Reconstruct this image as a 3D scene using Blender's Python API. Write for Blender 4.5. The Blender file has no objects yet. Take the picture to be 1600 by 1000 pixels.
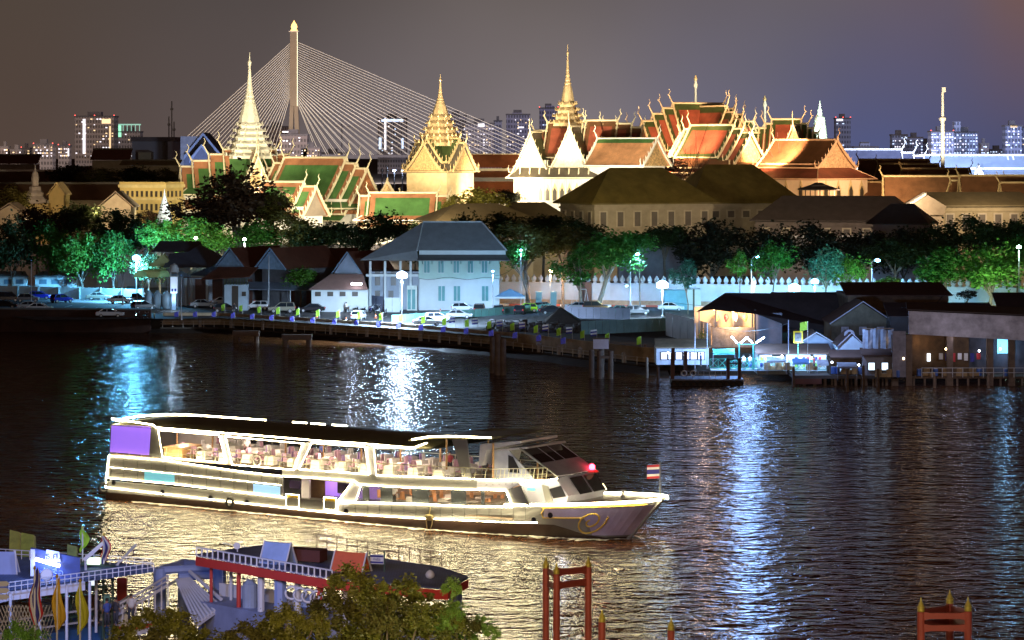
import bpy, math, random
from mathutils import Vector, Matrix
R = math.radians
PI = math.pi
SC = bpy.context.scene
COL = SC.collection
# ------------------------------------------------------------------ camera
F, HC, HZ = 4300.0, 30.0, 235.0          # focal length in photo pixels, camera height, horizon row
cd = bpy.data.cameras.new('camera')
cam = bpy.data.objects.new('camera', cd)
COL.objects.link(cam)
cam.location = (0, 0, HC)
cam.rotation_euler = (R(90), 0, 0)
cd.sensor_width = 36.0
cd.lens = 36.0 * F / 1600.0
cd.shift_y = -(500.0 - HZ) / 1600.0
cd.clip_start = 1.0
cd.clip_end = 20000.0
SC.camera = cam
SC.view_settings.view_transform = 'Standard'
SC.view_settings.look = 'None'
SC.view_settings.exposure = 0.0
SC.view_settings.gamma = 1.0
SC.cycles.max_bounces = 5
SC.cycles.diffuse_bounces = 2
SC.cycles.glossy_bounces = 3
SC.cycles.transmission_bounces = 3
SC.cycles.transparent_max_bounces = 6
SC.cycles.sample_clamp_indirect = 4.0
SC.cycles.caustics_reflective = False
SC.cycles.caustics_refractive = False

# ------------------------------------------------------------------ night sky (city glow on haze)
world = bpy.data.worlds.new("World")
SC.world = world
world.use_nodes = True
def build_sky():
    nt = world.node_tree; nt.nodes.clear()
    N = nt.nodes.new; L = nt.links.new
    out = N('ShaderNodeOutputWorld'); bg = N('ShaderNodeBackground')
    tc = N('ShaderNodeTexCoord'); sp = N('ShaderNodeSeparateXYZ')
    L(tc.outputs['Generated'], sp.inputs[0])
    def m(op, a, b=None, clamp=False):
        n = N('ShaderNodeMath'); n.operation = op; n.use_clamp = clamp
        for i, v in enumerate((a, b)):
            if v is None: continue
            if isinstance(v, (int, float)): n.inputs[i].default_value = v
            else: L(v, n.inputs[i])
        return n.outputs[0]
    ay = m('MAXIMUM', m('ABSOLUTE', sp.outputs[1]), 0.02)
    u = m('ADD', m('MULTIPLY', m('DIVIDE', sp.outputs[0], ay), 2.68), 0.5, True)
    v = m('MULTIPLY', m('DIVIDE', sp.outputs[2], ay), 18.0, True)
    def ramp(cols):
        r = N('ShaderNodeValToRGB'); e = r.color_ramp.elements
        while len(e) > 1: e.remove(e[-1])
        e[0].position = cols[0][0]; e[0].color = (*cols[0][1], 1)
        for p, c in cols[1:]:
            k = e.new(p); k.color = (*c, 1)
        r.color_ramp.interpolation = 'EASE'
        L(u, r.inputs[0]); return r.outputs[0]
    lo = ramp([(0, (.075, .050, .040)), (.2, (.088, .066, .062)), (.42, (.155, .132, .140)), (.55, (.185, .160, .170)),
               (.7, (.130, .125, .180)), (.85, (.068, .080, .180)), (1, (.058, .064, .135))])
    hi = ramp([(0, (.066, .048, .038)), (.25, (.072, .058, .055)), (.5, (.120, .100, .096)), (.75, (.115, .100, .118)),
               (.92, (.105, .082, .110)), (1, (.135, .080, .078))])
    mx = N('ShaderNodeMix'); mx.data_type = 'RGBA'
    L(v, mx.inputs[0]); L(lo, mx.inputs[6]); L(hi, mx.inputs[7])
    # faint unevenness of low cloud
    nz = N('ShaderNodeTexNoise'); nz.inputs['Scale'].default_value = 9.0; nz.inputs['Detail'].default_value = 3
    L(tc.outputs['Generated'], nz.inputs['Vector'])
    k = m('ADD', m('MULTIPLY', nz.outputs[0], 0.34), 1.03)
    el = m('DIVIDE', sp.outputs[2], ay)                       # the glow sits low; it fades towards the zenith
    k = m('MULTIPLY', k, m('MAXIMUM', m('SUBTRACT', 1.0, m('MULTIPLY', m('MAXIMUM', m('SUBTRACT', el, 0.06), 0.0), 5.0)), 0.13))
    sk = N('ShaderNodeTexSky'); sk.sky_type = 'NISHITA'; sk.sun_disc = False; sk.sun_elevation = R(-6); sk.sun_rotation = R(200)
    mm = N('ShaderNodeMix'); mm.data_type = 'RGBA'; mm.blend_type = 'ADD'; mm.inputs[0].default_value = 0.02
    L(mx.outputs[2], mm.inputs[6]); L(sk.outputs[0], mm.inputs[7])
    tn = N('ShaderNodeMix'); tn.data_type = 'RGBA'; tn.blend_type = 'MULTIPLY'; tn.inputs[7].default_value = (1.15, .62, .38, 1)   # sodium-brown sky higher up
    L(m('MULTIPLY', m('SUBTRACT', el, 0.06), 7.0, True), tn.inputs[0]); L(mm.outputs[2], tn.inputs[6])
    L(tn.outputs[2], bg.inputs[0]); L(k, bg.inputs[1])
    L(bg.outputs[0], out.inputs[0])
build_sky()

# ------------------------------------------------------------------ helpers
def wx(px, D): return (px - 800.0) * D / F
def wz(py, D): return HC - (py - HZ) * D / F
def at(px, py, D): return Vector((wx(px, D), D, wz(py, D)))
def dep(py, z): return F * (HC - z) / (py - HZ)          # depth of a level z that shows on photo row py
def onz(px, py, z):
    D = dep(py, z); return Vector((wx(px, D), D, z))

MATS = {}
def mat(name, col=(.5, .5, .5), rough=.7, metal=0., emit=None, es=0., var=.18, vs=.6, bump=0., bs=4., trans=0., spec=.5, wave=None, alpha=1.):
    if name in MATS: return MATS[name]
    M = bpy.data.materials.new(name); M.use_nodes = True
    nt = M.node_tree; b = nt.nodes['Principled BSDF']; N = nt.nodes.new; L = nt.links.new
    b.inputs['Base Color'].default_value = (*col, 1); b.inputs['Roughness'].default_value = rough
    b.inputs['Metallic'].default_value = metal; b.inputs['Specular IOR Level'].default_value = spec
    if alpha < 1: b.inputs['Alpha'].default_value = alpha
    tc = None
    if var or bump or wave:
        tc = N('ShaderNodeTexCoord')
    if var:
        nz = N('ShaderNodeTexNoise'); nz.inputs['Scale'].default_value = vs; nz.inputs['Detail'].default_value = 5
        nz.inputs['Roughness'].default_value = .65
        L(tc.outputs['Object'], nz.inputs['Vector'])
        mr = N('ShaderNodeMapRange'); mr.inputs[1].default_value = .3; mr.inputs[2].default_value = .7
        mr.inputs[3].default_value = 1 - var; mr.inputs[4].default_value = 1 + var
        L(nz.outputs[0], mr.inputs[0])
        mx = N('ShaderNodeMix'); mx.data_type = 'RGBA'; mx.blend_type = 'MULTIPLY'; mx.inputs[0].default_value = 1
        mx.inputs[6].default_value = (*col, 1); L(mr.outputs[0], mx.inputs[7])
        last = mx.outputs[2]
        if wave:
            w = N('ShaderNodeTexWave'); w.bands_direction = wave[0]; w.inputs['Scale'].default_value = wave[1]
            w.inputs['Distortion'].default_value = wave[3] if len(wave) > 3 else 0.3
            L(tc.outputs['Object'], w.inputs['Vector'])
            r2 = N('ShaderNodeMapRange'); r2.inputs[3].default_value = 1 - wave[2]; r2.inputs[4].default_value = 1.0
            L(w.outputs[0], r2.inputs[0])
            m2 = N('ShaderNodeMix'); m2.data_type = 'RGBA'; m2.blend_type = 'MULTIPLY'; m2.inputs[0].default_value = 1
            L(last, m2.inputs[6]); L(r2.outputs[0], m2.inputs[7]); last = m2.outputs[2]
        L(last, b.inputs['Base Color'])
    if bump:
        n2 = N('ShaderNodeTexNoise'); n2.inputs['Scale'].default_value = bs; n2.inputs['Detail'].default_value = 4
        L(tc.outputs['Object'], n2.inputs['Vector'])
        bp = N('ShaderNodeBump'); bp.inputs['Strength'].default_value = bump; bp.inputs['Distance'].default_value = .1
        L(n2.outputs[0], bp.inputs['Height']); L(bp.outputs[0], b.inputs['Normal'])
    if emit is not None:
        b.inputs['Emission Color'].default_value = (*emit, 1); b.inputs['Emission Strength'].default_value = es
    if trans:
        tr = N('ShaderNodeBsdfTranslucent'); ms = N('ShaderNodeMixShader'); ms.inputs[0].default_value = trans
        if var: L(last, tr.inputs[0])
        else: tr.inputs[0].default_value = (*col, 1)
        L(b.outputs[0], ms.inputs[1]); L(tr.outputs[0], ms.inputs[2])
        L(ms.outputs[0], nt.nodes['Material Output'].inputs[0])
    MATS[name] = M
    return M
def glow(name, col, s): return mat(name, col, .5, emit=col, es=s, var=0)

class MB:
    def __init__(s): s.v = []; s.f = []; s.mi = []; s.m = 0
    def add(s, vs, fs):
        n = len(s.v); s.v += [tuple(p) for p in vs]
        for f in fs: s.f.append(tuple(i + n for i in f)); s.mi.append(s.m)
        return s
    def box(s, x0, y0, z0, x1, y1, z1):
        return s.add([(x0,y0,z0),(x1,y0,z0),(x1,y1,z0),(x0,y1,z0),(x0,y0,z1),(x1,y0,z1),(x1,y1,z1),(x0,y1,z1)],
                     [(0,3,2,1),(4,5,6,7),(0,1,5,4),(1,2,6,5),(2,3,7,6),(3,0,4,7)])
    def cbox(s, x, y, z, sx, sy, sz, rz=0.):
        n = len(s.v); s.box(-sx/2, -sy/2, 0, sx/2, sy/2, sz); c, q = math.cos(rz), math.sin(rz)
        for i in range(n, len(s.v)):
            a, b, h = s.v[i]; s.v[i] = (x + a*c - b*q, y + a*q + b*c, z + h)
        return s
    def tube(s, pts, r, n=6, cap=True, r2=None, closed=False):
        pts = [Vector(p) for p in pts]; k = len(pts); base = len(s.v)
        for i, p in enumerate(pts):
            if closed: d = pts[(i+1) % k] - pts[i-1]
            else: d = pts[min(i+1, k-1)] - pts[max(i-1, 0)]
            if d.length < 1e-9: d = Vector((0,0,1))
            d.normalize(); a = Vector((0,0,1)) if abs(d.z) < .9 else Vector((1,0,0))
            u = d.cross(a).normalized(); w = d.cross(u)
            rr = r if r2 is None else r + (r2 - r) * i / max(1, k-1)
            for j in range(n):
                t = 2*PI*j/n + PI/n
                s.v.append(tuple(p + (u*math.cos(t) + w*math.sin(t))*rr))
        for i in range(k if closed else k-1):
            i2 = (i+1) % k
            for j in range(n):
                s.f.append((base+i*n+j, base+i2*n+j, base+i2*n+(j+1)%n, base+i*n+(j+1)%n)); s.mi.append(s.m)
        if cap and not closed:
            s.f.append(tuple(base+j for j in range(n))); s.mi.append(s.m)
            s.f.append(tuple(base+(k-1)*n+j for j in reversed(range(n)))); s.mi.append(s.m)
        return s
    def lathe(s, prof, c=(0,0,0), n=12, ph=0., sx=1., sy=1.):      # prof: (r, z) bottom to top
        base = len(s.v)
        for r, z in prof:
            for j in range(n):
                t = ph + 2*PI*j/n
                s.v.append((c[0]+r*math.cos(t)*sx, c[1]+r*math.sin(t)*sy, c[2]+z))
        for i in range(len(prof)-1):
            for j in range(n):
                s.f.append((base+i*n+j, base+i*n+(j+1)%n, base+(i+1)*n+(j+1)%n, base+(i+1)*n+j)); s.mi.append(s.m)
        s.f.append(tuple(base+j for j in reversed(range(n)))); s.mi.append(s.m)
        s.f.append(tuple(base+(len(prof)-1)*n+j for j in range(n))); s.mi.append(s.m)
        return s
    def slab(s, poly, off):                       # poly: 3D polygon, off: vector giving thickness
        n = len(poly); off = Vector(off)
        P = [Vector(p) for p in poly]
        return s.add(P + [p + off for p in P], [tuple(range(n-1, -1, -1)), tuple(range(n, 2*n))] +
                     [(i, (i+1) % n, n+(i+1) % n, n+i) for i in range(n)])
    def hip(s, L_, W, z0, h, ridge, over=0., cx=0., cy=0., t=.25):      # hip roof, ridge along x
        a, b, r = L_/2+over, W/2+over, ridge/2
        return s.add([(cx-a,cy-b,z0),(cx+a,cy-b,z0),(cx+a,cy+b,z0),(cx-a,cy+b,z0),
                      (cx-a,cy-b,z0+t),(cx+a,cy-b,z0+t),(cx+a,cy+b,z0+t),(cx-a,cy+b,z0+t),(cx-r,cy,z0+h),(cx+r,cy,z0+h)],
                     [(0,3,2,1),(0,1,5,4),(1,2,6,5),(2,3,7,6),(3,0,4,7),(4,5,9,8),(5,6,9),(6,7,8,9),(7,4,8)])
    def build(s, name, m=None, parent=None, loc=None, rz=None, smooth=False):
        me = bpy.data.meshes.new(name); me.from_pydata(s.v, [], s.f); me.update()
        ms = m if isinstance(m, (list, tuple)) else [m]
        for q in ms:
            if q: me.materials.append(q)
        if len(ms) > 1: me.polygons.foreach_set('material_index', s.mi)
        if smooth: me.polygons.foreach_set('use_smooth', [True]*len(me.polygons))
        o = bpy.data.objects.new(name, me); COL.objects.link(o)
        if parent: o.parent = parent
        if loc is not None: o.location = loc
        if rz is not None: o.rotation_euler = (0, 0, rz)
        return o
def fixn(o):
    import bmesh
    bm = bmesh.new(); bm.from_mesh(o.data); bmesh.ops.recalc_face_normals(bm, faces=bm.faces); bm.to_mesh(o.data); bm.free()
    return o
def tag(o, label, cat, group=None, kind=None):
    if label: o['label'] = label
    if cat: o['category'] = cat
    if group: o['group'] = group
    if kind: o['kind'] = kind
    return o
def thing(name, label, cat, loc=(0,0,0), rz=0., group=None):
    o = bpy.data.objects.new(name, None); COL.objects.link(o)
    o.location = loc; o.rotation_euler = (0, 0, rz); o.empty_display_size = .1
    return tag(o, label, cat, group)
def kids(o): return [c for c in ALLC.get(o.name, [])]
def copy_tree(o, loc=None, rz=None, label=None, mats=None, parent=None):
    c = o.copy(); COL.objects.link(c)
    if parent: c.parent = parent
    if mats and c.type == 'MESH':
        for i, sl in enumerate(c.material_slots):
            q = sl.material.name if sl.material else None
            if q in mats: sl.link = 'OBJECT'; sl.material = mats[q]
    for ch in o.children:
        copy_tree(ch, mats=mats, parent=c)
    if loc is not None: c.location = loc
    if rz is not None: c.rotation_euler = (0, 0, rz)
    if label: c['label'] = label
    return c
ORD = ['leftmost','second','third','fourth','fifth','sixth','seventh','eighth','ninth','tenth','eleventh','twelfth','thirteenth',
       'fourteenth','fifteenth','sixteenth','seventeenth','eighteenth','nineteenth','twentieth']
TENS = {20: 'twenty', 30: 'thirty', 40: 'forty', 50: 'fifty', 60: 'sixty', 70: 'seventy', 80: 'eighty', 90: 'ninety'}
def nth(i):                      # 0-based: leftmost, second from the left ...
    if i == 0: return 'leftmost'
    k = i + 1
    if k <= 20: return ORD[i] + ' from the left'
    t = k // 10 * 10; r = k - t
    if r == 0: return {30: 'thirtieth', 40: 'fortieth', 50: 'fiftieth', 60: 'sixtieth', 70: 'seventieth', 80: 'eightieth', 90: 'ninetieth'}.get(k, 'far') + ' from the left'
    return TENS[t] + '-' + ('first' if r == 1 else ORD[r-1]) + ' from the left'
def point(loc, col, W, r=.25, parent=None, name='lamp_light'):
    l = bpy.data.lights.new(name, 'POINT'); l.color = col; l.energy = W; l.shadow_soft_size = r
    o = bpy.data.objects.new(name, l); COL.objects.link(o); o.location = loc
    if parent: o.parent = parent
    return o
def spot(loc, tgt, col, W, ang=70, r=.4, name='flood_light', blend=.6, parent=None):
    l = bpy.data.lights.new(name, 'SPOT'); l.color = col; l.energy = W; l.shadow_soft_size = r
    l.spot_size = R(ang); l.spot_blend = blend
    o = bpy.data.objects.new(name, l); COL.objects.link(o); o.location = loc
    if parent: o.parent = parent
    d = Vector(tgt) - Vector(loc); o.rotation_euler = d.to_track_quat('-Z', 'Y').to_euler()
    return o
# ------------------------------------------------------------------ setting: water, ground
def water_mat():
    M = bpy.data.materials.new('river_water'); M.use_nodes = True; nt = M.node_tree
    N = nt.nodes.new; L = nt.links.new; b = nt.nodes['Principled BSDF']
    b.inputs['Base Color'].default_value = (.07, .026, .009, 1)
    b.inputs['Roughness'].default_value = .12; b.inputs['IOR'].default_value = 1.33
    b.inputs['Specular Tint'].default_value = (1, .90, .78, 1)
    b.inputs['Specular IOR Level'].default_value = .50
    tc = N('ShaderNodeTexCoord'); mp = N('ShaderNodeMapping'); L(tc.outputs['Object'], mp.inputs[0])
    mp.inputs['Scale'].default_value = (.62, 1.0, 1.0); mp.inputs['Rotation'].default_value = (0, 0, R(12))
    prev = None
    for sc, det, dist, st in ((.22, 2, .55, 1.0), (.80, 2.5, .62, 1.0), (3.0, 2, .045, 1.0)):
        n = N('ShaderNodeTexNoise'); n.inputs['Scale'].default_value = sc; n.inputs['Detail'].default_value = det
        n.inputs['Roughness'].default_value = .55; n.inputs['Distortion'].default_value = .5
        L(mp.outputs[0], n.inputs['Vector'])
        bp = N('ShaderNodeBump'); bp.inputs['Strength'].default_value = st; bp.inputs['Distance'].default_value = dist
        L(n.outputs[0], bp.inputs['Height'])
        if prev: L(prev, bp.inputs['Normal'])
        prev = bp.outputs[0]
    L(prev, b.inputs['Normal'])
    return M
w = MB().add([(-900, -60, 0), (900, -60, 0), (900, 480, 0), (-900, 480, 0)], [(0, 1, 2, 3)]).build('river_water', water_mat())
tag(w, None, None, kind='structure')
# bank line (photo column, depth) of the top of the river wall
BANK = [(-300, 470), (0, 462), (240, 458), (345, 458), (600, 432), (800, 408), (1000, 378), (1060, 374), (1400, 372), (1600, 372), (1900, 372)]
BK = [(wx(a, d), d) for a, d in BANK]
GZ = 2.5
gm = mat('ground_soil', (.05, .042, .034), .9, var=.3, vs=.15)
g = MB()
pts = [(-900, 470)] + BK + [(900, 372)]
fr = [(x, y, GZ) for x, y in pts]; bk = [(x * 1 if abs(x) < 800 else x, 540, GZ) for x, y in pts]
n = len(fr)
g.add(fr + bk, [(i, i+1, n+i+1, n+i) for i in range(n-1)])
g.add([(-7000, 540, GZ), (7000, 540, GZ), (7000, 9000, GZ), (-7000, 9000, GZ)], [(0, 1, 2, 3)])
g.add(fr + [(x, y, -1) for x, y, z in fr], [(i, n+i, n+i+1, i+1) for i in range(n-1)])
tag(g.build('ground', gm), None, None, kind='structure')
asph = mat('asphalt', (.07, .072, .075), .75, var=.25, vs=.3, bump=.3, bs=3)
pk = MB().add([onz(x, y, GZ+.02) for x, y in ((-40, 487), (60, 500), (350, 497), (600, 512), (800, 528), (900, 520), (1010, 505), (1010, 478), (800, 470), (560, 462), (-40, 452))], [tuple(range(11))])
tag(pk.build('car_park', asph), None, None, kind='structure')
rd = MB().add([(wx(780, 480), 476, GZ+.03), (140, 452, GZ+.03), (140, 463, GZ+.03), (wx(780, 487), 487, GZ+.03)], [(0, 1, 2, 3)])
tag(rd.build('road', asph), None, None, kind='structure')
kb = MB(); st = MB()
for i in range(40):
    x = -2 + i * 3.0
    y = 487.4 - (x + 2) * .172
    (kb if i % 2 else st).cbox(x, y, GZ, 3.0, .35, .35, math.atan(-.172))
rk = thing('road_kerb', 'red and white painted kerb along the road before the palace wall', 'kerb', (0, 0, 0))
kb.build('red_kerb_blocks', mat('kerb_red', (.45, .10, .06), .7), rk); st.build('white_kerb_blocks', mat('kerb_white', (.7, .7, .7), .7), rk)
pm = mat('paint_white', (.7, .7, .7), .6)
for k, (x0, y0, x1, y1) in enumerate([(225, 487, 237, 483), (245, 489, 257, 485), (264, 489, 276, 486), (282, 490, 294, 487), (100, 480, 112, 477), (120, 482, 132, 479), (140, 484, 152, 480), (560, 497, 575, 492), (590, 499, 604, 494), (640, 490, 700, 489)]):
    a, b_ = onz(x0, y0, GZ+.028), onz(x1, y1, GZ+.028)
    MB().add([a, b_, b_ + Vector((.15, .12, 0)), a + Vector((.15, .12, 0))], [(0, 1, 2, 3)]).build('parking_line', pm)['kind'] = 'structure'
# ------------------------------------------------------------------ the river cruise boat
BO = Vector((-34.95, 236.7, 0)); BA = math.atan2(-.559, .829)
def bs(px, py, t=0.):                    # photo point on the fore-and-aft plane t metres in from the near side -> local (x, y, z)
    k = (px - 800.) / F
    ox, oy = BO.x + .559*t, BO.y + .829*t
    s = (k*oy - ox) / (.829 + .559*k)
    D = oy - .559*s
    return Vector((s, t, HC - (py - HZ)*D/F))
boat = thing('cruise_boat', 'long white two-deck dinner cruise boat outlined with glowing cream light strips, mid river', 'boat', BO, BA)
hullw = mat('boat_white', (.16, .16, .155), .35, var=.08, vs=.4)
hulld = mat('boat_antifoul', (.035, .018, .012), .5)
hullp = mat('boat_purple', (.34, .31, .46), .3, var=.2, vs=.5)
gold = mat('boat_gold', (.55, .38, .06), .4, metal=.3)
strip = glow('strip_light', (1., .84, .48), 56)
roofm = mat('boat_roof', (.12, .11, .06), .5, var=.2)
frame = mat('boat_frame', (.34, .34, .38), .4, var=.1)
dark = mat('dark_glass', (.02, .02, .025), .12, var=0)
deckm = mat('deck_floor', (.20, .15, .11), .6, var=.2)
BW = 9.4
tyre0 = mat('seam_dark', (.05, .05, .045), .7, var=0)
def boat_bow(a, z, t): return Vector((a, t, z))
def zt(s):                               # sheer of the deck edge
    return 1.55 if s < 25 else 1.5 + 1.75*((s-25)/28.0)**1.15
def bow_pt(s, f, out=.0, side=-1):           # f: height as a share of the sheer height
    q = 0 if s < 40 else min(1., (s-40)/13.1)
    w = 1.0 if s < 40 else math.sqrt(max(0, 1-q**2.2))
    ww = (BW/2*w) * (1 - (0 if s < 34 else .32*(1-f)*min(1, (s-34)/12)))
    return Vector((s - (1-f)*3.0*q, BW/2 + side*(ww + out), f*zt(s)))
def hull_band(f0, f1, name, m):
    mb = MB(); rings = []
    for i in range(31):
        s = i/30*53.1
        g0 = f0(s) if callable(f0) else f0
        g1 = f1(s) if callable(f1) else f1
        rings.append([bow_pt(s, g0), bow_pt(s, g1), bow_pt(s, g1, 0, 1), bow_pt(s, g0, 0, 1)])
    vs = [p for r in rings for p in r]; fs = []
    for i in range(len(rings)-1):
        for j in range(4):
            fs.append((i*4+j, (i+1)*4+j, (i+1)*4+(j+1) % 4, i*4+(j+1) % 4))
    fs.append((3, 2, 1, 0)); k = (len(rings)-1)*4; fs.append((k, k+1, k+2, k+3))
    mb.add(vs, fs); return fixn(mb.build(name, m, boat))
def strake(s): return .40 if s < 46 else max(.06, .40-(s-46)*.08)
hull_band(-.4, strake, 'hull_bottom', hulld)
hull_band(lambda q: strake(q)+.003, 1.0, 'hull', hullw)
def near(poly, off=.12, name='panel', m=hullw, t=0.):
    P = [bs(x, y, t) for x, y in poly]
    mb = MB().slab(P, (0, off, 0)); return fixn(mb.build(name, m, boat))
def lstrip(px, name='light_strip', r=.055, t=-.08, closed=False, m=None):
    P = [bs(x, y, t) for x, y in px]
    return MB().tube(P, r*.58, 5, closed=closed).build(name, m or strip, boat)
# aft superstructure sides: lower deck wall (near side) aft of the entrance
def sidewall(t, sgn):
    lo = [bs(166, 768), bs(441, 793)]
    z0 = 3.0
wall_aft = near([(167, 745), (170, 711), (441, 743), (441, 777)], .15, 'aft_side_wall', hullw, .0)
near([(225.5, 737), (272, 742), (272, 755), (225.5, 750.5)], .06, 'aft_window', mat('win_cyan', (.10, .30, .36), .2, emit=(.25, .75, .9), es=.55, var=0), -.05)
near([(395.5, 756), (437, 760.5), (437, 774), (395.5, 769)], .06, 'galley_window', mat('win_blue', (.15, .3, .45), .2, emit=(.45, .75, 1.), es=.9, var=0), -.05)
# purple stern panel and white post
near([(174.5, 663.7), (234.8, 667), (233, 711), (171.7, 706)], .1, 'purple_screen', mat('purple_screen', (.20, .08, .6), .4, emit=(.36, .18, 1.), es=.85, var=.25, vs=.25), 0)
near([(236, 664), (246, 668), (254, 716), (233, 712)], .12, 'stern_post', hullw, 0)
# pillars between upper windows
for a in ([(343, 680), (352, 681), (363, 726), (353, 724)], [(473, 692), (487, 692), (467, 735), (458, 734)], [(570, 697), (583, 698), (588, 743), (576, 742)]):
    near(a, .18, 'window_pillar', frame)
# upper windows: glowing frames
wins = [[(247,672),(342.4,680),(352.8,723.5),(254,714)], [(351.6,681.7),(473,693),(458.6,734),(362.7,726)], [(487,692),(570.4,698),(576.4,741),(467,733)]]
for wq in wins:
    lstrip(wq, 'window_light_frame', .06, -.1, True)
lstrip([(644, 700.5), (584, 699), (588, 742.5), (779, 750), (800, 749), (866, 752)], 'window_light_frame', .055, -.1)
# main strips
lstrip([(175.7,654.5),(239,663.7),(243.5,668),(330,675),(420,682),(500,689),(560,692.5),(645,700),(667,692)], 'roof_light_strip', .085)
lstrip([(643.6,687),(670,682.5),(700,681.5),(767,684)], 'canopy_light_strip', .10, .3)
lstrip([(170,712),(255,719),(377,737),(441,744)], 'upper_light_strip', .07)
lstrip([(170,712),(166,745),(165,762)], 'stern_light_strip', .055)
lstrip([(172,730),(300,743),(439,758)], 'thin_light_strip', .02)
lstrip([(165,746.5),(269,756),(446,777.6)], 'middle_light_strip', .07)
lstrip([(165,761.5),(300,777),(447,793.7),(526,802),(650,809.5),(780,815.6),(839,816.5)], 'lower_light_strip', .06)
lstrip([(441,744),(500,747),(552,751),(560,757),(640,762),(740,765),(790.6,766.5),(800,790.6)], 'upper_light_strip', .06)
lstrip([(552,751),(528,783),(526,802)], 'pillar_light_strip', .045)
lstrip([(564,758),(556,782)], 'pillar_light_strip', .03)
lstrip([(526,785),(560,785),(650,787.5),(740,791.5),(800,792)], 'deck_light_strip', .085)
lstrip([(746,758.5),(790,757),(816,755),(816,757.7),(871,747.8)], 'bridge_light_strip', .06, 1.2)
# bow gunwale strip follows the hull edge
def gun(side, f, s0, s1, r, name, m, out=.05, n=16):
    P = [bow_pt(s0+(s1-s0)*i/n, f, out, side) + Vector((0, 0, .04)) for i in range(n+1)]
    return MB().tube(P, r, 6).build(name, m, boat)
gun(-1, 1, 41.5, 53.05, .10, 'bow_light_strip', strip)
gun(1, 1, 40, 53.05, .10, 'far_bow_light_strip', strip)
gun(-1, .9, 44.8, 52.6, .05, 'gold_trim', gold, .02)
# upper belt (between decks) and forward lower cabin
near([(441, 744), (560, 757), (745, 764), (745, 750.5), (588, 742), (441, 732)], .15, 'deck_belt', hullw)
near([(745, 764), (790, 766), (812, 757), (806, 750), (745, 750.5)], .15, 'deck_belt', frame)
near([(552, 752), (565, 757.5), (555, 784), (526, 801), (522, 801), (526, 784)], .15, 'raked_pillar', frame)
near([(790.6, 766.5), (813, 759), (828, 790), (800, 790.6)], .15, 'forward_pillar', hullw)
# lower saloon windows (dark glass with lit openings)
near([(564, 758), (790, 766.5), (800, 790), (556, 784)], .03, 'saloon_glass', mat('clear_glass', (.05, .05, .05), .1, var=0, alpha=.12), .05)
for a, b_ in ((566, 576), (594, 612), (643, 669), (704, 727), (751, 756), (789, 800)):
    near([(a, 759), (b_, 759.8), (b_+1, 790), (a+1, 789)], .08, 'window_mullion', mat('mullion', (.06, .07, .08), .4), .12)
# interior decks, roof
def deck(z, s0, s1, name, m, t0=.15, t1=BW-.15, th=.12):
    return MB().box(s0, t0, z, s1, t1, z+th).build(name, m, boat)
zf = 1.45
deck(zf-.1, 25.5, 42, 'lower_deck_floor', deckm)
deck(.72, 19.6, 25.5, 'entrance_floor', mat('entrance_floor', (.5, .4, .38), .5), .0, 6)
up = 3.80
deck(up, .2, 40, 'upper_deck_floor', deckm)
# entrance lobby: back wall, pillar, door, boxes
lob = mat('lobby_wall', (.35, .22, .6), .6, emit=(.5, .28, 1.), es=.25, var=.1)
MB().box(19.5, 3.0, .85, 28, 3.15, 3.78).build('lobby_wall', lob, boat)
for a, b_ in ((471, 480), ):
    near([(a, 748), (b_+3, 749), (b_+3, 790), (a, 789)], .2, 'lobby_pillar', mat('lobby_white', (.7, .66, .75), .5), .6)
near([(484, 749), (507, 751), (507, 791), (484, 789)], .1, 'lobby_door', mat('brown_wood', (.16, .09, .04), .4, var=.3), 1.2)
near([(452, 750), (468, 752), (468, 764), (452, 762)], .1, 'lobby_screen', mat('screen_dark', (.03, .02, .05), .3), 1.0)
near([(527, 752), (545, 753), (538, 772), (527, 770)], .1, 'lobby_screen', MATS['screen_dark'], 1.0)
for q in ([(448,772),(466,773.5),(466,793),(448,791.5)], [(507,777),(524,778),(524,797),(507,796)]):
    near(q, .1, 'gold_board', mat('gold_board', (.35, .24, .03), .35, metal=.4, var=.3, vs=3), .05)
    lstrip([(q[0][0]-1, q[0][1]), (q[1][0]+1, q[1][1]), (q[2][0]+1, q[2][1]), (q[3][0]-1, q[3][1])], 'board_light_frame', .04, 0, True)
# hull details: portholes, scroll on bow
for x, y in ((178, 754), (254, 769), (329, 778), (386, 785), (541, 799), (834, 812.5), (860, 805)):
    c = bs(x, y, -.04)
    MB().lathe([(.22, 0), (.22, .05)], n=10).build('porthole', dark, boat, c).rotation_euler = (R(90), 0, 0)
pp = MB(); rows = []
for i in range(17):
    q = 45.0 + (53.0-45.0)*i/16
    a = 0 if q < 48.6 else min(1, (q-48.6)/1.4)
    rows.append((bow_pt(q, .62*(1-a)+.12*a, .03), bow_pt(q, .89, .03)))
pp.add([p for r in rows for p in r], [(2*i, 2*i+2, 2*i+3, 2*i+1) for i in range(16)])
pp.build('purple_bow_band', hullp, boat)
MB().tube([bow_pt(45+i*.28, .61, .06) for i in range(14)], .05).build('gold_trim', gold, boat)
MB().tube([bow_pt(45, .61, .06), bow_pt(44.8, .75, .06), bow_pt(45, .9, .06)], .05).build('gold_trim', gold, boat)
sc_ = []
for i in range(30):
    t = i/29*3.4*PI; r = .15 + .85*(i/29)
    sc_.append(bow_pt(49.3 + r*math.cos(t+2.2)*1.3, .50 + r*math.sin(t+2.2)*.38, .08))
MB().tube(sc_, .07).build('gold_scroll', gold, boat)
MB().tube([bow_pt(53.05, 1, 0), bow_pt(53.05, .6, 0), bow_pt(53.05, .25, 0), bow_pt(53.0, .0, 0)], .15).build('stem', hullw, boat)
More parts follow.
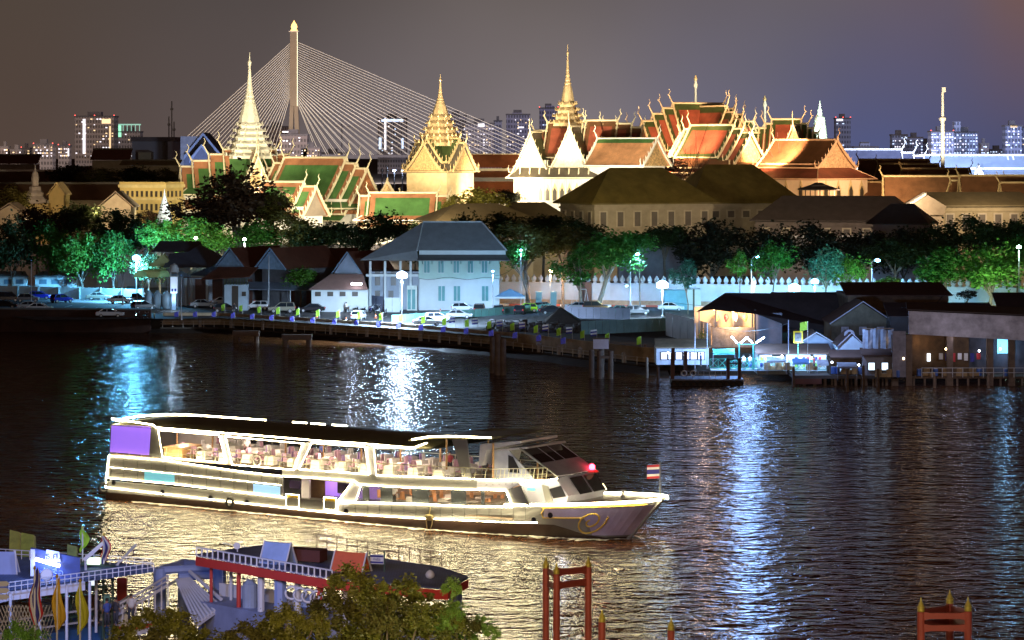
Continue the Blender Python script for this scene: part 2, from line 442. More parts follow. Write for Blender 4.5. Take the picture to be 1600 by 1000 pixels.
# foredeck
L1 = [bow_pt(38+14.9*i/14, 1, -.06) for i in range(15)]; L2 = [bow_pt(38+14.9*i/14, 1, -.06, 1) for i in range(15)]
fd = MB(); fd.add(L1+L2, [(i, i+1, 15+i+1, 15+i) for i in range(14)]).build('foredeck', mat('foredeck', (.10, .075, .03), .6, var=.3), boat)
MB().lathe([(.16, 0), (.2, .1), (.1, .25), (.16, .5), (.2, .55)], (48.3, 6.4, zt(48.3))).build('bollard', frame, boat)
# roof: arched
rf = MB(); rr = []
z0 = 6.45
for i in range(21):
    s = .6 + 33.8*i/20
    for j in range(7):
        t = j/6; y = .0 + t*BW
        rr.append((s - (0 if 0 < j < 6 else -.0), y, z0 + .55*math.sin(PI*t)*min(1, .35+i/4)))
k = 7
rf.add(rr, [(i*k+j, i*k+j+1, (i+1)*k+j+1, (i+1)*k+j) for i in range(20) for j in range(6)])
rf.add([(x, y, 6.35) for x, y, z in rr], [(i*k+j, (i+1)*k+j, (i+1)*k+j+1, i*k+j+1) for i in range(20) for j in range(6)])
rf.add([(.6, 0, 6.35), (34.4, 0, 6.35), (34.4, 0, 6.46), (.6, 0, 6.46)], [(0, 1, 2, 3)])
rf.add([(.6, BW, 6.35), (34.4, BW, 6.35), (34.4, BW, 6.46), (.6, BW, 6.46)], [(3, 2, 1, 0)])
rf.build('roof', roofm, boat)
# strips round the stern and far edge of the roof
MB().tube([bs(175.7,654.5,-.08)] + [(.45 - .9*math.sin(PI*j/6), j/6*BW, z0+.1+.5*math.sin(PI*j/6)*.35) for j in range(1, 6)] + [(.6, BW, z0+.1)] + [(2.5*i, BW+.05, z0+.12) for i in range(1, 5)], .07, 5).build('stern_roof_light_strip', strip, boat)
for a in (13, 15, 17.3): MB().tube([(a, BW+.05, z0+.12), (a+1.5, BW+.05, z0+.12)], .06).build('far_roof_light_strip', strip, boat)
# front canopy
cn = [(32, .3, 6.85), (34, .3, 7.15), (40.1, .3, 7.5), (40.1, 7.6, 7.5), (34, 8.7, 7.15), (32, 8.7, 6.85)]
MB().slab(cn, (0, 0, .12)).build('front_canopy', roofm, boat)
MB().slab([(36.1, .5, 7.2), (37.5, .5, 7.3), (38.0, .5, 3.95), (37.2, .5, 3.95)], (0, .12, 0)).build('canopy_strut', hullw, boat)
for s_, t_ in ((34.8, 1.6), (34.8, 7.5), (39.7, 1), (39.7, 7.3)): MB().tube([(s_, t_, 3.9), (s_, t_, 7.1)], .09).build('canopy_post', mat('post_wood', (.35, .2, .08), .5), boat)
# inner posts and ceiling lamps of the upper deck
for s_ in range(4, 33, 4):
    MB().tube([(s_, 4.7, 3.9), (s_, 4.7, 6.4)], .09).build('deck_post', MATS['post_wood'], boat)
for s_ in range(3, 34, 3):
    MB().box(s_-.6, 3.4, 6.26, s_+.6, 3.6, 6.34).build('ceiling_lamp', glow('warm_lamp', (1, .80, .55), 9), boat)
    MB().box(s_-.6, 6.4, 6.26, s_+.6, 6.6, 6.34).build('ceiling_lamp', MATS['warm_lamp'], boat)
for s_ in (6, 14, 22, 30): point((s_, 3.2, 5.9), (1, .78, .62), 400, .3, boat)
for s_ in (29, 34, 39.5): point((s_, 3.5, 3.2), (1, .72, .5), 200, .2, boat)
point((22.5, 1.6, 2.9), (.75, .5, 1.), 170, .3, boat); point((36.5, 2.5, 6.6), (1, .85, .7), 120, .2, boat)
MB().box(25.6, 7.2, 1.5, 41.5, 7.3, 3.75).build('saloon_back_wall', mat('saloon_wall', (.62, .42, .26), .6, var=.2), boat)
MB().box(.5, 8.9, 3.95, 8.5, 9.0, 6.3).build('upper_back_wall', mat('upper_wall', (.6, .55, .5), .6), boat)
MB().box(.3, .2, 1.6, .4, 9.2, 6.35).build('stern_bulkhead', hullw, boat)
MB().box(6.2, .5, 3.93, 8.2, 3.4, 4.9).build('bar_counter', mat('bar_wood', (.45, .26, .12), .4, var=.3), boat)
# railings
def rail(P, h=.95, n_post=10, name='railing', m=None, fan=0.):
    mb = MB(); P = [Vector(p) for p in P]
    mb.tube([p+Vector((0,0,h)) for p in P], .035, 5); mb.tube([p+Vector((0,0,h*.5)) for p in P], .02, 4)
    for a, b_ in zip(P[:-1], P[1:]):
        for i in range(n_post+1):
            q = a.lerp(b_, i/n_post); mb.tube([q, q+Vector((fan, 0, h))], .028, 4)
    return mb.build(name, m or mat('rail_steel', (.55, .52, .35), .35, metal=.5), boat)
rail([(1.2, .1, up+.1), (28.6, .1, up+.1)], .95, 20, fan=.15)
rail([(28.6, .1, up+.15), (40.5, .1, up+.45), (44.5, 1.2, up+.7)], .95, 12, fan=.15)
rail([(1.2, 9.2, up+.1), (40, 9.2, up+.1)], .95, 24)
# bridge / wheelhouse
cab = mat('cabin_blue_grey', (.36, .36, .46), .4, var=.1)
def block(P, name, m): return fixn(MB().add(P, [(0,1,2,3),(7,6,5,4),(0,4,5,1),(1,5,6,2),(2,6,7,3),(3,7,4,0)]).build(name, m, boat))
t0, t1 = 1.6, 7.0
def cabin(prof, name, m, a=t0, b_=t1):
    n_ = len(prof); V = [(x, a, z) for x, z in prof] + [(x, b_, z) for x, z in prof]
    return fixn(MB().add(V, [tuple(range(n_)), tuple(range(2*n_-1, n_-1, -1))] + [(i, (i+1) % n_, n_+(i+1) % n_, n_+i) for i in range(n_)]).build(name, m, boat))
def pl(x, y, t=t0): q = bs(x, y, t); return (q.x, q.z)
low = cabin([pl(812, 787), pl(812, 756), pl(868, 747), pl(888, 775), pl(884, 787)], 'lower_wheelhouse', cab)
near([(858, 764), (876, 759), (884, 776), (864, 779)], .05, 'lower_wheelhouse_window', dark, t0-.06)
near([(846, 757), (856, 760), (864, 785), (853, 787)], .08, 'wheelhouse_brace', hullw, t0-.08)
upp = cabin([pl(768, 750), pl(770, 706), pl(793, 702), pl(836, 750), pl(836, 754), pl(768, 754)], 'upper_wheelhouse', mat('cabin_pale', (.30, .32, .40), .4), t0, t0+.12)
cabin([pl(770, 706), pl(770, 703), pl(824, 698), pl(826, 701)], 'wheelhouse_roof', frame)
cabin([pl(752, 694), pl(816, 688.5), pl(816, 692), pl(762, 703), pl(756, 727), pl(750, 727)], 'bridge_shade', frame, t0-.2, t1-.4)
near([(794, 711), (801, 714), (810, 731), (811, 739), (794, 738)], .05, 'side_window', dark, t0-.07)
# raked windscreen across the beam
a0, a1 = bs(806, 706, t0), bs(838, 745, t0)
def across(p, t): return Vector((p.x, t, p.z))
sl = MB().add([across(a0, t0), across(a1, t0), across(a1, t1), across(a0, t1)], [(0, 1, 2, 3)])
b0, b1 = bs(812, 700, t0), bs(872, 745, t0)
mid = b0.lerp(b1, .55)
g1 = MB().slab([across(b0, t0), across(mid, t0), across(mid, t1), across(b0, t1)], (.05, 0, .05)).build('windscreen_glass', dark, boat)
g2 = MB().slab([across(mid, t0), across(b1, t0), across(b1, t1), across(mid, t1)], (.07, 0, .07)).build('windscreen_panel', mat('cabin_mid', (.26, .25, .32), .45), boat)
for t in (t0, t0+2.0, t1-2.0, t1):
    MB().tube([across(b0, t), across(b1, t)], .09).build('windscreen_bar', cab if t > t0 else hullw, boat)
MB().tube([across(b0, t0+2), across(b0.lerp(b1, .15), t0+2)], .08).build('lit_wiper', glow('wiper_glow', (1, .85, .5), 4), boat)
f0, f1 = bs(872, 750, t0), bs(889, 776, t0)
for t in (t0+1.6, t0+3.6):
    MB().slab([across(f0, t), across(f1, t), across(f1, t+1.7), across(f0, t+1.7)], (.06, 0, .03)).build('front_window', dark, boat)
MB().tube([across(f1, t1), across(f1.lerp(f0, .35), t1)], .07).build('lit_corner', MATS['wiper_glow'], boat)
# red lamp on the wheelhouse shoulder
rl = across(bs(873, 747, t0), t1-.6)
MB().lathe([(.55, 0), (.5, .1), (.1, .2)], rl+Vector((0, 0, .02))).build('signal_base', mat('red_plastic', (.6, .03, .03), .4), boat)
MB().lathe([(.15, .1), (.24, .25), (.2, .45), (.05, .55)], rl+Vector((0, 0, .1))).build('red_signal_lamp', glow('red_glow', (1, .03, .06), 25), boat)
point(rl+Vector((0, 0, .9)), (1, .05, .08), 22, .2, boat)
MB().box(43.2, 6.4, 4.3, 43.8, 7.0, 5.3).build('life_raft_box', hullw, boat)
MB().box(43.6, -.06, 3.78, 44.3, .02, 3.98).build('green_side_light', glow('green_glow', (.1, 1, .3), 2.5), boat)
for k_ in range(13):                     # plate seams on the aft side
    x_ = 172+k_*21.5; MB().tube([bs(x_, 714+ (x_-170)*.118, -.02), bs(x_, 744+(x_-170)*.115, -.02)], .018, 4).build('plate_seam', tyre0, boat)
for k_ in range(16):
    x_ = 536+k_*19; MB().tube([bs(x_, 789+(x_-536)*.02, -.02), bs(x_, 801+(x_-536)*.045, -.02)], .016, 4).build('plate_seam', tyre0, boat)
for k_ in range(22): MB().lathe([(.06, 0), (.05, .04)], bs(760+k_*5, 757.5-k_*.15, -.05), 6).build('belt_stud', hullw, boat) if k_ % 2 == 0 else None
point(boat_bow(48.5, 2.1, -2.5), (.80, .82, 1), 110, .3, boat, 'bow_fill'); point(boat_bow(41.0, 5.2, -1.5), (.75, .8, 1), 80, .3, boat, 'bow_fill')  # unseen fill points added off the near side to brighten the bow
# tyres and rope on the near side
tyre = mat('tyre_rubber', (.02, .018, .016), .7)
def torus(c, R0, r0, m, name, parent=None, axis='y', n=14):
    P = []
    for i in range(n):
        a = 2*PI*i/n
        P.append((c[0]+R0*math.cos(a), c[1], c[2]+R0*math.sin(a)) if axis == 'y' else (c[0]+R0*math.cos(a), c[1]+R0*math.sin(a), c[2]) if axis == 'z' else (c[0], c[1]+R0*math.cos(a), c[2]+R0*math.sin(a)))
    return MB().tube(P, r0, 6, closed=True).build(name, m, parent, smooth=True)
c = bs(359, 785, -.2); o = torus((0, 0, 0), .36, .14, tyre, 'fender_tyre'); o.location = boat.location + Matrix.Rotation(BA, 4, 'Z') @ c; o.rotation_euler = (0, 0, BA)
tag(o, 'black tyre fender hanging on the cruise boat side below the middle window', 'tyre')
c = bs(162, 762, -.2); o = torus((0, 0, 0), .36, .14, tyre, 'fender_tyre'); o.location = boat.location + Matrix.Rotation(BA, 4, 'Z') @ c; o.rotation_euler = (0, 0, BA+.9)
tag(o, 'black tyre fender hanging at the cruise boat stern corner', 'tyre')
rp = mat('rope', (.45, .38, .18), .8)
c = bs(669, 813, -.12); mb = MB()
mb.tube([(0, 0, .5), (-.2, 0, 0), (-.12, 0, -.7), (.15, 0, -.85), (.35, 0, -.3), (.45, 0, .3), (.1, 0, .25)], .05); mb.lathe([(.2, 0), (.45, .15), (.4, .4), (.1, .5)], (.1, 0, .0), 8, sx=1, sy=.4); mb.tube([(.1, 0, .4), (.2, 0, 1.1)], .05)
o = mb.build('coiled_rope', rp); o.location = boat.location + Matrix.Rotation(BA, 4, 'Z') @ c; o.rotation_euler = (0, 0, BA)
tag(o, 'coiled pale mooring rope hanging over the cruise boat side', 'rope')
# helper: boat local -> world
BM = Matrix.Translation(BO) @ Matrix.Rotation(BA, 4, 'Z')
def bw(p): return BM @ Vector(p)
# life rings leaning on the rail
ringm = mat('ring_white', (.75, .72, .65), .5)
for i, (x, y) in enumerate(((312, 706), (402, 720), (523, 727))):
    c = bs(x, y, .02); o = torus((0, 0, 0), .38, .07, ringm, 'life_ring'); o.location = bw(c); o.rotation_euler = (0, 0, BA)
    tag(o, 'white life ring on the upper deck rail, ' + ('left' if i == 0 else 'middle' if i == 1 else 'right') + 'most of the three' if i != 1 else 'white life ring on the upper deck rail between the two others', 'life ring', 'life rings along the boat rail')
# national flag at the bow
fl = thing('bow_flag', 'small red white and blue striped flag flying on the cruise boat bow', 'flag', bw((52.7, 4.7, 3.2)), BA)
MB().tube([(0, 0, 0), (0, 0, 2.9)], .08).build('flag_pole', hullw, fl)
def flag_mesh(w, h, stripes, amp=.08, n=8):
    mb = MB(); z = 0
    cols = stripes; tot = sum(a for a, _ in cols)
    for hh, mi in cols:
        z1 = z + h*hh/tot; mb.m = mi
        V = []
        for i in range(n+1):
            x = -w*i/n; yy = amp*math.sin(i*1.3)*i/n
            V += [(x, yy, z-.12*i/n*h), (x, yy, z1-.12*i/n*h)]
        mb.add(V, [(2*i, 2*i+1, 2*i+3, 2*i+2) for i in range(n)])
        z = z1
    return mb
fr_, fw_, fb_ = mat('flag_red', (.55, .04, .05), .7, trans=.3), mat('flag_white', (.75, .75, .75), .7, trans=.3), mat('flag_blue', (.05, .05, .30), .7, trans=.3)
THAI = [(1, 0), (1, 1), (2, 2), (1, 1), (1, 0)]
o = flag_mesh(1.15, 1.05, THAI).build('flag_cloth', [fr_, fw_, fb_], fl); o.location = (0, 0, 1.65)
# dining tables and chairs aboard
tb = MB().box(-.42, -.42, 0, .42, .42, .72)
cloth = mat('table_cloth', (.78, .74, .72), .8, var=.05)
chm = [mat('chair_pink', (.62, .38, .50), .7), mat('chair_white', (.75, .72, .72), .7), mat('chair_lilac', (.42, .28, .58), .7)]
def table_proto(loc, lab):
    t = thing('dining_table', lab, 'table', loc, BA, 'dining tables on the cruise boat')
    tm = MB(); tm.slab([(-.45, -.45, .7), (.45, -.45, .7), (.45, .45, .7), (-.45, .45, .7)], (0, 0, .04)).build('table_top', cloth, t)
    MB().add([(-.46,-.46,.70),(.46,-.46,.70),(.46,.46,.70),(-.46,.46,.70),(-.5,-.5,.05),(.5,-.5,.05),(.5,.5,.05),(-.5,.5,.05)], [(0,4,5,1),(1,5,6,2),(2,6,7,3),(3,7,4,0)]).build('cloth_skirt', cloth, t)
    return t
def chair_proto(loc, lab):
    t = thing('dining_chair', lab, 'chair', loc, BA, 'dining chairs on the cruise boat')
    MB().box(-.22, -.22, .40, .22, .22, .48).build('seat', chm[0], t)
    MB().slab([(-.24, -.22, .45), (-.24, .22, .45), (-.30, .2, 1.05), (-.30, -.2, 1.05)], (.06, 0, 0)).build('backrest', chm[0], t)
    for x in (-.2, .2):
        for y in (-.2, .2): MB().tube([(x, y, 0), (x, y, .42)], .025, 4).build('leg', frame, t)
    return t
tp = cp = None; rnd = random.Random(5); nt_ = nc_ = 0
rowname = ['near rail', 'second row', 'third row', 'far rail']
for r_, ty in enumerate((1.2, 3.1, 5.7, 7.6)):
    k = 0
    for i in range(12):
        sx = 7.6 + i*2.45 if r_ < 1 else 7.2 + i*2.45
        if sx > 37 or abs((sx % 4)) < .0: continue
        lab = f'white-clothed upper deck table, {rowname[r_]}, {nth(k)}'
        p = bw((sx, ty, up+.12))
        if tp is None: tp = table_proto(p, lab)
        else: copy_tree(tp, p, BA, lab)
        for sd in (-1, 1):
            for q in (0,) if (r_ in (1, 2) and (i % 3 == 0)) else (-.0,):
                lab = f'chair {"aft" if sd < 0 else "forward"} of the {rowname[r_]} table {nth(k)}'
                p = bw((sx+sd*.85, ty+rnd.uniform(-.1, .1), up+.12)); m_ = chm[rnd.choice((0, 0, 1, 2))]
                if cp is None: cp = chair_proto(p, lab); cp.rotation_euler.z = BA
                else: copy_tree(cp, p, BA + (0 if sd < 0 else PI), lab, {'chair_pink': m_})
        k += 1
for k, (sx, ty) in enumerate(((28.8, 2.2), (31.2, 2.2), (34.2, 2.4), (37, 2.2), (39.5, 2.4), (30, 5), (33, 5), (36, 5), (39, 5))):
    copy_tree(tp, bw((sx, ty, 1.47)), BA, f'white-clothed table behind the lower saloon windows, {"near" if k < 5 else "far"} row, {nth(k if k < 5 else k-5)}')
    copy_tree(cp, bw((sx-.9, ty, 1.47)), BA, f'saloon chair aft of the {"near" if k < 5 else "far"} row table, {nth(k if k < 5 else k-5)}', {'chair_pink': mat('chair_orange', (.65, .33, .15), .6)})
    copy_tree(cp, bw((sx+.9, ty, 1.47)), BA+PI, f'saloon chair forward of the {"near" if k < 5 else "far"} row table, {nth(k if k < 5 else k-5)}', {'chair_pink': MATS['chair_orange']})


# foam along the waterline and at the bow
fm = mat('foam', (.55, .54, .48), .6, var=.5, vs=2.5); rf_ = random.Random(9); mb = MB(); rows = []
for i in range(150):
    q = 3+48.5*i/149; p = bow_pt(q, .0); w_ = (.15+.55*rf_.random()**2)*(1 if q < 44 else 1.8) if (i*7) % 5 else .03
    rows.append((p.x+(.0 if q < 44 else .3), p.y-.02, p.y-.05-w_, .05+.06*rf_.random()))
mb.add([v for x, a, b_, z in rows for v in ((x, a, z), (x, b_, .03))], [(2*i, 2*i+1, 2*i+3, 2*i+2) for i in range(149)])
for sg in (-1, 1):
    L9 = [(50.6-i*.45+.6, BW/2+sg*(.15+i*.26), .06) for i in range(22)]
    mb.add([v for i, (x, y, z) in enumerate(L9) for v in ((x, y, z), (x-.2, y+sg*(.15+.35*rf_.random()), z+.10*rf_.random()))], [(2*i, 2*i+1, 2*i+3, 2*i+2) for i in range(21)])
o = mb.build('bow_wave_foam', fm, None, BO, BA); tag(o, None, None, kind='stuff')
# ------------------------------------------------------------------ far skyline and bridge
def facade(name, wall, win, sx, sz):
    if name in MATS: return MATS[name]
    M = bpy.data.materials.new(name); M.use_nodes = True; nt = M.node_tree; N = nt.nodes.new; L = nt.links.new
    b = nt.nodes['Principled BSDF']; b.inputs['Roughness'].default_value = .7
    tc = N('ShaderNodeTexCoord'); sp = N('ShaderNodeSeparateXYZ'); L(tc.outputs['Object'], sp.inputs[0])
    def m(op, a, b2):
        n = N('ShaderNodeMath'); n.operation = op
        for i, v in enumerate((a, b2)):
            if isinstance(v, (int, float)): n.inputs[i].default_value = v
            else: L(v, n.inputs[i])
        return n.outputs[0]
    hx = m('ADD', sp.outputs[0], sp.outputs[1])
    fx = m('GREATER_THAN', m('FRACT', m('DIVIDE', hx, sx), 0), .38); fz = m('GREATER_THAN', m('FRACT', m('DIVIDE', sp.outputs[2], sz), 0), .45)
    k = m('MULTIPLY', fx, fz)
    mx = N('ShaderNodeMix'); mx.data_type = 'RGBA'; mx.inputs[6].default_value = (*wall, 1); mx.inputs[7].default_value = (*win, 1)
    L(k, mx.inputs[0]); L(mx.outputs[2], b.inputs['Base Color']); MATS[name] = M; return M
g_warm = glow('window_warm', (1, .72, .38), 1.1); g_white = glow('window_white', (.95, .92, 1), 1.3); g_blue = glow('window_blue', (.6, .75, 1), 1.3)
g_red = glow('beacon_red', (1, .1, .08), 4); g_green = glow('window_green', (.35, 1, .6), 1.0)
rs = random.Random(11)
def tower(px0, px1, py0, D, label, wall, lit=24, cols=None, name='tower_block', strips=(), beacons=0, rows=None, top=None, winm=None, seed=1, steps=()):
    s = D/F; W = (px1-px0)*s; H = wz(py0, D) - GZ
    t = thing(name, label, 'tower block' if name == 'tower_block' else 'building', (wx((px0+px1)/2, D), D, GZ))
    fm = facade(f'facade_{label[:14]}', wall, tuple(c*.35 for c in wall), max(3., W/max(4, (px1-px0)/4)), 5.5)
    MB().box(-W/2, 0, 0, W/2, W*.6+8, H).build('wall', fm, t)
    roof = MB(); roof.box(-W/2-.6, -.6, H+.01, W/2+.6, W*.6+8.6, H+1.6)
    roof.box(-W*.2, 6, H+1.61, W*.15, W*.3+8, H+6); roof.build('roof', mat('far_roof', (.10, .09, .09), .8), t)
    for (a, b, c) in steps:
        MB().box((a-(px0+px1)/2)*s, 3, H+.3, (b-(px0+px1)/2)*s, W*.4+5, wz(c, D)-GZ).build('upper_storeys', fm, t)
    r = random.Random(seed*77+len(label))
    hv = H - max(0, wz(245, D) - GZ); nr = max(3, int(hv/(s*4.2))); nc = cols or max(3, int(W/(s*4.6)))
    seen = set(); proto = None; mm = winm or [g_warm, g_white]
    for _ in range(min(lit, 90)):
        i, j = r.randrange(nc), r.randrange(nr)
        if (i, j) in seen: continue
        seen.add((i, j)); w = W/nc
        x = -W/2 + (i+.5)*w; z = H - (j+.7)*hv/nr
        if proto is None or True:
            key = 'pane%d' % (_ % len(mm))
            if key not in PANES:
                PANES[key] = None
            o = MB().box(-s*1.0, -.35, -s*.8, s*1.0, 0, s*.8).build('lit_window', mm[r.randrange(len(mm))], t) if proto is None else None
            if o is None:
                o = bpy.data.objects.new('lit_window', proto.data); COL.objects.link(o); o.parent = t
                q = o.material_slots[0]; q.link = 'OBJECT'; q.material = mm[r.randrange(len(mm))]
            else: proto = o
            o.location = (x, 0, z); k = r.uniform(.6, 1.5); o.scale = (k, 1, r.uniform(.7, 1.2))
    for (a, y0, w_, y1, m_) in strips:
        MB().box((a-(px0+px1)/2)*s - w_*s/2, -.6, wz(y1, D)-GZ, (a-(px0+px1)/2)*s + w_*s/2, -.36, wz(y0, D)-GZ).build('light_strip', m_, t)
    for k in range(beacons):
        MB().lathe([(s*.5, 0), (s*.9, s*.6), (s*.4, s*1.3)], (-W/2+W*k/max(1, beacons-1), 1, H+1.6), 6).build('beacon', g_red, t)
    return t
PANES = {}
BR = (.30, .25, .22); GY = (.30, .28, .30); BL = (.22, .24, .34); DK = (.16, .13, .12)
tower(117, 178, 183, 3000, 'broad brown tower block with a bright vertical light strip and red roof beacons, far left', BR, 46, 13, strips=[(131.5, 186, 4, 240, g_white), (172, 197, 2, 238, g_warm), (166, 186, 14, 193, g_warm)], beacons=3, seed=3)
tower(184, 219, 207, 3050, 'low tower with a green-lit open frame on its roof, left', BR, 10, 7, strips=[(187, 196, 5, 214, g_green)], seed=4)
fr = thing('roof_frame', 'pale green floodlit open steel frame standing on the low tower roof at left', 'frame', (wx(202, 3050), 3052, wz(207, 3050)+1.7))
mb = MB(); s_ = 3050/F
for k in range(6): mb.box((-17+6.4*k)*s_, 0, 0, (-16+6.4*k)*s_, 1, 9*s_)
mb.build('posts', mat('frame_green_glow', (.3, .5, .4), .5, emit=(.4, .9, .7), es=.5, var=0), fr); MB().box(-17.5*s_, -.5, 9*s_, 17.5*s_, 1.5, 11*s_).build('top_beam', MATS['frame_green_glow'], fr)  # floodlighting put into the frame's own faint glow
tower(0, 12, 231, 2600, 'small low block at the far left edge with warm windows', DK, 8, 4, seed=5)
tower(16, 33, 236, 2600, 'small low block, second from the left edge, warm windows', DK, 9, 5, seed=6)
tower(33, 46, 233, 2800, 'thin low block beside a wider one at far left, red beacon', DK, 7, 4, beacons=1, seed=7)
tower(52, 82, 227, 2700, 'square brown block covered in warm lit windows left of the leaf crowns', BR, 34, 9, beacons=2, seed=8)
tower(91, 108, 229, 2750, 'narrow block with white and warm windows left of the broad brown tower', BR, 20, 6, beacons=2, seed=9, strips=[(107, 232, 2, 244, g_white)])
tower(411, 452, 199, 3300, 'dark tower with blank sides behind the white spire and the cables', (.22, .16, .14), 3, 8, seed=10)
tower(436, 480, 212, 2600, 'dark ribbed office block between the white spire and the bridge pylon', DK, 14, 9, strips=[(446, 205, 9, 207, g_white)], seed=12)
tower(470, 500, 232, 2600, 'low office block right of the bridge pylon with warm roof windows', DK, 14, 7, seed=13)
tower(590, 635, 186, 3200, 'unlit tower under construction wrapped in white work lights behind the cables', GY, 16, 9, strips=[(602, 184, 3, 234, g_white), (613, 186, 34, 190, g_blue), (594, 215, 4, 233, g_blue), (629, 216, 3, 232, g_blue)], seed=14, winm=[g_white, g_blue])
tower(696, 728, 182, 3000, 'pale grey block right of the middle gold spire half behind cables', GY, 10, 7, seed=15)
tower(727, 772, 194, 2900, 'broad pale office tower with lit top floors right of the cables', GY, 32, 10, strips=[(752, 192, 10, 198, g_white)], seed=16)
tower(772, 784, 190, 2950, 'slim blank grey slab attached beside the broad pale office tower', (.36, .33, .36), 0, 3, seed=17)
tower(791, 828, 180, 3000, 'ribbed round-topped glass tower left of the tall gold spire', (.26, .24, .30), 26, 9, strips=[(814, 198, 9, 200, g_white)], seed=18, steps=[(800, 816, 176)])
tower(843, 872, 170, 3100, 'tall bluish tower with stepped top just left of the tall gold spire', (.22, .20, .28), 20, 7, beacons=2, seed=19, steps=[(853, 866, 165)], winm=[g_white, g_blue])
tower(1306, 1329, 186, 3100, 'dark slim tower with lit crown and red beacons right of the white stupa', BL, 4, 5, strips=[(1312, 185, 10, 189, g_white)], beacons=3, seed=20, winm=[g_blue])
tower(1394, 1418, 212, 2900, 'pale block with blue-white windows left of the bright roof finials', BL, 22, 7, seed=21, winm=[g_blue, g_white])
tower(1418, 1442, 216, 2900, 'pale block with blue-white windows behind the bright roof finials', BL, 20, 7, seed=22, winm=[g_blue, g_white])
tower(1335, 1372, 231, 2800, 'low dark block with stepped roof right of the tiered hall', BL, 4, 8, seed=23, steps=[(1345, 1360, 224)], winm=[g_blue])
tower(1455, 1490, 207, 2600, 'wide bright hospital-like block directly behind the white mast', (.35, .38, .5), 60, 9, seed=24, winm=[g_white, g_blue], beacons=2)
tower(1490, 1528, 208, 2650, 'wide bright block with a pointed tower right of the white mast', (.35, .38, .5), 60, 9, seed=25, winm=[g_white, g_blue], steps=[(1492, 1502, 190)])
tower(1571, 1597, 198, 2600, 'dark tower at the right edge with a lit crown', BL, 18, 7, strips=[(1584, 196, 11, 199, g_warm)], seed=26, winm=[g_blue, g_white])
tower(1596, 1640, 200, 2650, 'dark slab cut by the right picture edge', BL, 8, 7, seed=27)
tower(1533, 1545, 226, 2600, 'small low block between the bright blocks and the right edge tower', BL, 8, 4, seed=28, winm=[g_blue])
r5 = random.Random(8)
for k, (a, b, c) in enumerate([(500, 540, 240), (640, 662, 226), (662, 690, 222), (1350, 1372, 236), (1440, 1456, 224), (1546, 1572, 235), (225, 262, 238)]):
    tower(a, b, c, 3300, ['low distant block with scattered lights right of the bridge pylon', 'low distant block left of the middle gold spire, nearer the cables', 'low distant block just behind the middle gold spire', 'low blue distant block before the bright finials',
        'low narrow block just left of the bright blocks at right', 'low dark block left of the right edge tower', 'low distant block behind the flat grey theatre at left'][k], BL if a > 1000 else GY, 8, 6, seed=30+k, winm=[g_blue] if a > 1000 else None)
lm = thing('crane_mast', 'thin dark crane mast standing among the bridge cables', 'crane', (wx(534, 3000), 3000, GZ))
MB().tube([(0, 0, 0), (0, 0, wz(192, 3000)-GZ)], .8).build('mast', mat('mast_dark', (.12, .10, .10), .6), lm); MB().box(-9, -.5, wz(198, 3000)-GZ, 14, .5, wz(197, 3000)-GZ).build('jib', MATS['mast_dark'], lm)
# bridge
D = 2795.; s_ = D/F
br = thing('cable_bridge', 'tall cable-stayed bridge with one glowing gold-tipped pylon and fans of pale cables', 'bridge', (wx(459.5, D), D, 0))
conc = mat('pylon_concrete', (.26, .19, .11), .7, var=.2, vs=.03)
H = lambda y: wz(y, D)
fixn(MB().add([(-3.9, -4, H(166)), (3.7, -4, H(166)), (3.7, 5, H(166)), (-3.9, 5, H(166)), (-3.7, -4, H(50)), (3.5, -4, H(50)), (3.5, 5, H(50)), (-3.7, 5, H(50))], [(0,3,2,1),(4,5,6,7),(0,1,5,4),(1,2,6,5),(2,3,7,6),(3,0,4,7)]).build('pylon', conc, br))
for sx, nm in ((-1, 'pylon_leg'), (1, 'pylon_leg')):
    MB().add([(sx*.1-2.0+sx*2, -3.5, H(166.2)), (sx*.1+2.0+sx*2, -3.5, H(166.2)), (sx*.1+2.0+sx*2, 4, H(166.2)), (sx*.1-2.0+sx*2, 4, H(166.2)),
              (sx*5.2-2.4, -3.5, 0), (sx*5.2+2.4, -3.5, 0), (sx*5.2+2.4, 4, 0), (sx*5.2-2.4, 4, 0)], [(0,1,2,3),(4,7,6,5),(4,5,1,0),(5,6,2,1),(6,7,3,2),(7,4,0,3)]).build(nm, conc, br)
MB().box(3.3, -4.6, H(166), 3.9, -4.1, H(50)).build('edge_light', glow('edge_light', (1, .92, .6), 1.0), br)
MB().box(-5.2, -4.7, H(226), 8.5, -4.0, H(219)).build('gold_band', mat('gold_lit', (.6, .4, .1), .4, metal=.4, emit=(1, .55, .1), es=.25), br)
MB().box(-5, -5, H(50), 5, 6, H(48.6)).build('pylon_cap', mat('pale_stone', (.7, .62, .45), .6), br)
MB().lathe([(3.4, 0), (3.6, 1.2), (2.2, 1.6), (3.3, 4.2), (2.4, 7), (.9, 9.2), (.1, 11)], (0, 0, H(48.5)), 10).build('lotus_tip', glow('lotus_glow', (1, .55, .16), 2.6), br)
MB().box((280-459)*s_, -6, H(246), (900-459)*s_, 8, H(242)).build('bridge_deck', mat('deck_concrete', (.2, .18, .17), .8), br)
cabm = mat('cable_glow', (.75, .66, .50), .6, emit=(1, .86, .66), es=.17, var=0)  # brightness of the cables put into a faint glow of their own
for i in range(24):
    t = i/23
    y0 = 67 + 80*t; x1 = 283 + t*150; 
    yb = 215 if i < 1 else 218
    # left fan: lands along the deck (hidden ends)
    xe = 262 + t*165
    MB().tube([(-3.5, 0, H(y0)), ((xe-459.5)*s_, 0, H(241))], .30, 4, cap=False).build('stay_cable', cabm, br)
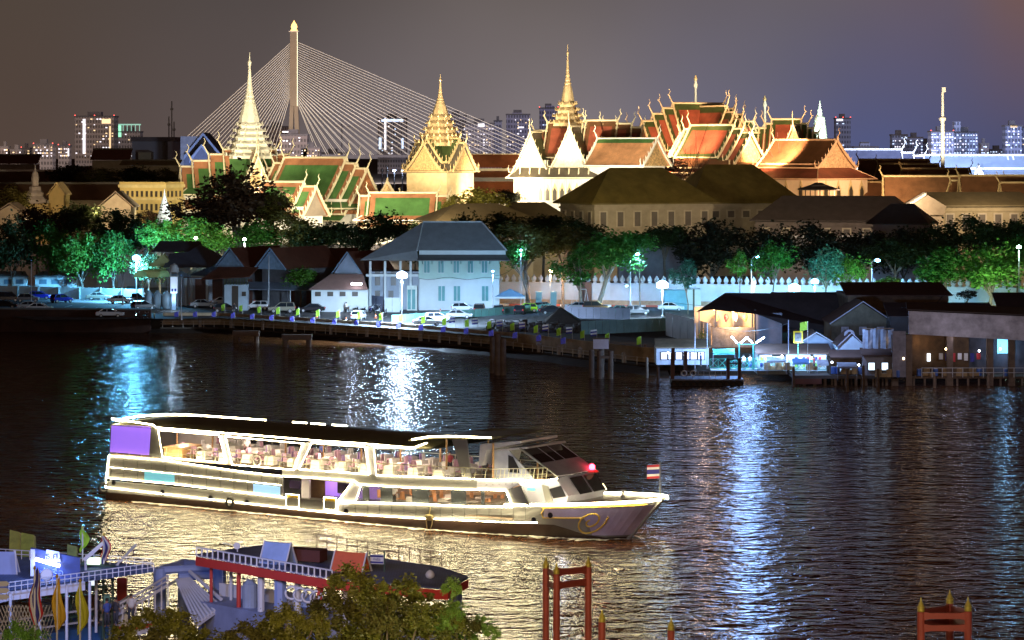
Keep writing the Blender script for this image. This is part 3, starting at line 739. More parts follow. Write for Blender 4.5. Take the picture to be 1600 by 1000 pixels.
for i in range(28):
    t = i/27
    for dy in (-3, 4):
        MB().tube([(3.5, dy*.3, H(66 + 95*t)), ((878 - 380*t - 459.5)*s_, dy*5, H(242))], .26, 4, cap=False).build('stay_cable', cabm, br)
MB().tube([(0, 0, 0), (0, 0, 1)], .3).build('maintenance_rail', conc, br)
# street lights near the bridge foot
for k, (x, y) in enumerate(((616, 268), (629, 269), (597, 266), (605, 262))):
    Dl = 1500.; h = wz(y, Dl)-GZ
    t = thing('street_lamp', ['bright blue-white floodlight mast left of the middle prasat', 'second blue-white floodlight mast nearest the middle prasat', 'unlit pole left of the bright floodlight masts', 'thin pole between the floodlight masts'][k], 'street lamp', (wx(x, Dl), Dl, GZ), 0, 'tall lamp masts left of the middle prasat')
    MB().tube([(0, 0, 0), (0, 0, h)], .35).build('pole', mat('pole_grey', (.4, .4, .42), .5), t)
    MB().lathe([(.3, 0), (.9 if k < 2 else .4, .5), (.3, 1.)], (0, -.5, h), 8).build('lamp_head', glow('flood_blue', (.55, .7, 1), 60) if k < 2 else MATS['pole_grey'], t)
# near-distance flat grey theatre and blue gabled hall at left
D = 1150.; s_ = D/F
t = thing('theatre', 'flat-roofed pale grey theatre block with a lower front wing, left of the blue gabled hall', 'building', (wx(240, D), D, GZ))
gy = mat('theatre_grey', (.30, .29, .30), .8, var=.08, vs=.05)
MB().box(-34*s_, 0, 0, 31*s_, 30, wz(221, D)-GZ).build('wall', gy, t); MB().box(-35*s_, -1, wz(221, D)-GZ+.01, 33*s_, 31, wz(214, D)-GZ).build('roof', mat('theatre_roof', (.16, .13, .12), .8), t)
MB().box(24*s_, -4, 0, 31*s_, -.05, wz(221, D)-GZ).build('side_wing', mat('theatre_pale', (.42, .41, .44), .8), t); MB().box(-20*s_, -8, 0, 0, -.05, wz(238, D)-GZ).build('front_wing', mat('theatre_tan', (.30, .24, .13), .8), t)
for k, (x, y) in enumerate(((264, 182), (268.5, 158), (272, 190))):
    q = thing('radio_mast', ['short thin radio mast beside the theatre, left of the tallest', 'tallest thin radio mast rising behind the theatre', 'shortest radio mast right of the tallest behind the theatre'][k], 'mast', (wx(x, 1200.), 1200., GZ))
    MB().tube([(0, 0, 0), (0, 0, wz(y, 1200.)-GZ)], .28, 5).build('mast', mat('mast_grey', (.4, .38, .36), .6), q); MB().box(-.6, -.3, wz(y, 1200.)-GZ-4, .6, .3, wz(y, 1200.)-GZ-3).build('aerial', MATS['mast_grey'], q)
D = 1050.; s_ = D/F
t = thing('gabled_hall', 'blue-lit hall with two stacked gables behind the green tiled roofs', 'building', (wx(318, D), D, GZ))
bl = mat('hall_blue', (.30, .36, .55), .7); bd = mat('hall_blue_dark', (.14, .16, .26), .7)
Z = lambda y: wz(y, D)-GZ
MB().slab([(-36*s_, 0, 0), (-4*s_, 0, 0), (-4*s_, 0, Z(213)), (-36*s_, 0, Z(213))], (0, 25, 0)).build('side_block', mat('hall_grey', (.30, .30, .36), .8), t)
def gable_front(x0, x1, ytop, yb, yo, nm):
    xm = (x0+x1)/2
    MB().slab([(x0*s_, yo, 0), (x1*s_, yo, 0), (x1*s_, yo, Z(yb)), (xm*s_, yo, Z(ytop)), (x0*s_, yo, Z(yb))], (0, 22, 0)).build(nm, bd, t)
    for a in (x0, x1):
        d = Vector(((xm-a)*s_, 0, Z(ytop)-Z(yb))); p = Vector((a*s_, yo-.6, Z(yb)))
        MB().slab([p, p+d, p+d+Vector((0, 0, -1.2)), p+Vector((0, 0, -1.6))], (0, 24, 0)).build('gable_trim', bl, t)
gable_front(-30, 30, 207, 243, -1, 'upper_gable'); gable_front(-19, 19, 225, 248, -6, 'lower_gable')
spot((wx(318, D), D-40, 12), (wx(318, D), D, 34), (.5, .65, 1), 60000, 80)
# added spots brighten the far tower faces, in place of haze
for x_, c_ in ((-520, (1, .72, .55)), (-330, (1, .78, .65)), (-130, (.95, .82, .80)), (30, (.9, .82, .95)), (200, (.70, .72, 1)), (380, (.50, .62, 1)), (560, (.50, .60, 1))):
    spot((x_, 2250, 30), (x_, 2900, 60), c_, 3.0e6, 150, 8, 'tower_fill')
# ------------------------------------------------------------------ Thai hall builder
cream = mat('cream_trim', (.72, .62, .40), .55, var=.1)
goldt = mat('gilded_trim', (.66, .50, .26), .45, metal=.25, var=.25, vs=1.5)
whitew = mat('lime_wall', (.74, .70, .60), .7, var=.08)
def tiles(name, col, sc=2.2): return mat(name, col, .45, var=.34, vs=.35, wave=('X', sc, .42), bump=.4, bs=5)
t_green = tiles('tile_green', (.085, .20, .055)); t_orange = tiles('tile_orange', (.44, .19, .09)); t_red = tiles('tile_red', (.36, .095, .055))
t_brown = tiles('tile_brown', (.16, .075, .035)); t_grey = tiles('tile_grey', (.13, .11, .08)); t_dgreen = tiles('tile_dark_green', (.06, .09, .03)); t_pale = tiles('tile_pale_orange', (.62, .30, .14))
pedm = mat('pediment_gold', (.60, .40, .18), .5, metal=.2, var=.55, vs=2.2, bump=.8, bs=2.5)
pedr = mat('pediment_red_gold', (.42, .17, .07), .5, metal=.2, var=.6, vs=2.2, bump=.8, bs=2.5)
darkwin = mat('window_dark', (.05, .04, .03), .4)
def curve(q, h, hw):              # q 0 ridge .. 1 eave -> (offset from ridge, drop)
    return hw*q, h*(1 - (1-q)**1.0 - 0.0) if False else h*(q*1.22 - .22*q*q)
def chofa(mb, p, d, h, r=.16):    # horn finial at a gable apex, leaning out along d
    d = Vector(d).normalized(); p = Vector(p); h *= .86
    mb.tube([p+Vector((0,0,-.3)), p+d*.35*h*.5+Vector((0,0,.25*h)), p+d*.34*h+Vector((0,0,.55*h)), p+d*.22*h+Vector((0,0,.8*h)), p+d*.32*h+Vector((0,0,h))], r, 5, r2=r*.25)
    mb.tube([p+d*.33*h+Vector((0,0,.55*h)), p+d*.44*h+Vector((0,0,.52*h))], r*.6, 4, r2=.03)
def hall(t, x0, x1, cy, z_r, h, hw, center, border, trim=cream, ped=pedm, ends=(1, 1), fin=3.0, tw=.45, bw_=.9, skirt=None, yaxis=False, seg=6, wallm=None, zw=None, hooks=True, low=0):
    """one gabled roof tier with its ridge along x (or y): two concave slopes, tile border, bargeboards, finials, pediments"""
    def T(x, y, z): return (y, x, z) if yaxis else (x, y, z)
    prof = [curve(i/seg, h, hw) for i in range(seg+1)]
    for sg in (-1, 1):
        if sg == 1 and not yaxis and False: continue
        mb = MB(); P = []
        for (o, dz) in prof: P += [T(x0, cy+sg*o, z_r-dz), T(x1, cy+sg*o, z_r-dz)]
        mb.add(P, [(2*i, 2*i+1, 2*i+3, 2*i+2) for i in range(seg)])
        lowr = [T(x0, cy+sg*o, z_r-dz-.25) if k == 0 else T(x1, cy+sg*o, z_r-dz-.25) for (o, dz) in prof for k in (0, 1)]
        mb.add(lowr, [(2*i, 2*i+2, 2*i+3, 2*i+1) for i in range(seg)])
        mb.build('roof_slope', border, t)
        if center is not None and x1-x0 > 2.6*bw_:
            mb = MB(); P = []
            n0 = .14; n1 = .86
            for i in range(seg+1):
                o, dz = curve(n0+(n1-n0)*i/seg, h, hw); P += [T(x0+bw_, cy+sg*(o+.03), z_r-dz+.06), T(x1-bw_, cy+sg*(o+.03), z_r-dz+.06)]
            mb.add(P, [(2*i, 2*i+1, 2*i+3, 2*i+2) for i in range(seg)]).build('tile_field', center, t)
    for lv in range(low):                  # extra overlapping lower roof bands under the eave
        for sg in (-1, 1):
            o0, z0_ = hw+lv*1.5-.5, z_r-h-.35-lv*1.35; mb = MB()
            mb.slab([T(x0-.1, cy+sg*o0, z0_), T(x1+.1, cy+sg*o0, z0_), T(x1+.1, cy+sg*(o0+1.7), z0_-1.1), T(x0-.1, cy+sg*(o0+1.7), z0_-1.1)], (0, 0, .14)); mb.build('lower_roof_band', center or border, t)
            MB().tube([T(x0-.3, cy+sg*(o0+1.75), z0_-1.1), T(x1+.3, cy+sg*(o0+1.75), z0_-1.1)], .15, 4).build('eave_board', trim, t)
    rd = MB(); rd.tube([T(x0-.2, cy, z_r+.12), T(x1+.2, cy, z_r+.12)], .26, 6); rd.build('ridge', trim, t)
    ev = MB()
    for sg in (-1, 1):
        o, dz = prof[-1]; a = T(x0, cy+sg*o, z_r-dz); b = T(x1, cy+sg*o, z_r-dz); ev.tube([a, b], .22, 4)
    ev.build('eave_board', trim, t)
    for e, xx, dr in ((ends[0], x0, -1), (ends[1], x1, 1)):
        if not e: continue
        bb = MB(); out = T(dr, 0, 0)
        for sg in (-1, 1):
            pts = [T(xx+dr*.25, cy+sg*o, z_r-dz+.15) for o, dz in prof]
            for a, b in zip(pts[:-1], pts[1:]):
                a, b = Vector(a), Vector(b)
                bb.slab([a+Vector((0,0,tw*.6)), b+Vector((0,0,tw*.6)), b-Vector((0,0,tw)), a-Vector((0,0,tw))], Vector(out)*.3)
                if hooks:
                    m_ = a.lerp(b, .5)+Vector((0, 0, tw*.5)); bb.tube([m_, m_+Vector(T(0, sg*.15, .75))], .13, 3, r2=.03)
            # hooked tail at the eave
            p = Vector(pts[-1]); bb.tube([p, p+Vector(T(0, sg*.7, .1)), p+Vector(T(0, sg*.9, .9)), p+Vector(T(0, sg*.7, 1.6))], .2, 4, r2=.05)
        bb.build('bargeboard', trim, t)
        cf = MB(); chofa(cf, T(xx+dr*.3, cy, z_r+.2), out, fin, .2); cf.build('roof_finial', trim, t)
        if e == 1:
            pd = MB(); P = [T(xx-dr*.5, cy-prof[-1][0]*.96, z_r-h)] + [T(xx-dr*.5, cy+s2*o, z_r-dz-.2) for s2, rng in ((-1, reversed(prof[:-1])), (1, prof[1:-1])) for o, dz in rng] + [T(xx-dr*.5, cy+prof[-1][0]*.96, z_r-h)]
            pd.slab(P, Vector(out)*.25); fixn(pd.build('pediment', ped, t))
def hook_roof(*a, **k): return hall(*a, **k)
def skirt_roof(t, x0, x1, y0, y1, z1, z0, out, m, trim=cream):
    """lean-to skirt roof round a rectangle: from height z1 on the wall down to z0, reaching 'out' metres"""
    mb = MB(); A = [(x0,y0,z1),(x1,y0,z1),(x1,y1,z1),(x0,y1,z1)]; B = [(x0-out,y0-out,z0),(x1+out,y0-out,z0),(x1+out,y1+out,z0),(x0-out,y1+out,z0)]
    mb.add(A+B, [(4,5,1,0),(5,6,2,1),(6,7,3,2),(7,4,0,3)]); mb.add([(a,b,c-.25) for a,b,c in A+B], [(0,1,5,4),(1,2,6,5),(2,3,7,6),(3,0,4,7)])
    mb.build('skirt_roof', m, t)
    e = MB(); 
    for i in range(4): e.tube([B[i], B[(i+1) % 4]], .2, 4)
    for i in range(4): e.tube([A[i], B[i]], .16, 4)
    e.build('skirt_trim', trim, t)
def body(t, x0, x1, y0, y1, z0, z1, m=whitew, wins=(), wf=None):
    MB().box(x0, y0, z0, x1, y1, z1).build('wall', m, t)
def win_front(t, xs, y, z0, z1, w=1.1, side='y', trim=goldt, m=darkwin, point_=True):
    """pointed windows on a wall; side y: wall faces -y at depth y; side x: wall faces +x at y"""
    for x in xs:
        P = [(-w/2, z0), (w/2, z0), (w/2, z1), (0, z1+(w*1.0 if point_ else 0)), (-w/2, z1)]
        Q = [(-w*.8, z0-.3), (w*.8, z0-.3), (w*.8, z1), (0, z1+(w*2.3 if point_ else .3)), (-w*.8, z1)]
        if side == 'y':
            f = MB().slab([(x+a, y-.12, z) for a, z in Q], (0, .1, 0)).build('window', trim, t)
            g_ = MB().slab([(x+a, y-.2, z) for a, z in P], (0, .07, 0)).build('pane', m, f)
        else:
            f = MB().slab([(y+.12, x+a, z) for a, z in Q], (-.1, 0, 0)).build('window', trim, t)
            g_ = MB().slab([(y+.2, x+a, z) for a, z in P], (-.07, 0, 0)).build('pane', m, f)
def spire(t, c, z0, z1, r0, tiers, m, m2, gap=None, name='spire'):
    """tiered square prasat spire: receding storeys with eaves, then bell, then needle"""
    H = z1-z0; zt_ = z0+H*gap; mb = MB(); z = z0; pr = []
    for i in range(tiers):
        a = r0*(1-i/tiers*.62); h = (zt_-z0)/tiers
        pr += [(a*.86, z), (a*.84, z+h*.45), (a*1.06, z+h*.5), (a*1.03, z+h*.62), (a*.8, z+h*.98)]; z += h
    core = MB().lathe([(r*1.30, z_) for r, z_ in pr], (c[0], c[1], 0), 4, PI/4); core.lathe([(r*1.08, z_) for r, z_ in pr], (c[0], c[1], 0), 8, PI/8)
    core.build('spire_tiers', m, t)
    # antefixes along each tier
    z = z0; af = MB()
    for i in range(tiers):
        a = r0*(1-i/tiers*.62)*1.02; h = (zt_-z0)/tiers; nn = max(2, 5-i)
        for sd in range(4):
            for k in range(nn):
                u = (k+.5)/nn*2-1
                px_, py_ = ((u*a*.86, -a), (a, u*a*.86), (u*a*.86, a), (-a, u*a*.86))[sd]
                af.lathe([(h*.13, 0), (h*.16, h*.2), (.03, h*.62)], (c[0]+px_, c[1]+py_, z+h*.5), 4)
        z += h
    af.build('antefixes', m2, t)
    a = r0*.42; h = H*(1-gap)
    MB().lathe([(a*1.05, 0), (a, h*.04), (a*.92, h*.10), (a*.62, h*.26), (a*.50, h*.30), (a*.56, h*.32), (a*.40, h*.36), (a*.45, h*.38), (a*.30, h*.44), (a*.34, h*.46), (a*.22, h*.54), (a*.25, h*.555), (a*.16, h*.66), (a*.11, h*.8), (a*.2, h*.86), (a*.06, h*.9), (.05, h)], (c[0], c[1], zt_), 10).build(name, m, t)
# ------------------------------------------------------------------ palace and temples
def P2(px, D): return wx(px, D)
WARM = (1, .80, .50); WHITE = (1, .88, .64); ORG = (1, .62, .34); COOL = (.62, .74, 1.)
def place(name, label, cat, px, D, rot): return thing(name, label, cat, (wx(px, D), D, GZ), R(rot))
# ---- A: cruciform hall with white spire and green roofs (ridge left-right, arm towards the camera)
D = 620.; s = D/F; Z = lambda y, d=0: wz(y, D+d)-GZ
X = lambda px: (px-390)*s
A = place('throne_hall', 'white-lit cruciform throne hall with tall white spire and stepped green roofs edged in orange', 'temple', 390, D, 13)
k = 1/math.cos(R(13))
body(A, X(286)*k, X(512)*k, -5, 5, 0, Z(298))
hall(A, X(352)*k, X(428)*k, 0, Z(234), 11, 6.5, t_green, t_orange, fin=4.5, ends=(1, 1))
hall(A, X(330)*k, X(448)*k, 0, Z(242), 10, 6.6, t_green, t_orange, fin=4.2)
hall(A, X(305)*k, X(470)*k, 0, Z(252), 10, 6.8, t_green, t_orange, fin=4.2)
hall(A, X(287)*k, X(488)*k, 0, Z(261), 9.5, 7.0, t_green, t_orange, fin=4.0)
skirt_roof(A, X(290)*k, X(486)*k, -6.5, 6.5, Z(293), Z(303), 2.0, t_green)
hall(A, -11, 6, 0, Z(236), 11, 4.8, t_green, t_orange, fin=4.5, yaxis=True, ends=(1, 0))
hall(A, -14, 6, 0, Z(246), 10.5, 5.2, t_green, t_orange, fin=4.0, yaxis=True, ends=(1, 0))
body(A, -4.4, 4.4, -12, 0, 0, Z(300))
wm = mat('prasat_white', (.74, .70, .56), .5, var=.12)
spire(A, (0, 0), Z(248), Z(82), 5.6, 6, wm, wm, .34)
win_front(A, [X(300+i*14)*k for i in range(4)], -5, 4, 8); 
# ---- right hall with green roof, gable facing right-front
Dh = 600.
H2 = place('green_roofed_hall', 'tall green and orange roofed hall with three stepped gables and a red carved pediment', 'temple', 520, Dh, -38)
s2 = Dh/F; Zh = lambda y: wz(y, Dh)-GZ
for a, b, zz, hw, e in ((-14, 3.5, 247, 9.5, (1, 1)), (-17, 6.5, 256, 9.7, (1, 1)), (-19, 9.5, 264, 10, (1, 1))):
    hall(H2, a, b, 0, Zh(zz), 9.6, hw*.74, t_green, t_orange, fin=4.2, ends=e, ped=pedr, low=1)
body(H2, -18, 8.5, -6.3, 6.3, 0, Zh(310)); skirt_roof(H2, -18, 8.6, -7.2, 7.2, Zh(314), Zh(324), 2.2, t_green)
win_front(H2, [-15, -11, -7, -3, 1, 5], -6.3, 4, 7.5)
# ---- lower left small hall (green/orange) (412-500, 283-345)
Dl = 575.; Zl = lambda y: wz(y, Dl)-GZ
H3 = place('small_green_hall', 'small lower hall with pale green and orange roof and a dark grey gable facing right', 'temple', 452, Dl, -32)
hall(H3, -6.2, 3.4, 0, Zl(285), 6, 4.6, t_green, t_orange, fin=3.0, ped=mat('ped_grey', (.25, .2, .15), .7), bw_=1.1)
hall(H3, -6.2, 6.6, 0, Zl(292), 6, 4.8, t_green, t_orange, fin=3.0, ped=mat('ped_grey', (.25, .2, .15), .7))
body(H3, -6, 6, -3.6, 3.6, 0, Zl(322))
# ---- low long hall in front (575-697, 303-345)
H4 = place('low_green_hall', 'low wide hall with bright green roof panel in an orange border behind the blue-roofed house', 'temple', 636, Dl, -4)
sl_ = Dl/F
hall(H4, -7.6, 6.0, 0, Zl(302), 6, 5.2, t_green, t_orange, fin=2.6, bw_=1.1, ped=pedm, hooks=False)
hall(H4, -9.6, 8.2, 0, Zl(307), 6.4, 5.6, t_green, t_orange, fin=2.6, bw_=.9, ped=pedm, hooks=False)
skirt_roof(H4, -8.8, 7.6, -5.4, 5.4, Zl(336), Zl(343), 1.6, t_orange, whitew); body(H4, -8.5, 7.4, -4.6, 4.6, 0, Zl(338))
H5 = place('small_gable_shrine', 'tiny white gabled shrine peeking up between two green roofs', 'shrine', 605, 640, 0)
MB().add([(-4.5, 0, 0), (4.5, 0, 0), (4.5, 3, 0), (-4.5, 3, 0), (-4.5, 0, wz(303, 640)-GZ), (4.5, 0, wz(303, 640)-GZ), (4.5, 3, wz(303, 640)-GZ), (-4.5, 3, wz(303, 640)-GZ)], [(0,3,2,1),(4,5,6,7),(0,1,5,4),(1,2,6,5),(2,3,7,6),(3,0,4,7)]).build('wall', whitew, H5)
hall(H5, -1, 3, 0, wz(284, 640)-GZ, 3.2, 2.0, None, t_orange, fin=1.0, yaxis=True, hooks=False)
# ---- B: middle prasat with gold spire
D = 640.; s = D/F; Zb = lambda y: wz(y, D)-GZ
B = place('gilded_prasat', 'square gilded hall with tiered gold spire and carved gables, middle of the palace', 'temple', 688, D, -33)
body(B, -5.6, 5.6, -5.6, 5.6, 0, Zb(268), mat('prasat_wall', (.72, .55, .30), .6, var=.15))
skirt_roof(B, -4.6, 4.6, -4.6, 4.6, Zb(262), Zb(268), 2.0, t_grey, goldt)
for ya in (False, True):
    hall(B, -6.6, 6.6, 0, Zb(224), 6.3, 5.0, None, t_grey, goldt, fin=2.2, yaxis=ya, ped=pedm)
    hall(B, -5.0, 5.0, 0, Zb(217), 5.5, 4.4, None, t_dgreen, goldt, fin=2.0, yaxis=ya, ped=pedm)
gs = mat('spire_gold', (.66, .50, .28), .42, metal=.35, var=.2)
spire(B, (0, 0), Zb(228), Zb(116), 4.3, 5, gs, goldt, .44)
win_front(B, [-4, -2, 0, 2, 4], -5.6, 3.5, 6.5, .7); win_front(B, [-4, -2, 0, 2, 4], 5.6, 3.5, 6.5, .7, 'x')
# ---- D: long red-roofed gallery
D = 690.; s = D/F; Zd = lambda y: wz(y, D)-GZ
G = place('long_red_gallery', 'long plain gallery with bands of rust red roof right of the gilded prasat', 'building', 775, D, 0)
MB().slab([(-9, 0, Zd(262)), (11, 0, Zd(262)), (11, 4, Zd(241)), (-9, 4, Zd(241))], (0, .3, .1)).build('upper_roof', mat('tile_rust', (.42, .13, .05), .6, var=.2, wave=('X', 1.6, .3)), G)
MB().box(-9.2, 3.9, Zd(243), 11.2, 4.6, Zd(240)).build('ridge', cream, G)
MB().slab([(-9, -3, Zd(277)), (11, -3, Zd(277)), (11, .2, Zd(266)), (-9, .2, Zd(266))], (0, .3, .1)).build('middle_roof', tiles('tile_rust_dark', (.30, .09, .03)), G)
MB().box(-9.1, -.1, Zd(267), 11.1, .4, Zd(263)).build('roof_band', cream, G)
MB().slab([(-9, -9, Zd(306)), (11, -9, Zd(306)), (11, -3, Zd(283)), (-9, -3, Zd(283))], (0, .3, .1)).build('lower_roof', MATS['tile_rust'], G)
MB().box(-9, -3.1, Zd(284), 11, -2.4, Zd(277)).build('roof_band', t_grey, G); MB().box(-8.8, -8.5, 0, 10.8, 4, Zd(303)).build('wall', whitew, G)
# ---- C: Chakri style hall (white facade, tiered gilded spire)
D = 650.; s = D/F; Zc = lambda y: wz(y, D)-GZ
C_ = place('spired_palace_hall', 'long white palace hall with pointed windows, dark roofs and the tall central gold spire', 'palace', 887, D, -14)
Xc = lambda px: (px-887)*s/math.cos(R(14))
body(C_, Xc(822), Xc(1000), -12, 7, 0, Zc(277), whitew)
MB().box(Xc(822)-.3, -12.4, Zc(318), Xc(1000), -12.02, Zc(312)).build('plinth', whitew, C_)
skirt_roof(C_, Xc(828), Xc(1000), -11.2, 6.2, Zc(262), Zc(277), 2.4, t_grey, cream)
body(C_, Xc(832), Xc(1000), -5.5, 5.5, Zc(277), Zc(250), whitew)
for x0, x1, zr in ((838, 872, 205), (858, 908, 192), (880, 935, 200), (918, 962, 189), (944, 984, 194), (968, 1000, 200)):
    hall(C_, Xc(x0), Xc(x1), 0, Zc(zr), 8.2, 5.6, t_red, t_brown, fin=3.2, bw_=.8, low=1, ped=mat('ped_white_gold', (.70, .60, .40), .55, var=.3, vs=2))
for px, yt in ((846, 207), (907, 198)):
    hall(C_, -11.6 if px > 880 else -11, 3, Xc(px), Zc(yt), 9.5, 4.4, t_dgreen, t_grey, fin=3.4, yaxis=True, ped=MATS['ped_white_gold'], ends=(1, 0))
    body(C_, Xc(px)-3.6, Xc(px)+3.6, -10.4, 0, 0, Zc(250), whitew)
spire(C_, (0, 0), Zc(197), Zc(70), 3.6, 4, gs, goldt, .30)
for k_ in range(11): MB().tube([(Xc(832+k_*15), -12.1, Zc(262)), (Xc(832+k_*15), -12.6, Zc(272)), (Xc(832+k_*15), -13.3, Zc(278))], .2, 4).build('eave_bracket', cream, C_)
win_front(C_, [Xc(829+i*11.2) for i in range(14)], -12, Zc(314), Zc(298), .9)
for k_ in range(15): MB().box(Xc(823.5+k_*11.2)-.18, -12.4, Zc(318), Xc(823.5+k_*11.2)+.18, -12.03, Zc(279)).build('pilaster', whitew, C_)
# ---- pale orange hall right of it (938-1035, 213-262)
D = 635.; Z = lambda y: wz(y, D)-GZ
Q = place('pale_orange_hall', 'pale peach-roofed hall with green ridge band and carved gable, behind the dark hipped roofs', 'temple', 985, D, -38)
hall(Q, -9, 7.2, 0, Z(217), 6.2, 5.8, None, t_pale, whitew, fin=3.6, ped=pedm); body(Q, -8.5, 6.5, -4.5, 4.5, 0, Z(255))
MB().add([(-8.9, -.35, Z(217)-.05), (7.1, -.35, Z(217)-.05), (7.1, -1.3, Z(217)-.95), (-8.9, -1.3, Z(217)-.95)], [(0, 1, 2, 3)]).build('green_band', t_green, Q)
# ---- E: great red roofs, centre (1020-1260)
D = 700.; s = D/F; Z = lambda y: wz(y, D)-GZ
E = place('great_red_hall', 'largest hall with seven stepped red roof tiers, dark green borders and cream finials', 'temple', 1087, D, 27)
Xe = lambda px: (px-1087)*s/math.cos(R(27))
for x0, x1, zr, h, hw in ((1052, 1130, 162, 12.5, 7.4), (1036, 1146, 170, 12, 7.7), (1020, 1160, 179, 11.5, 7.9), (1003, 1178, 190, 11, 8.1), (984, 1194, 200, 10, 8.3), (970, 1206, 208, 9.4, 8.5)):
    hall(E, Xe(x0), Xe(x1), 0, Z(zr), h*.80, hw*.82, t_red, t_dgreen, fin=4.2, bw_=.8, low=2)
skirt_roof(E, Xe(985), Xe(1196), -8, 8, Z(240), Z(254), 3.0, t_red); body(E, Xe(985), Xe(1196), -8.2, 8.2, 0, Z(252), cream)
hall(E, -13, 3, Xe(1093), Z(167), 10, 5.0, t_red, t_dgreen, fin=4.6, yaxis=True, ends=(1, 0)); hall(E, -16.5, 3, Xe(1093), Z(177), 10.5, 5.6, t_red, t_dgreen, fin=4.0, yaxis=True, ends=(1, 0), low=1); hall(E, -20, 3, Xe(1093), Z(188), 11, 6.2, t_red, t_dgreen, fin=4.0, yaxis=True, ends=(1, 0))
body(E, Xe(1093)-5, Xe(1093)+5, -19, 0, 0, Z(235), cream)
for k_, (px, yt, yb) in enumerate(((1087, 122, 162), (1195, 154, 192))):
    q = thing('thin_spire', ['tall thin white spire rising over the great red hall', 'shorter thin white spire right of the great red hall'][k_], 'spire', (wx(px, 730), 730, 20))
    h = wz(yt, 730)-20
    MB().lathe([(1.3, 0), (1.2, 4), (.5, 8), (.32, h*.9), (.6, h*.93), (.1, h)], n=8).build('shaft', whitew, q)
    MB().lathe([(.2, 0), (.5, .8), (.1, 1.8)], (0, 0, h-1), 6).build('tip', goldt, q)
E2 = place('gabled_red_hall', 'red hall with a broad gilded carved gable, in front of the great red hall', 'temple', 1128, 655, -48)
Z = lambda y: wz(y, 655)-GZ
hall(E2, -10, 3.6, 0, Z(196), 7.6, 5.6, t_red, t_dgreen, fin=4.2, low=1); hall(E2, -12, 6.4, 0, Z(202), 7.6, 5.9, t_red, t_dgreen, fin=4.0, low=1); hall(E2, -13.5, 9.2, 0, Z(208), 8, 6.4, t_red, t_dgreen, fin=3.8, low=1)
skirt_roof(E2, -11, 8.2, -6.2, 6.2, Z(250), Z(262), 2.6, t_brown); body(E2, -11, 8.2, -6, 6, 0, Z(258), mat('warm_wall', (.72, .55, .32), .6, var=.08))
win_front(E2, [-4, 0, 4], 8.2, 3.5, 7.5, 1.2, 'x')
# ---- E3: darker stepped roofs right (1195-1280)
E3 = place('stepped_dark_red_hall', 'stepped dark red roofed hall in front of the white stupa', 'temple', 1228, 680, -12)
Z = lambda y: wz(y, 680)-GZ; Xe = lambda px: (px-1228)*680/F
for x0, x1, zr in ((1208, 1250, 187), (1198, 1260, 194), (1188, 1268, 201), (1178, 1276, 208)):
    hall(E3, Xe(x0), Xe(x1), 0, Z(zr), 7.8, 5.4, t_red, t_dgreen, fin=3.8, bw_=.7, low=2)
body(E3, Xe(1184), Xe(1272), -6, 6, 0, Z(245), cream); hall(E3, -16, 4, Xe(1250), Z(196), 10, 4.6, t_brown, t_dgreen, fin=3.6, yaxis=True, ends=(1, 0)); body(E3, Xe(1250)-4, Xe(1250)+4, -15, 0, 0, Z(245), cream)
# ---- F: right hall with pink carved pediment
D = 640.; Z = lambda y: wz(y, D)-GZ
Fh = place('pink_gabled_hall', 'rust-roofed hall with an orange-lit carved pediment and arched windows, right part of the palace', 'temple', 1272, D, -52)
hall(Fh, -13, 7.2, 0, Z(219), 6.4, 6.2, None, t_brown, mat('pink_trim', (.66, .42, .25), .6), fin=3.2, ped=mat('pediment_pink', (.66, .40, .22), .5, var=.5, vs=2.4, bump=.8, bs=2.5))
skirt_roof(Fh, -12.4, 6.8, -5.4, 5.4, Z(262), Z(279), 4.2, t_red, MATS['pink_trim']); MB().box(-12.4, -5.4, Z(262), 6.8, 5.4, Z(255)).build('frieze', MATS['pink_trim'], Fh)
body(Fh, -14.5, 9.4, -8, 8, 0, Z(278), mat('peach_wall', (.72, .56, .38), .6, var=.08))
win_front(Fh, [-5.5, -1.5, 2.5, 6.0], 9.4, Z(306), Z(297), 1.1, 'x', trim=goldt); win_front(Fh, [-11, -6, -1, 4], -8, Z(306), Z(297), 1.1, 'y', trim=goldt)
# white stupa
st_ = thing('white_stupa', 'white ribbed corncob stupa rising behind the right tiered roofs', 'stupa', (wx(1281, 720), 720, 10))
Hs = wz(157, 720)-10; mb = MB(); zz_ = lambda y: wz(y, 720)-10
pr = [(2.3, 0), (2.2, zz_(226))]
for i in range(9):
    z = zz_(224-i*4.6); r = 2.0-(i/9)**1.6*.75; pr += [(r, z), (r*.90, z+.45), (r*1.03, z+.55)]
pr += [(1.0, zz_(182)), (.55, zz_(180)), (.75, zz_(178)), (.5, zz_(175)), (.62, zz_(172)), (.3, zz_(168)), (.36, zz_(166)), (.04, Hs)]
mb.lathe(pr, n=12); mb.build('tower', mat('stupa_white', (.70, .78, .68), .6, var=.1), st_); MB().lathe([(4.2, 0), (4.0, 2), (3.4, 2.2)], (0, 0, -10), 12).build('base', whitew, st_)
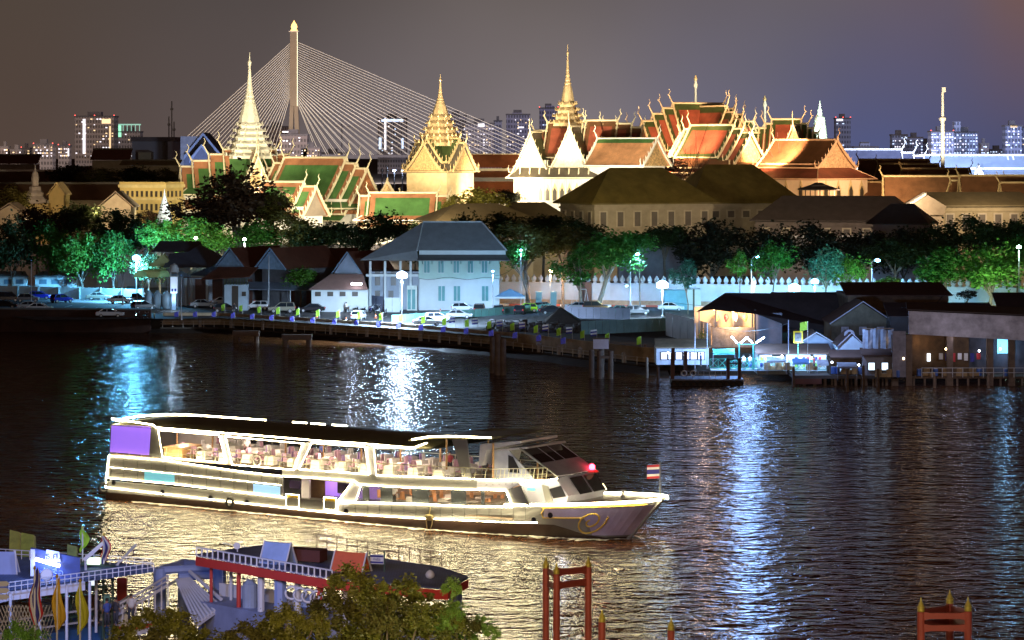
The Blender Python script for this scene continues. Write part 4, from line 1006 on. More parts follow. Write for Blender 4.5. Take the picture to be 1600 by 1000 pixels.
# ---- I: bright blue-white long hall at right, and gold-brown roofs
D = 820.; s = D/F; Z = lambda y: wz(y, D)-GZ
I1 = place('bright_finial_hall', 'long dark-roofed hall edged with brilliant white ridge lines and tall white finials', 'temple', 1370, D, 0)
wb = mat('white_lit_trim', (.85, .85, .85), .5, var=0)
for x0, x1, zr in ((-14, 7, 234), (-14, 10.5, 239), (-14, 13.6, 244)):
    hall(I1, x0, x1, 0, Z(zr), 7, 6, None, mat('tile_blue', (.05, .055, .10), .5), wb, fin=4.4, ends=(0, 1), hooks=False)
body(I1, -14, 13, -5, 5, 0, Z(262))
I2 = place('blue_lit_gallery', 'very long blue-white lit gallery roof with small white gables at far right', 'building', 1545, D, 0)
bt = mat('tile_blue_pale', (.28, .36, .55), .6, var=.12, vs=.2)
MB().slab([(-26, 0, Z(262)), (40, 0, Z(262)), (40, 5, Z(243)), (-23, 5, Z(243))], (0, .3, .1)).build('upper_roof', bt, I2); MB().box(-23, 4.8, Z(243.5), 40, 5.6, Z(241)).build('ridge', wb, I2)
MB().box(-26, -.4, Z(264.5), 40, .1, Z(262)).build('roof_band', wb, I2); MB().slab([(-28, -3, Z(272)), (40, -3, Z(272)), (40, 0, Z(265)), (-28, 0, Z(265))], (0, .3, .1)).build('lower_roof', bt, I2)
MB().box(-28, -3.4, Z(277), 40, -2.8, Z(272)).build('roof_band', wb, I2); MB().box(-28, -2.7, 0, 40, 6, Z(273)).build('wall', whitew, I2)
for a in (-25.5, -20, -3.5, 26, 34):
    MB().slab([(a-1.4, -3.6, Z(272)), (a+1.4, -3.6, Z(272)), (a, -3.6, Z(258))], (0, 3, 0)).build('small_gable', wb, I2)
for a in (6.4, 8): MB().tube([(a, 1, Z(262)), (a, 5, Z(243))], .35, 4).build('roof_hip', wb, I2)
m_ = thing('tall_mast', 'tall white round mast with a collar standing behind the brown roofs', 'mast', (wx(1473, 700), 700, GZ))
h = wz(144, 700)-GZ; hj = wz(186, 700)-GZ
MB().lathe([(.55, 0), (.5, hj), (.36, hj+.3), (.3, h)], n=8).build('shaft', whitew, m_); MB().lathe([(.8, 0), (.9, .6), (.7, .9)], (0, 0, hj-.4), 8).build('collar', whitew, m_)
MB().box(-.2, -.3, h, .7, .3, h+1.2).build('camera_head', whitew, m_)
def brown(px, D, rot, x0, x1, yr, h, hw, label, fin=2.8, m=t_brown, ped=pedm, trim=mat('dull_trim', (.42, .32, .16), .6)):
    t = place('tiled_hall', label, 'temple', px, D, rot); z = wz(yr, D)-GZ
    hall(t, x0, x1, 0, z, h, hw, None, m, trim, fin=fin, ped=ped, tw=.35); body(t, x0+.6, x1-.6, -hw*.75, hw*.75, 0, z-h+.3, mat('dull_wall', (.50, .38, .20), .7))
    return t
brown(1408, 690, -30, -11, 7, 250, 6, 5.5, 'dark brown gabled hall with finials just right of the pink pediment hall')
brown(1428, 675, -30, -9, 6, 257, 5.5, 5, 'dark brown hall behind the long low brown roof, left one')
brown(1462, 660, -25, -8, 8, 264, 5, 5, 'dark brown hall behind the long low brown roof, below the white mast')
brown(1380, 640, 8, -7, 5, 285, 6, 6, 'dull green-brown roofed building right beside the arched windows')
brown(1452, 620, -6, -10, 10, 276, 7.5, 7, 'long rust-brown roof with drooping corner finial, right part of the palace')
brown(1528, 610, -30, -6, 5, 283, 5, 5, 'small brown gable between the two long rust roofs at right')
brown(1562, 605, -3, -8.5, 7.5, 275, 8, 7, 'steep dark rust roof with white tip finial near the right edge')
brown(1600, 600, 0, -5, 12, 286, 6, 6, 'low dark roof cut by the right edge behind the grey hall')
# floodlights of the palace
def flood(px, D, z, tpx, tpy, tD, col, W, ang=75): spot((wx(px, D), D, z), (wx(tpx, tD), tD, wz(tpy, tD)), col, W*1.0, ang, .5)
# (photo column, depth, height) -> aim
flood(300, 540, 21, 310, 270, 618, WHITE, 120000, 60); flood(400, 535, 22, 392, 225, 620, WHITE, 90000, 55); flood(460, 530, 22, 470, 260, 612, WHITE, 80000, 60)
flood(388, 560, 24, 390, 165, 620, WHITE, 70000, 40); flood(580, 530, 21, 530, 280, 600, WHITE, 130000, 60); flood(430, 535, 19, 455, 300, 572, WHITE, 60000, 60); flood(640, 525, 18, 636, 320, 573, WHITE, 70000, 70)
flood(700, 580, 22, 688, 250, 638, WARM, 80000, 60); flood(690, 590, 24, 686, 160, 640, WARM, 120000, 50); flood(640, 590, 20, 660, 255, 636, WARM, 50000, 60)
flood(780, 625, 20, 780, 270, 688, WARM, 60000, 90)
flood(840, 590, 18, 850, 250, 640, WHITE, 60000, 80); flood(915, 592, 22, 915, 235, 642, WHITE, 60000, 80); flood(880, 610, 24, 887, 140, 650, WARM, 130000, 45); flood(840, 600, 6, 850, 300, 640, (.85, .95, 1), 14000, 110)
flood(985, 606, 18, 985, 240, 632, WHITE, 50000, 90)
flood(1050, 640, 34, 1070, 200, 698, ORG, 105000, 90); flood(1190, 650, 34, 1165, 205, 698, ORG, 60000, 85); flood(1140, 618, 31, 1140, 230, 652, ORG, 15000, 80); flood(1010, 645, 30, 1015, 210, 698, ORG, 110000, 85)
flood(1215, 634, 31, 1222, 215, 676, ORG, 120000, 85); flood(1330, 592, 18, 1290, 265, 640, ORG, 95000, 80)
flood(1290, 700, 34, 1281, 190, 720, (.85, 1, .85), 60000, 70); flood(1094, 717, 47, 1087, 142, 730, WHITE, 9000, 90); flood(1195, 690, 30, 1195, 170, 730, WHITE, 40000, 40)
flood(1370, 780, 20, 1370, 250, 818, (.85, .9, 1), 130000, 100); flood(1540, 770, 20, 1540, 260, 818, COOL, 330000, 120); flood(1480, 770, 20, 1480, 260, 818, COOL, 120000, 110); flood(1475, 680, 28, 1473, 190, 700, WHITE, 50000, 60)
flood(1410, 600, 20, 1400, 270, 670, WARM, 26000, 90); flood(1480, 575, 19, 1480, 290, 618, WARM, 16000, 100); flood(1570, 570, 19, 1570, 290, 605, WARM, 14000, 100)
flood(238, 560, 12, 238, 310, 600, (1, .8, .4), 22000, 80); flood(60, 560, 14, 60, 290, 600, (1, .75, .5), 14000, 80); flood(150, 545, 18, 150, 300, 630, (1, .7, .4), 16000, 100)
spot((wx(440, 2700), 2680, 40), (wx(459, 2795), 2795, 95), (1, .75, .4), 90000, 80); spot((wx(475, 2700), 2690, 10), (wx(465, 2795), 2795, 45), (.6, .75, 1), 120000, 60)
for px, c_, W_ in ((960, (1, .82, .45), 26000), (1180, (1, .80, .50), 22000), (1400, (1, .72, .50), 20000), (1560, (1, .75, .45), 18000), (700, (1, .80, .4), 16000), (470, (.9, .8, .45), 7000), (160, (1, .72, .42), 9000), (30, (1, .65, .38), 9000)):
    spot((wx(px, 545), 541, 21), (wx(px, 600), 600, 12), c_, W_*.7, 140, 1.5, 'yard_fill')  # unseen fill spots added for a low warm ambient on the roofs
spot((-10, 40, 42), (0, 460, 6), (1, .70, .46), 210000, 44, 10, 'near_city_light')
# ------------------------------------------------------------------ palace wall with leaf merlons
wallp = mat('palace_wall', (.50, .50, .53), .75, var=.14, vs=.35)
def wl(x): return 494.6 - .233*x
pw = thing('palace_wall', 'long high white palace wall topped with leaf-shaped battlements behind the street trees', 'wall', (0, 0, 0))
xa, xb = -26., 92.
MB().slab([(xa, wl(xa), GZ), (xb, wl(xb), GZ), (xb, wl(xb), 6.3), (xa, wl(xa), 6.3)], (.2, 1.2, 0)).build('wall', wallp, pw)
MB().slab([(xa, wl(xa)-.25, GZ), (xb, wl(xb)-.25, GZ), (xb, wl(xb)-.25, 3.3), (xa, wl(xa)-.25, 3.3)], (0, .23, 0)).build('brick_base', mat('brick_tan', (.40, .26, .16), .8, var=.3, vs=1.5), pw)
MB().slab([(xa, wl(xa)-.1, 6.0), (xb, wl(xb)-.1, 6.0), (xb, wl(xb)-.1, 6.32), (xa, wl(xa)-.1, 6.32)], (0, 1.35, 0)).build('coping', wallp, pw)
mer = None
for i in range(96):
    x = xa+.9 + i*1.21
    if mer is None:
        mer = MB().lathe([(.36, 0), (.34, .12), (.24, .22), (.46, .5), (.42, .85), (.2, 1.15), (.03, 1.42)], n=8, sx=1, sy=.55).build('merlon', wallp, pw); o = mer
    else:
        o = mer.copy(); COL.objects.link(o)
    o.location = (x, wl(x)+.6, 6.33)
MB().slab([(X_, wl(X_)-.32, GZ) for X_ in (12.4, 14.2)] + [(X_, wl(X_)-.32, GZ+4.0) for X_ in (14.2, 12.4)], (0, .3, 0)).build('gate_door', mat('door_brown', (.14, .06, .04), .6), pw)
t = thing('inner_wall', 'thin-topped dark inner wall running behind the right trees', 'wall', (0, 0, 0))
MB().box(wx(1215, 560), 560, GZ, wx(1560, 560), 561, wz(371, 560)).build('wall', mat('inner_wall', (.16, .14, .15), .8), t); MB().box(wx(1215, 560), 559.8, wz(371, 560)+.01, wx(1560, 560), 561.2, wz(368.5, 560)).build('coping', wallp, t)
t = thing('grey_store', 'flat grey low store behind the battlements, right of the big street tree', 'building', (wx(1040, 530), 530, GZ))
MB().box(-9, 0, 0, 6, 8, wz(380, 530)-GZ).build('wall', mat('store_grey', (.22, .21, .24), .8), t); MB().box(-9.3, -.3, wz(380, 530)-GZ+.01, 6.3, 8.3, wz(374, 530)-GZ).build('roof', mat('store_roof', (.30, .28, .30), .7), t)
# ------------------------------------------------------------------ two-storey dark hipped buildings
darkr = tiles('tile_olive', (.20, .155, .045), 1.2); stone = mat('stone_dim', (.36, .31, .24), .8, var=.15)
def hipped(px, D, rot, L_, W, ytop, yeave, nwx, nwy, label, shutters=mat('shutter_grey', (.13, .11, .10), .6), nm='hipped_building', ww=1.3, rm=None, wm_=None, wh=3.2, ridge=.45):
    t = place(nm, label, 'building', px, D, rot); ze = wz(yeave, D)-GZ; zt2 = wz(ytop, D)-GZ
    MB().box(-L_/2, -W/2, 0, L_/2, W/2, ze).build('wall', wm_ or stone, t)
    MB().hip(L_, W, ze+.02, zt2-ze, L_*ridge, 1.2).build('roof', rm or darkr, t)
    MB().box(-L_/2-.25, -W/2-.25, ze-1.0, L_/2+.25, W/2+.25, ze-.55).build('cornice', wm_ or stone, t)
    fr_m = mat('stone_pale', (.46, .40, .32), .7)
    for i in range(nwx):
        x = -L_/2 + (i+.5)*L_/nwx
        f = MB().box(x-ww*.75, -W/2-.12, ze-wh-1.6, x+ww*.75, -W/2-.01, ze-1.3).build('window', fr_m, t); MB().box(x-ww/2, -W/2-.2, ze-wh-1.4, x+ww/2, -W/2-.13, ze-1.6).build('shutter', shutters, f)
    for i in range(nwy):
        y = -W/2 + (i+.5)*W/nwy
        for sx in (-1, 1):
            f = MB().box(sx*(L_/2+.06)-.055, y-ww*.7, ze-wh-1.6, sx*(L_/2+.06)+.055, y+ww*.7, ze-1.3).build('window', fr_m, t); MB().box(sx*(L_/2+.16)-.03, y-ww*.45, ze-wh-1.4, sx*(L_/2+.16)+.03, y+ww*.45, ze-1.6).build('shutter', shutters, f)
    return t
hipped(994, 590, 24, 28, 17, 262, 318, 7, 4, 'large dark hip-roofed two-storey building with rows of tall shuttered windows, centre')
hipped(1140, 612, 22, 26, 16, 257, 317, 7, 3, 'dark hip-roofed building with small square windows adjoining the larger one on its right', ww=1.5, wh=1.6)
hipped(745, 560, 20, 20, 12, 318, 345, 5, 3, 'low dark-roofed house left of the large hipped building behind the trees', rm=mat('roof_dark', (.09, .065, .035), .7))
hipped(825, 575, 0, 16, 12, 316, 345, 5, 3, 'low dark-roofed house directly left of the large hipped building', rm=MATS['roof_dark'])
hipped(1310, 585, -10, 34, 14, 306, 345, 8, 3, 'wide dark-roofed block below the black pavilion at right', rm=mat('roof_violet', (.07, .055, .055), .7), wm_=mat('wall_dim', (.16, .13, .13), .8), ridge=.7)
t = hipped(1410, 540, -20, 10, 8, 318, 350, 3, 2, 'small dark-roofed house with a pale bargeboarded gable at right', rm=MATS['roof_violet'], wm_=mat('wall_lilac', (.42, .38, .42), .8))
hipped(1520, 560, 12, 24, 10, 300, 322, 7, 2, 'long grey roofed building with pale walls near the right edge', rm=mat('roof_khaki', (.20, .16, .09), .7, wave=('X', 1.5, .3)), wm_=mat('wall_khaki', (.36, .30, .20), .8), ridge=.85)
t = place('white_gable', 'pale gable end wall at the left end of the long grey roof', 'building', 1447, 548, 0)
D = 548.; MB().slab([(-3.6, 0, wz(336, D)-GZ), (-4.1, 0, wz(322, D)-GZ), (0, 0, wz(303, D)-GZ), (4, 0, wz(322, D)-GZ), (3.6, 0, wz(336, D)-GZ)], (0, 4, 0)).build('gable', MATS['wall_khaki'], t); MB().box(-3.5, .5, 0, 3.5, 4, wz(336, D)-GZ).build('wall', MATS['wall_khaki'], t)
MB().slab([(-4.6, -.3, wz(324, D)-GZ), (0, -.3, wz(301, D)-GZ), (0, -.3, wz(305, D)-GZ), (-4.4, -.3, wz(327, D)-GZ)], (0, 4.5, 0)).build('bargeboard', whitew, t)
t = place('pavilion', 'small open black pavilion with double hipped roof on posts before the pink hall', 'pavilion', 1279, 600, 0); D = 600.; Z = lambda y: wz(y, D)-GZ
MB().hip(6.6, 5, Z(297), 1.2, 3.2, .9).build('roof', MATS['roof_violet'], t); MB().hip(2.6, 2, Z(291), .8, 1.4, .4).build('upper_roof', MATS['roof_violet'], t)
for k_ in range(7): MB().box(-3.2+k_*1.05, -2.3, Z(308), -3.0+k_*1.05, -2.1, Z(297)).build('post', MATS['roof_violet'], t)
MB().box(-3.4, -2.5, 0, 3.4, 2.5, Z(308)).build('base', MATS['wall_dim'], t)
# ------------------------------------------------------------------ left old town
yel = mat('wall_ochre', (.52, .38, .13), .7, var=.1)
D = 600.; Z = lambda y: wz(y, D)-GZ
t = place('ochre_palace_block', 'ochre yellow two-storey block with two rows of dark windows left of the green roofs', 'building', 237, D, -22)
MB().box(-5.6, -4, 0, 5.6, 4, Z(293)).build('wall', yel, t)
for zz in ((Z(293)+.01, Z(288)), (Z(312), Z(308.5))): MB().box(-5.9, -4.3, zz[0], 5.9, 4.3, zz[1]).build('cornice', mat('ochre_pale', (.60, .48, .22), .7), t)
MB().box(-5.7, -4.1, Z(288)+.01, 5.7, 4.1, Z(284)).build('parapet', yel, t)
for r_ in ((307, 298), (328, 318)):
    for i in range(9): MB().box(-5.1+i*1.18, -4.1, Z(r_[0]), -4.55+i*1.18, -4.01, Z(r_[1])).build('window', darkwin, t)
    for i in range(4): MB().box(5.61, -3.2+i*1.8, Z(r_[0]), 5.7, -2.5+i*1.8, Z(r_[1])).build('window', darkwin, t)
def longroof(x0, x1, y0, y1, D, m, label, band=None, name='long_roofed_gallery'):
    t = thing(name, label, 'building', (wx((x0+x1)/2, D), D, GZ)); W = (x1-x0)*D/F/2
    MB().slab([(-W, -3, wz(y1, D)-GZ), (W, -3, wz(y1, D)-GZ), (W, 3, wz(y0, D)-GZ), (-W, 3, wz(y0, D)-GZ)], (0, .3, .12)).build('roof', m, t)
    MB().box(-W, 3, wz(y0, D)-GZ-.2, W, 3.6, wz(y0, D)-GZ+.5).build('ridge', band or t_grey, t); MB().box(-W+.5, -2.2, 0, W-.5, 3, wz(y1, D)-GZ-.1).build('wall', mat('wall_old', (.34, .28, .20), .8), t)
    return t
dr = tiles('tile_dark_brown', (.11, .055, .03)); 
longroof(-60, 130, 268, 288, 720, dr, 'long dark brown gallery roof at far left with a pale ridge', whitew)
longroof(-60, 206, 288, 312, 640, dr, 'long dark roof behind the small white stupa at far left')
longroof(-40, 62, 243, 256, 860, mat('roof_maroon', (.13, .05, .035), .7), 'dark maroon upturned roof behind everything at far left')
longroof(143, 205, 234, 250, 860, MATS['roof_maroon'], 'dark maroon temple roof in front of the theatre')
longroof(188, 282, 252, 258, 760, mat('wall_olive', (.22, .20, .10), .8), 'low olive building under the theatre')
longroof(100, 216, 262, 275, 900, MATS['roof_maroon'], 'dark low roof behind the left tree crowns')
def gableh(px, D, y_ap, y_e, w_px, label, m, rm, y_w=None, rot=0, name='gabled_house'):
    t = place(name, label, 'building', px, D, rot); s = D/F; w = w_px*s/2; za, ze = wz(y_ap, D)-GZ, wz(y_e, D)-GZ
    MB().slab([(-w*.9, 0, 0), (w*.9, 0, 0), (w*.9, 0, ze), (0, 0, za-.3), (-w*.9, 0, ze)], (0, 8, 0)).build('wall', m, t)
    for sg in (-1, 1): MB().slab([(0, -.6, za), (sg*w*1.1, -.6, ze-.3), (sg*w*1.1, 9, ze-.3), (0, 9, za)], (0, 0, .2)).build('roof', rm, t)
    MB().box(-w*.35, -.1, ze*.1, w*.35, -.02, ze*.6).build('door', darkwin, t)
    return t
gableh(181, 560, 300, 322, 52, 'grey gabled roof below the ochre block at left', mat('wall_stone', (.34, .30, .22), .8), mat('roof_stone', (.26, .22, .17), .8))
gableh(15, 560, 318, 332, 44, 'small grey gable at the far left edge above the trees', MATS['wall_stone'], MATS['roof_stone'])
gableh(88, 600, 286, 303, 26, 'small ornate yellowish shrine gable right of the white stupa at left', yel, mat('trim_ochre', (.62, .45, .2), .7), name='shrine')
t = place('small_stupa', 'white bullet-topped stupa on a stepped base at far left', 'stupa', 55, 600, 0); Z = lambda y: wz(y, 600.)-GZ
MB().lathe([(2.6, 0), (2.6, Z(312)), (1.9, Z(306)), (1.9, Z(302)), (1.3, Z(297)), (1.3, Z(292)), (.72, Z(290)), (.85, Z(278)), (.6, Z(270)), (.2, Z(266)), (.05, Z(258))], n=8, ph=PI/8).build('tower', mat('stupa_stone', (.48, .42, .36), .8, var=.2), t); MB().box(-3.4, -3.4, 0, 3.4, 3.4, Z(318)).build('base', yel, t)
t = place('slim_spire', 'slim bluish-white ringed spire beside the ochre block', 'spire', 257, 560, 0); Z = lambda y: wz(y, 560.)-GZ
pr = []
for i in range(10): r = 1.35*(1-i/11); z = Z(336)+(Z(302)-Z(336))*i/10; pr += [(r, z), (r*1.05, z+.2), (r*.85, z+.25)]
MB().lathe([(1.8, 0), (1.5, Z(337))]+pr+[(.05, Z(295))], n=10).build('shaft', mat('spire_blue', (.20, .25, .30), .6), t); MB().lathe([(2.2, 0), (2.0, 1)], n=8).build('base', whitew, t)
# ------------------------------------------------------------------ row behind the car park
teal = mat('shutter_teal', (.04, .20, .20), .5); hw = mat('house_white', (.52, .56, .56), .7, var=.1, vs=.3); bluer = mat('roof_blue_tile', (.20, .22, .24), .45, var=.15, wave=('X', 3., .35), bump=.3, bs=5)
D = 473.; s = D/F; Z = lambda y: wz(y, D)-GZ; X = lambda px: (px-717)*s
t = place('white_river_house', 'white two-storey house with teal shutters and a big blue-grey hipped roof', 'house', 717, D, 0)
MB().box(X(655), 0, 0, X(780), 9, Z(398)).build('wall', hw, t)
MB().box(X(655)-.08, -.08, Z(436), X(780)+.08, -.01, Z(404)).build('upper_wall', mat('house_mint', (.36, .50, .44), .7, var=.1), t)
MB().add([(X(652), -1.2, Z(391)), (X(792), -1.2, Z(391)), (X(792), 10.5, Z(391)), (X(652), 10.5, Z(391)), (X(660), 4, Z(348)), (X(752), 4, Z(348)), (X(563), -1.6, Z(406)), (X(563), 10.5, Z(406)), (X(654), -1.3, Z(407))],
         [(0, 1, 5, 4), (1, 2, 5), (2, 3, 4, 5), (0, 4, 6, 8), (6, 4, 7), (4, 3, 7), (8, 6, 7, 3, 2, 1, 0)]).build('roof', bluer, t)
MB().tube([(X(652), -1.25, Z(391)), (X(660), 4, Z(347.5)), (X(752), 4, Z(347.5)), (X(792), -1.25, Z(391))], .14, 5).build('roof_ridge', mat('ridge_pale', (.4, .44, .46), .6), t)
MB().slab([(X(652), -2.4, Z(407)), (X(797), -2.4, Z(407)), (X(790), -.1, Z(399)), (X(655), -.1, Z(399))], (0, 0, .15)).build('awning_roof', mat('awning_dark', (.10, .10, .10), .6), t)
MB().box(X(655), -.12, Z(398), X(790), .1, Z(391)).build('eave_wall', hw, t)
for px in (667, 689, 713, 735, 757):
    f = MB().box(X(px-5), -.2, Z(427), X(px+5), -.09, Z(407)).build('window', hw, t); MB().box(X(px-4.3), -.27, Z(426), X(px-.4), -.21, Z(408)).build('shutter', teal, f); MB().box(X(px+.4), -.27, Z(426), X(px+4.3), -.21, Z(408)).build('shutter', teal, f)
for px in (690, 714, 758):
    f = MB().box(X(px-6), -.14, Z(471), X(px+6), -.02, Z(445)).build('window', hw, t); MB().box(X(px-5), -.21, Z(470), X(px-.5), -.15, Z(447)).build('shutter', teal, f); MB().box(X(px+.5), -.21, Z(470), X(px+5), -.15, Z(447)).build('shutter', teal, f)
for k_ in range(9): MB().tube([(X(660+k_*15), -.1, Z(412)), (X(660+k_*15), -1.8, Z(406))], .06, 4).build('eave_bracket', teal, t)
MB().tube([(X(655+i*12.5), -.2, Z(435+2.0*math.sin(i*1.3))) for i in range(11)], .05, 4).build('wall_cable', mat('cable_black', (.03, .03, .03), .7), t)
MB().box(X(575), 2, 0, X(654), 9, Z(425)).build('left_wing', mat('wing_dim', (.30, .34, .40), .7, var=.1), t); 
for px in (577, 600, 624, 640): MB().box(X(px), -.3, 0, X(px+3.5), .1, Z(408)).build('verandah_post', hw, t)
MB().box(X(572), -.4, Z(432), X(654), 2, Z(428)).build('verandah_floor', hw, t)
for px, a, b_ in ((585, 447, 425), (610, 447, 425), (585, 480, 455), (606, 480, 455)): MB().box(X(px), 1.9, Z(a), X(px+8), 1.99, Z(b_)).build('window', darkwin, t)
MB().box(X(636), -.6, 0, X(652), -.5, Z(446)).build('lit_doorway', mat('door_lit', (.5, .55, .5), .6), t)
for px in (637, 644): MB().box(X(px), -.66, Z(483), X(px+5), -.61, Z(452)).build('glazed_door', teal, t)
# shed row with blue gables
shr = tiles('tile_shed_brown', (.13, .05, .03), 2.0); gbl = mat('gable_blue', (.22, .34, .48), .6, var=.25, vs=1.2)
def shed(px, D, rot, x0, x1, z_r, z_e, hw_, label, gm_=gbl, zwall=None, wallc=None):
    t = place('shed', label, 'shed', px, D, rot)
    for sg in (-1, 1): MB().slab([(x0, 0, z_r), (x1, 0, z_r), (x1, sg*hw_, z_e), (x0, sg*hw_, z_e)], (0, 0, .15)).build('roof', shr, t)
    MB().slab([(x0+.3, -hw_*.92, z_e), (x0+.3, hw_*.92, z_e), (x0+.3, 0, z_r-.3)], (-.15, 0, 0)).build('gable', gm_, t)
    MB().tube([(x0, -hw_, z_e), (x0, 0, z_r+.1), (x0, hw_, z_e)], .15, 4).build('bargeboard', gbl, t)
    MB().box(x0+1.4, -hw_*.8, 0, x1-.3, hw_*.8, z_e).build('wall', wallc or mat('shed_wall', (.10, .10, .11), .7, var=.3), t)
    for k_ in range(3): MB().box(x0+1.4+(x1-x0-2)*k_/3+.6, -hw_*.8-.08, .2, x0+1.4+(x1-x0-2)*k_/3+1.8, -hw_*.8-.01, z_e*.7).build('door', mat('door_dark_brown', (.10, .035, .02), .6), t)
    return t
D = 480.; Z = lambda y: wz(y, D)-GZ
shed(372, D+4, 58, -2.5, 12, Z(389), Z(418), 3.2, 'shed with a blue scale-tiled gable and brown roof, leftmost of three')
shed(436, D, 55, -2.5, 13, Z(388), Z(420), 3.6, 'shed with a blue carved ornament gable on a post, middle of three')
shed(552, D, 60, -2.0, 9, Z(394), Z(430), 3.4, 'shed with a plain pale blue gable beside the white house, right of three', mat('gable_plain', (.38, .46, .58), .6))
t = place('long_brown_roof', 'long low brown tiled roof linking the blue gabled sheds', 'building', 480, 492, 0)
MB().slab([(-10, -3, wz(422, 492)-GZ), (9, -3, wz(422, 492)-GZ), (9, 2, wz(389, 492)-GZ), (-10, 2, wz(389, 492)-GZ)], (0, .2, .1)).build('roof', shr, t); MB().box(-9.5, -2.5, 0, 8.5, 2, wz(424, 492)-GZ).build('wall', MATS['shed_wall'], t)
t = place('pump_house', 'small low brown-roofed house with a glowing tube lamp, left of the river house', 'house', 530, 470, 0); D = 470.; Z = lambda y: wz(y, D)-GZ
MB().slab([(-5, -2.5, Z(452)), (5, -2.5, Z(452)), (4, 1, Z(430)), (-1.5, 1, Z(430))], (0, 0, .15)).build('roof', mat('roof_rustbrown', (.20, .12, .10), .7, wave=('X', 3, .3)), t); MB().box(-4.6, -1.8, 0, 5, 2, Z(452)).build('wall', hw, t)
MB().box(2.2, -2.8, Z(444), 4.0, -2.6, Z(441)).build('tube_lamp', glow('tube_white', (.75, .82, 1), 22), t)
for k_ in range(4): MB().box(-4+k_*2.1, -1.9, Z(462), -3+k_*2.1, -1.81, Z(455)).build('window', darkwin, t)
point((wx(552, 466), 463, 8.3), (.7, .8, 1), 900, .3)
t = place('lean_to_roof', 'dark brown lean-to roof with a slatted railing in front of the leftmost blue gable', 'building', 372, 474, 0); Z = lambda y: wz(y, 474.)-GZ
MB().slab([(-6.2, -2, Z(437)), (2.2, -2, Z(432)), (3.4, 1.5, Z(419)), (-3.5, 1.5, Z(419))], (0, .1, .15)).build('roof', shr, t); MB().box(-2.2, -1.5, 0, 1.8, 1, Z(444)).build('wall', mat('gate_wall_pale', (.42, .50, .56), .7, var=.12), t); MB().box(-.9, -1.6, 0, .2, -1.51, Z(446)).build('door', darkwin, t); MB().box(.8, -1.6, Z(462), 1.5, -1.51, Z(455)).build('window', darkwin, t)
for k_ in range(9): MB().box(-2.1+k_*.48, -1.9, Z(444), -1.98+k_*.48, -1.8, Z(434)).build('slat', t_dgreen, t)
t = place('carport_roof', 'low grey corrugated carport roof behind the pale blue fence', 'carport', 445, 476, 0); Z = lambda y: wz(y, 476.)-GZ
MB().slab([(-7, -2, Z(452)), (9, -2, Z(454)), (9, 2, Z(444)), (-7, 2, Z(442))], (0, 0, .12)).build('roof', mat('corrugated_blue', (.16, .20, .26), .5, wave=('X', 5, .5)), t)
for k_ in range(5): MB().tube([(-6.5+k_*3.8, -1.8, 0), (-6.5+k_*3.8, -1.8, Z(453))], .09, 5).build('post', hw, t)
# gate house at left with tile roofs
t = place('gate_house', 'blue-lit tile-roofed gate house with tall brown doors and white columns beside the parking lot', 'building', 285, 488, 0); D = 488.; s = D/F; Z = lambda y: wz(y, D)-GZ; X = lambda px: (px-285)*s
rb = mat('roof_slate_blue', (.13, .17, .24), .5, var=.15, wave=('X', 3.2, .4), bump=.3, bs=5)
MB().slab([(X(232), 4, Z(395)), (X(312), 4, Z(395)), (X(306), 8, Z(380)), (X(240), 8, Z(380))], (0, .2, .1)).build('back_roof', mat('roof_dark_slate', (.08, .09, .11), .6), t)
MB().add([(X(258), -3, Z(417)), (X(330), -3, Z(417)), (X(352), 3, Z(405)), (X(308), 5, Z(383)), (X(292), 3, Z(394)), (X(262), 3, Z(397))], [(0, 1, 2, 3, 4, 5)]).build('front_roof', rb, t)
MB().slab([(X(232), -1, Z(416)), (X(257), -1, Z(416)), (X(265), -1, Z(407)), (X(256), -1, Z(397))], (0, 3, 0)).build('yellow_gable', mat('gable_yellow_green', (.50, .52, .22), .6), t)
MB().slab([(X(262), -3.5, Z(431)), (X(303), -3.5, Z(431)), (X(288), -3.5, Z(422))], (0, .3, 0)).build('porch_gable', gbl, t)
MB().slab([(X(290), -3, Z(433)), (X(345), -3, Z(433)), (X(378), 1, Z(418)), (X(345), 3, Z(408)), (X(300), 3, Z(420))], (0, 0, .2)).build('brown_roof', shr, t)
MB().box(X(268), 0, 0, X(378), 6, Z(432)).build('wall', mat('gate_wall', (.40, .46, .52), .7, var=.12), t)
for a, b_ in ((305, 322), (332, 350)): MB().box(X(a), -.1, 0, X(b_), -.01, Z(436)).build('tall_door', MATS['door_dark_brown'], t)
for a in (270, 290, 299, 323, 351, 376): MB().box(X(a), -1.5, 0, X(a+3.5), -1, Z(434)).build('column', hw, t)
MB().box(X(356), -.1, 0, X(365), -.01, Z(446)).build('door', darkwin, t); MB().box(X(370), -.1, Z(462), X(375), -.01, Z(454)).build('window', darkwin, t)
t = place('barrel_awning', 'curved yellow barrel awning over the blue water tanks', 'awning', 241, 482, 0); D = 482.; s = D/F; Z = lambda y: wz(y, D)-GZ
P = []
for i in range(9): a = PI*i/8; P += [(-2.2-2.4*math.cos(a)*.5, -1.5+0*i, Z(433)+1.3*math.sin(a)), (1.4-2.4*math.cos(a)*.5, 1.5, Z(433)+1.3*math.sin(a))]
MB().add(P, [(2*i, 2*i+1, 2*i+3, 2*i+2) for i in range(8)]).build('canopy', mat('awning_yellow', (.62, .60, .22), .6, trans=.3), t)
for a in (-3, 2.4): MB().tube([(a, 0, 0), (a, 0, Z(433))], .08, 5).build('post', MATS['pole_grey'], t)
tank = mat('tank_blue', (.35, .50, .62), .4, var=.05)
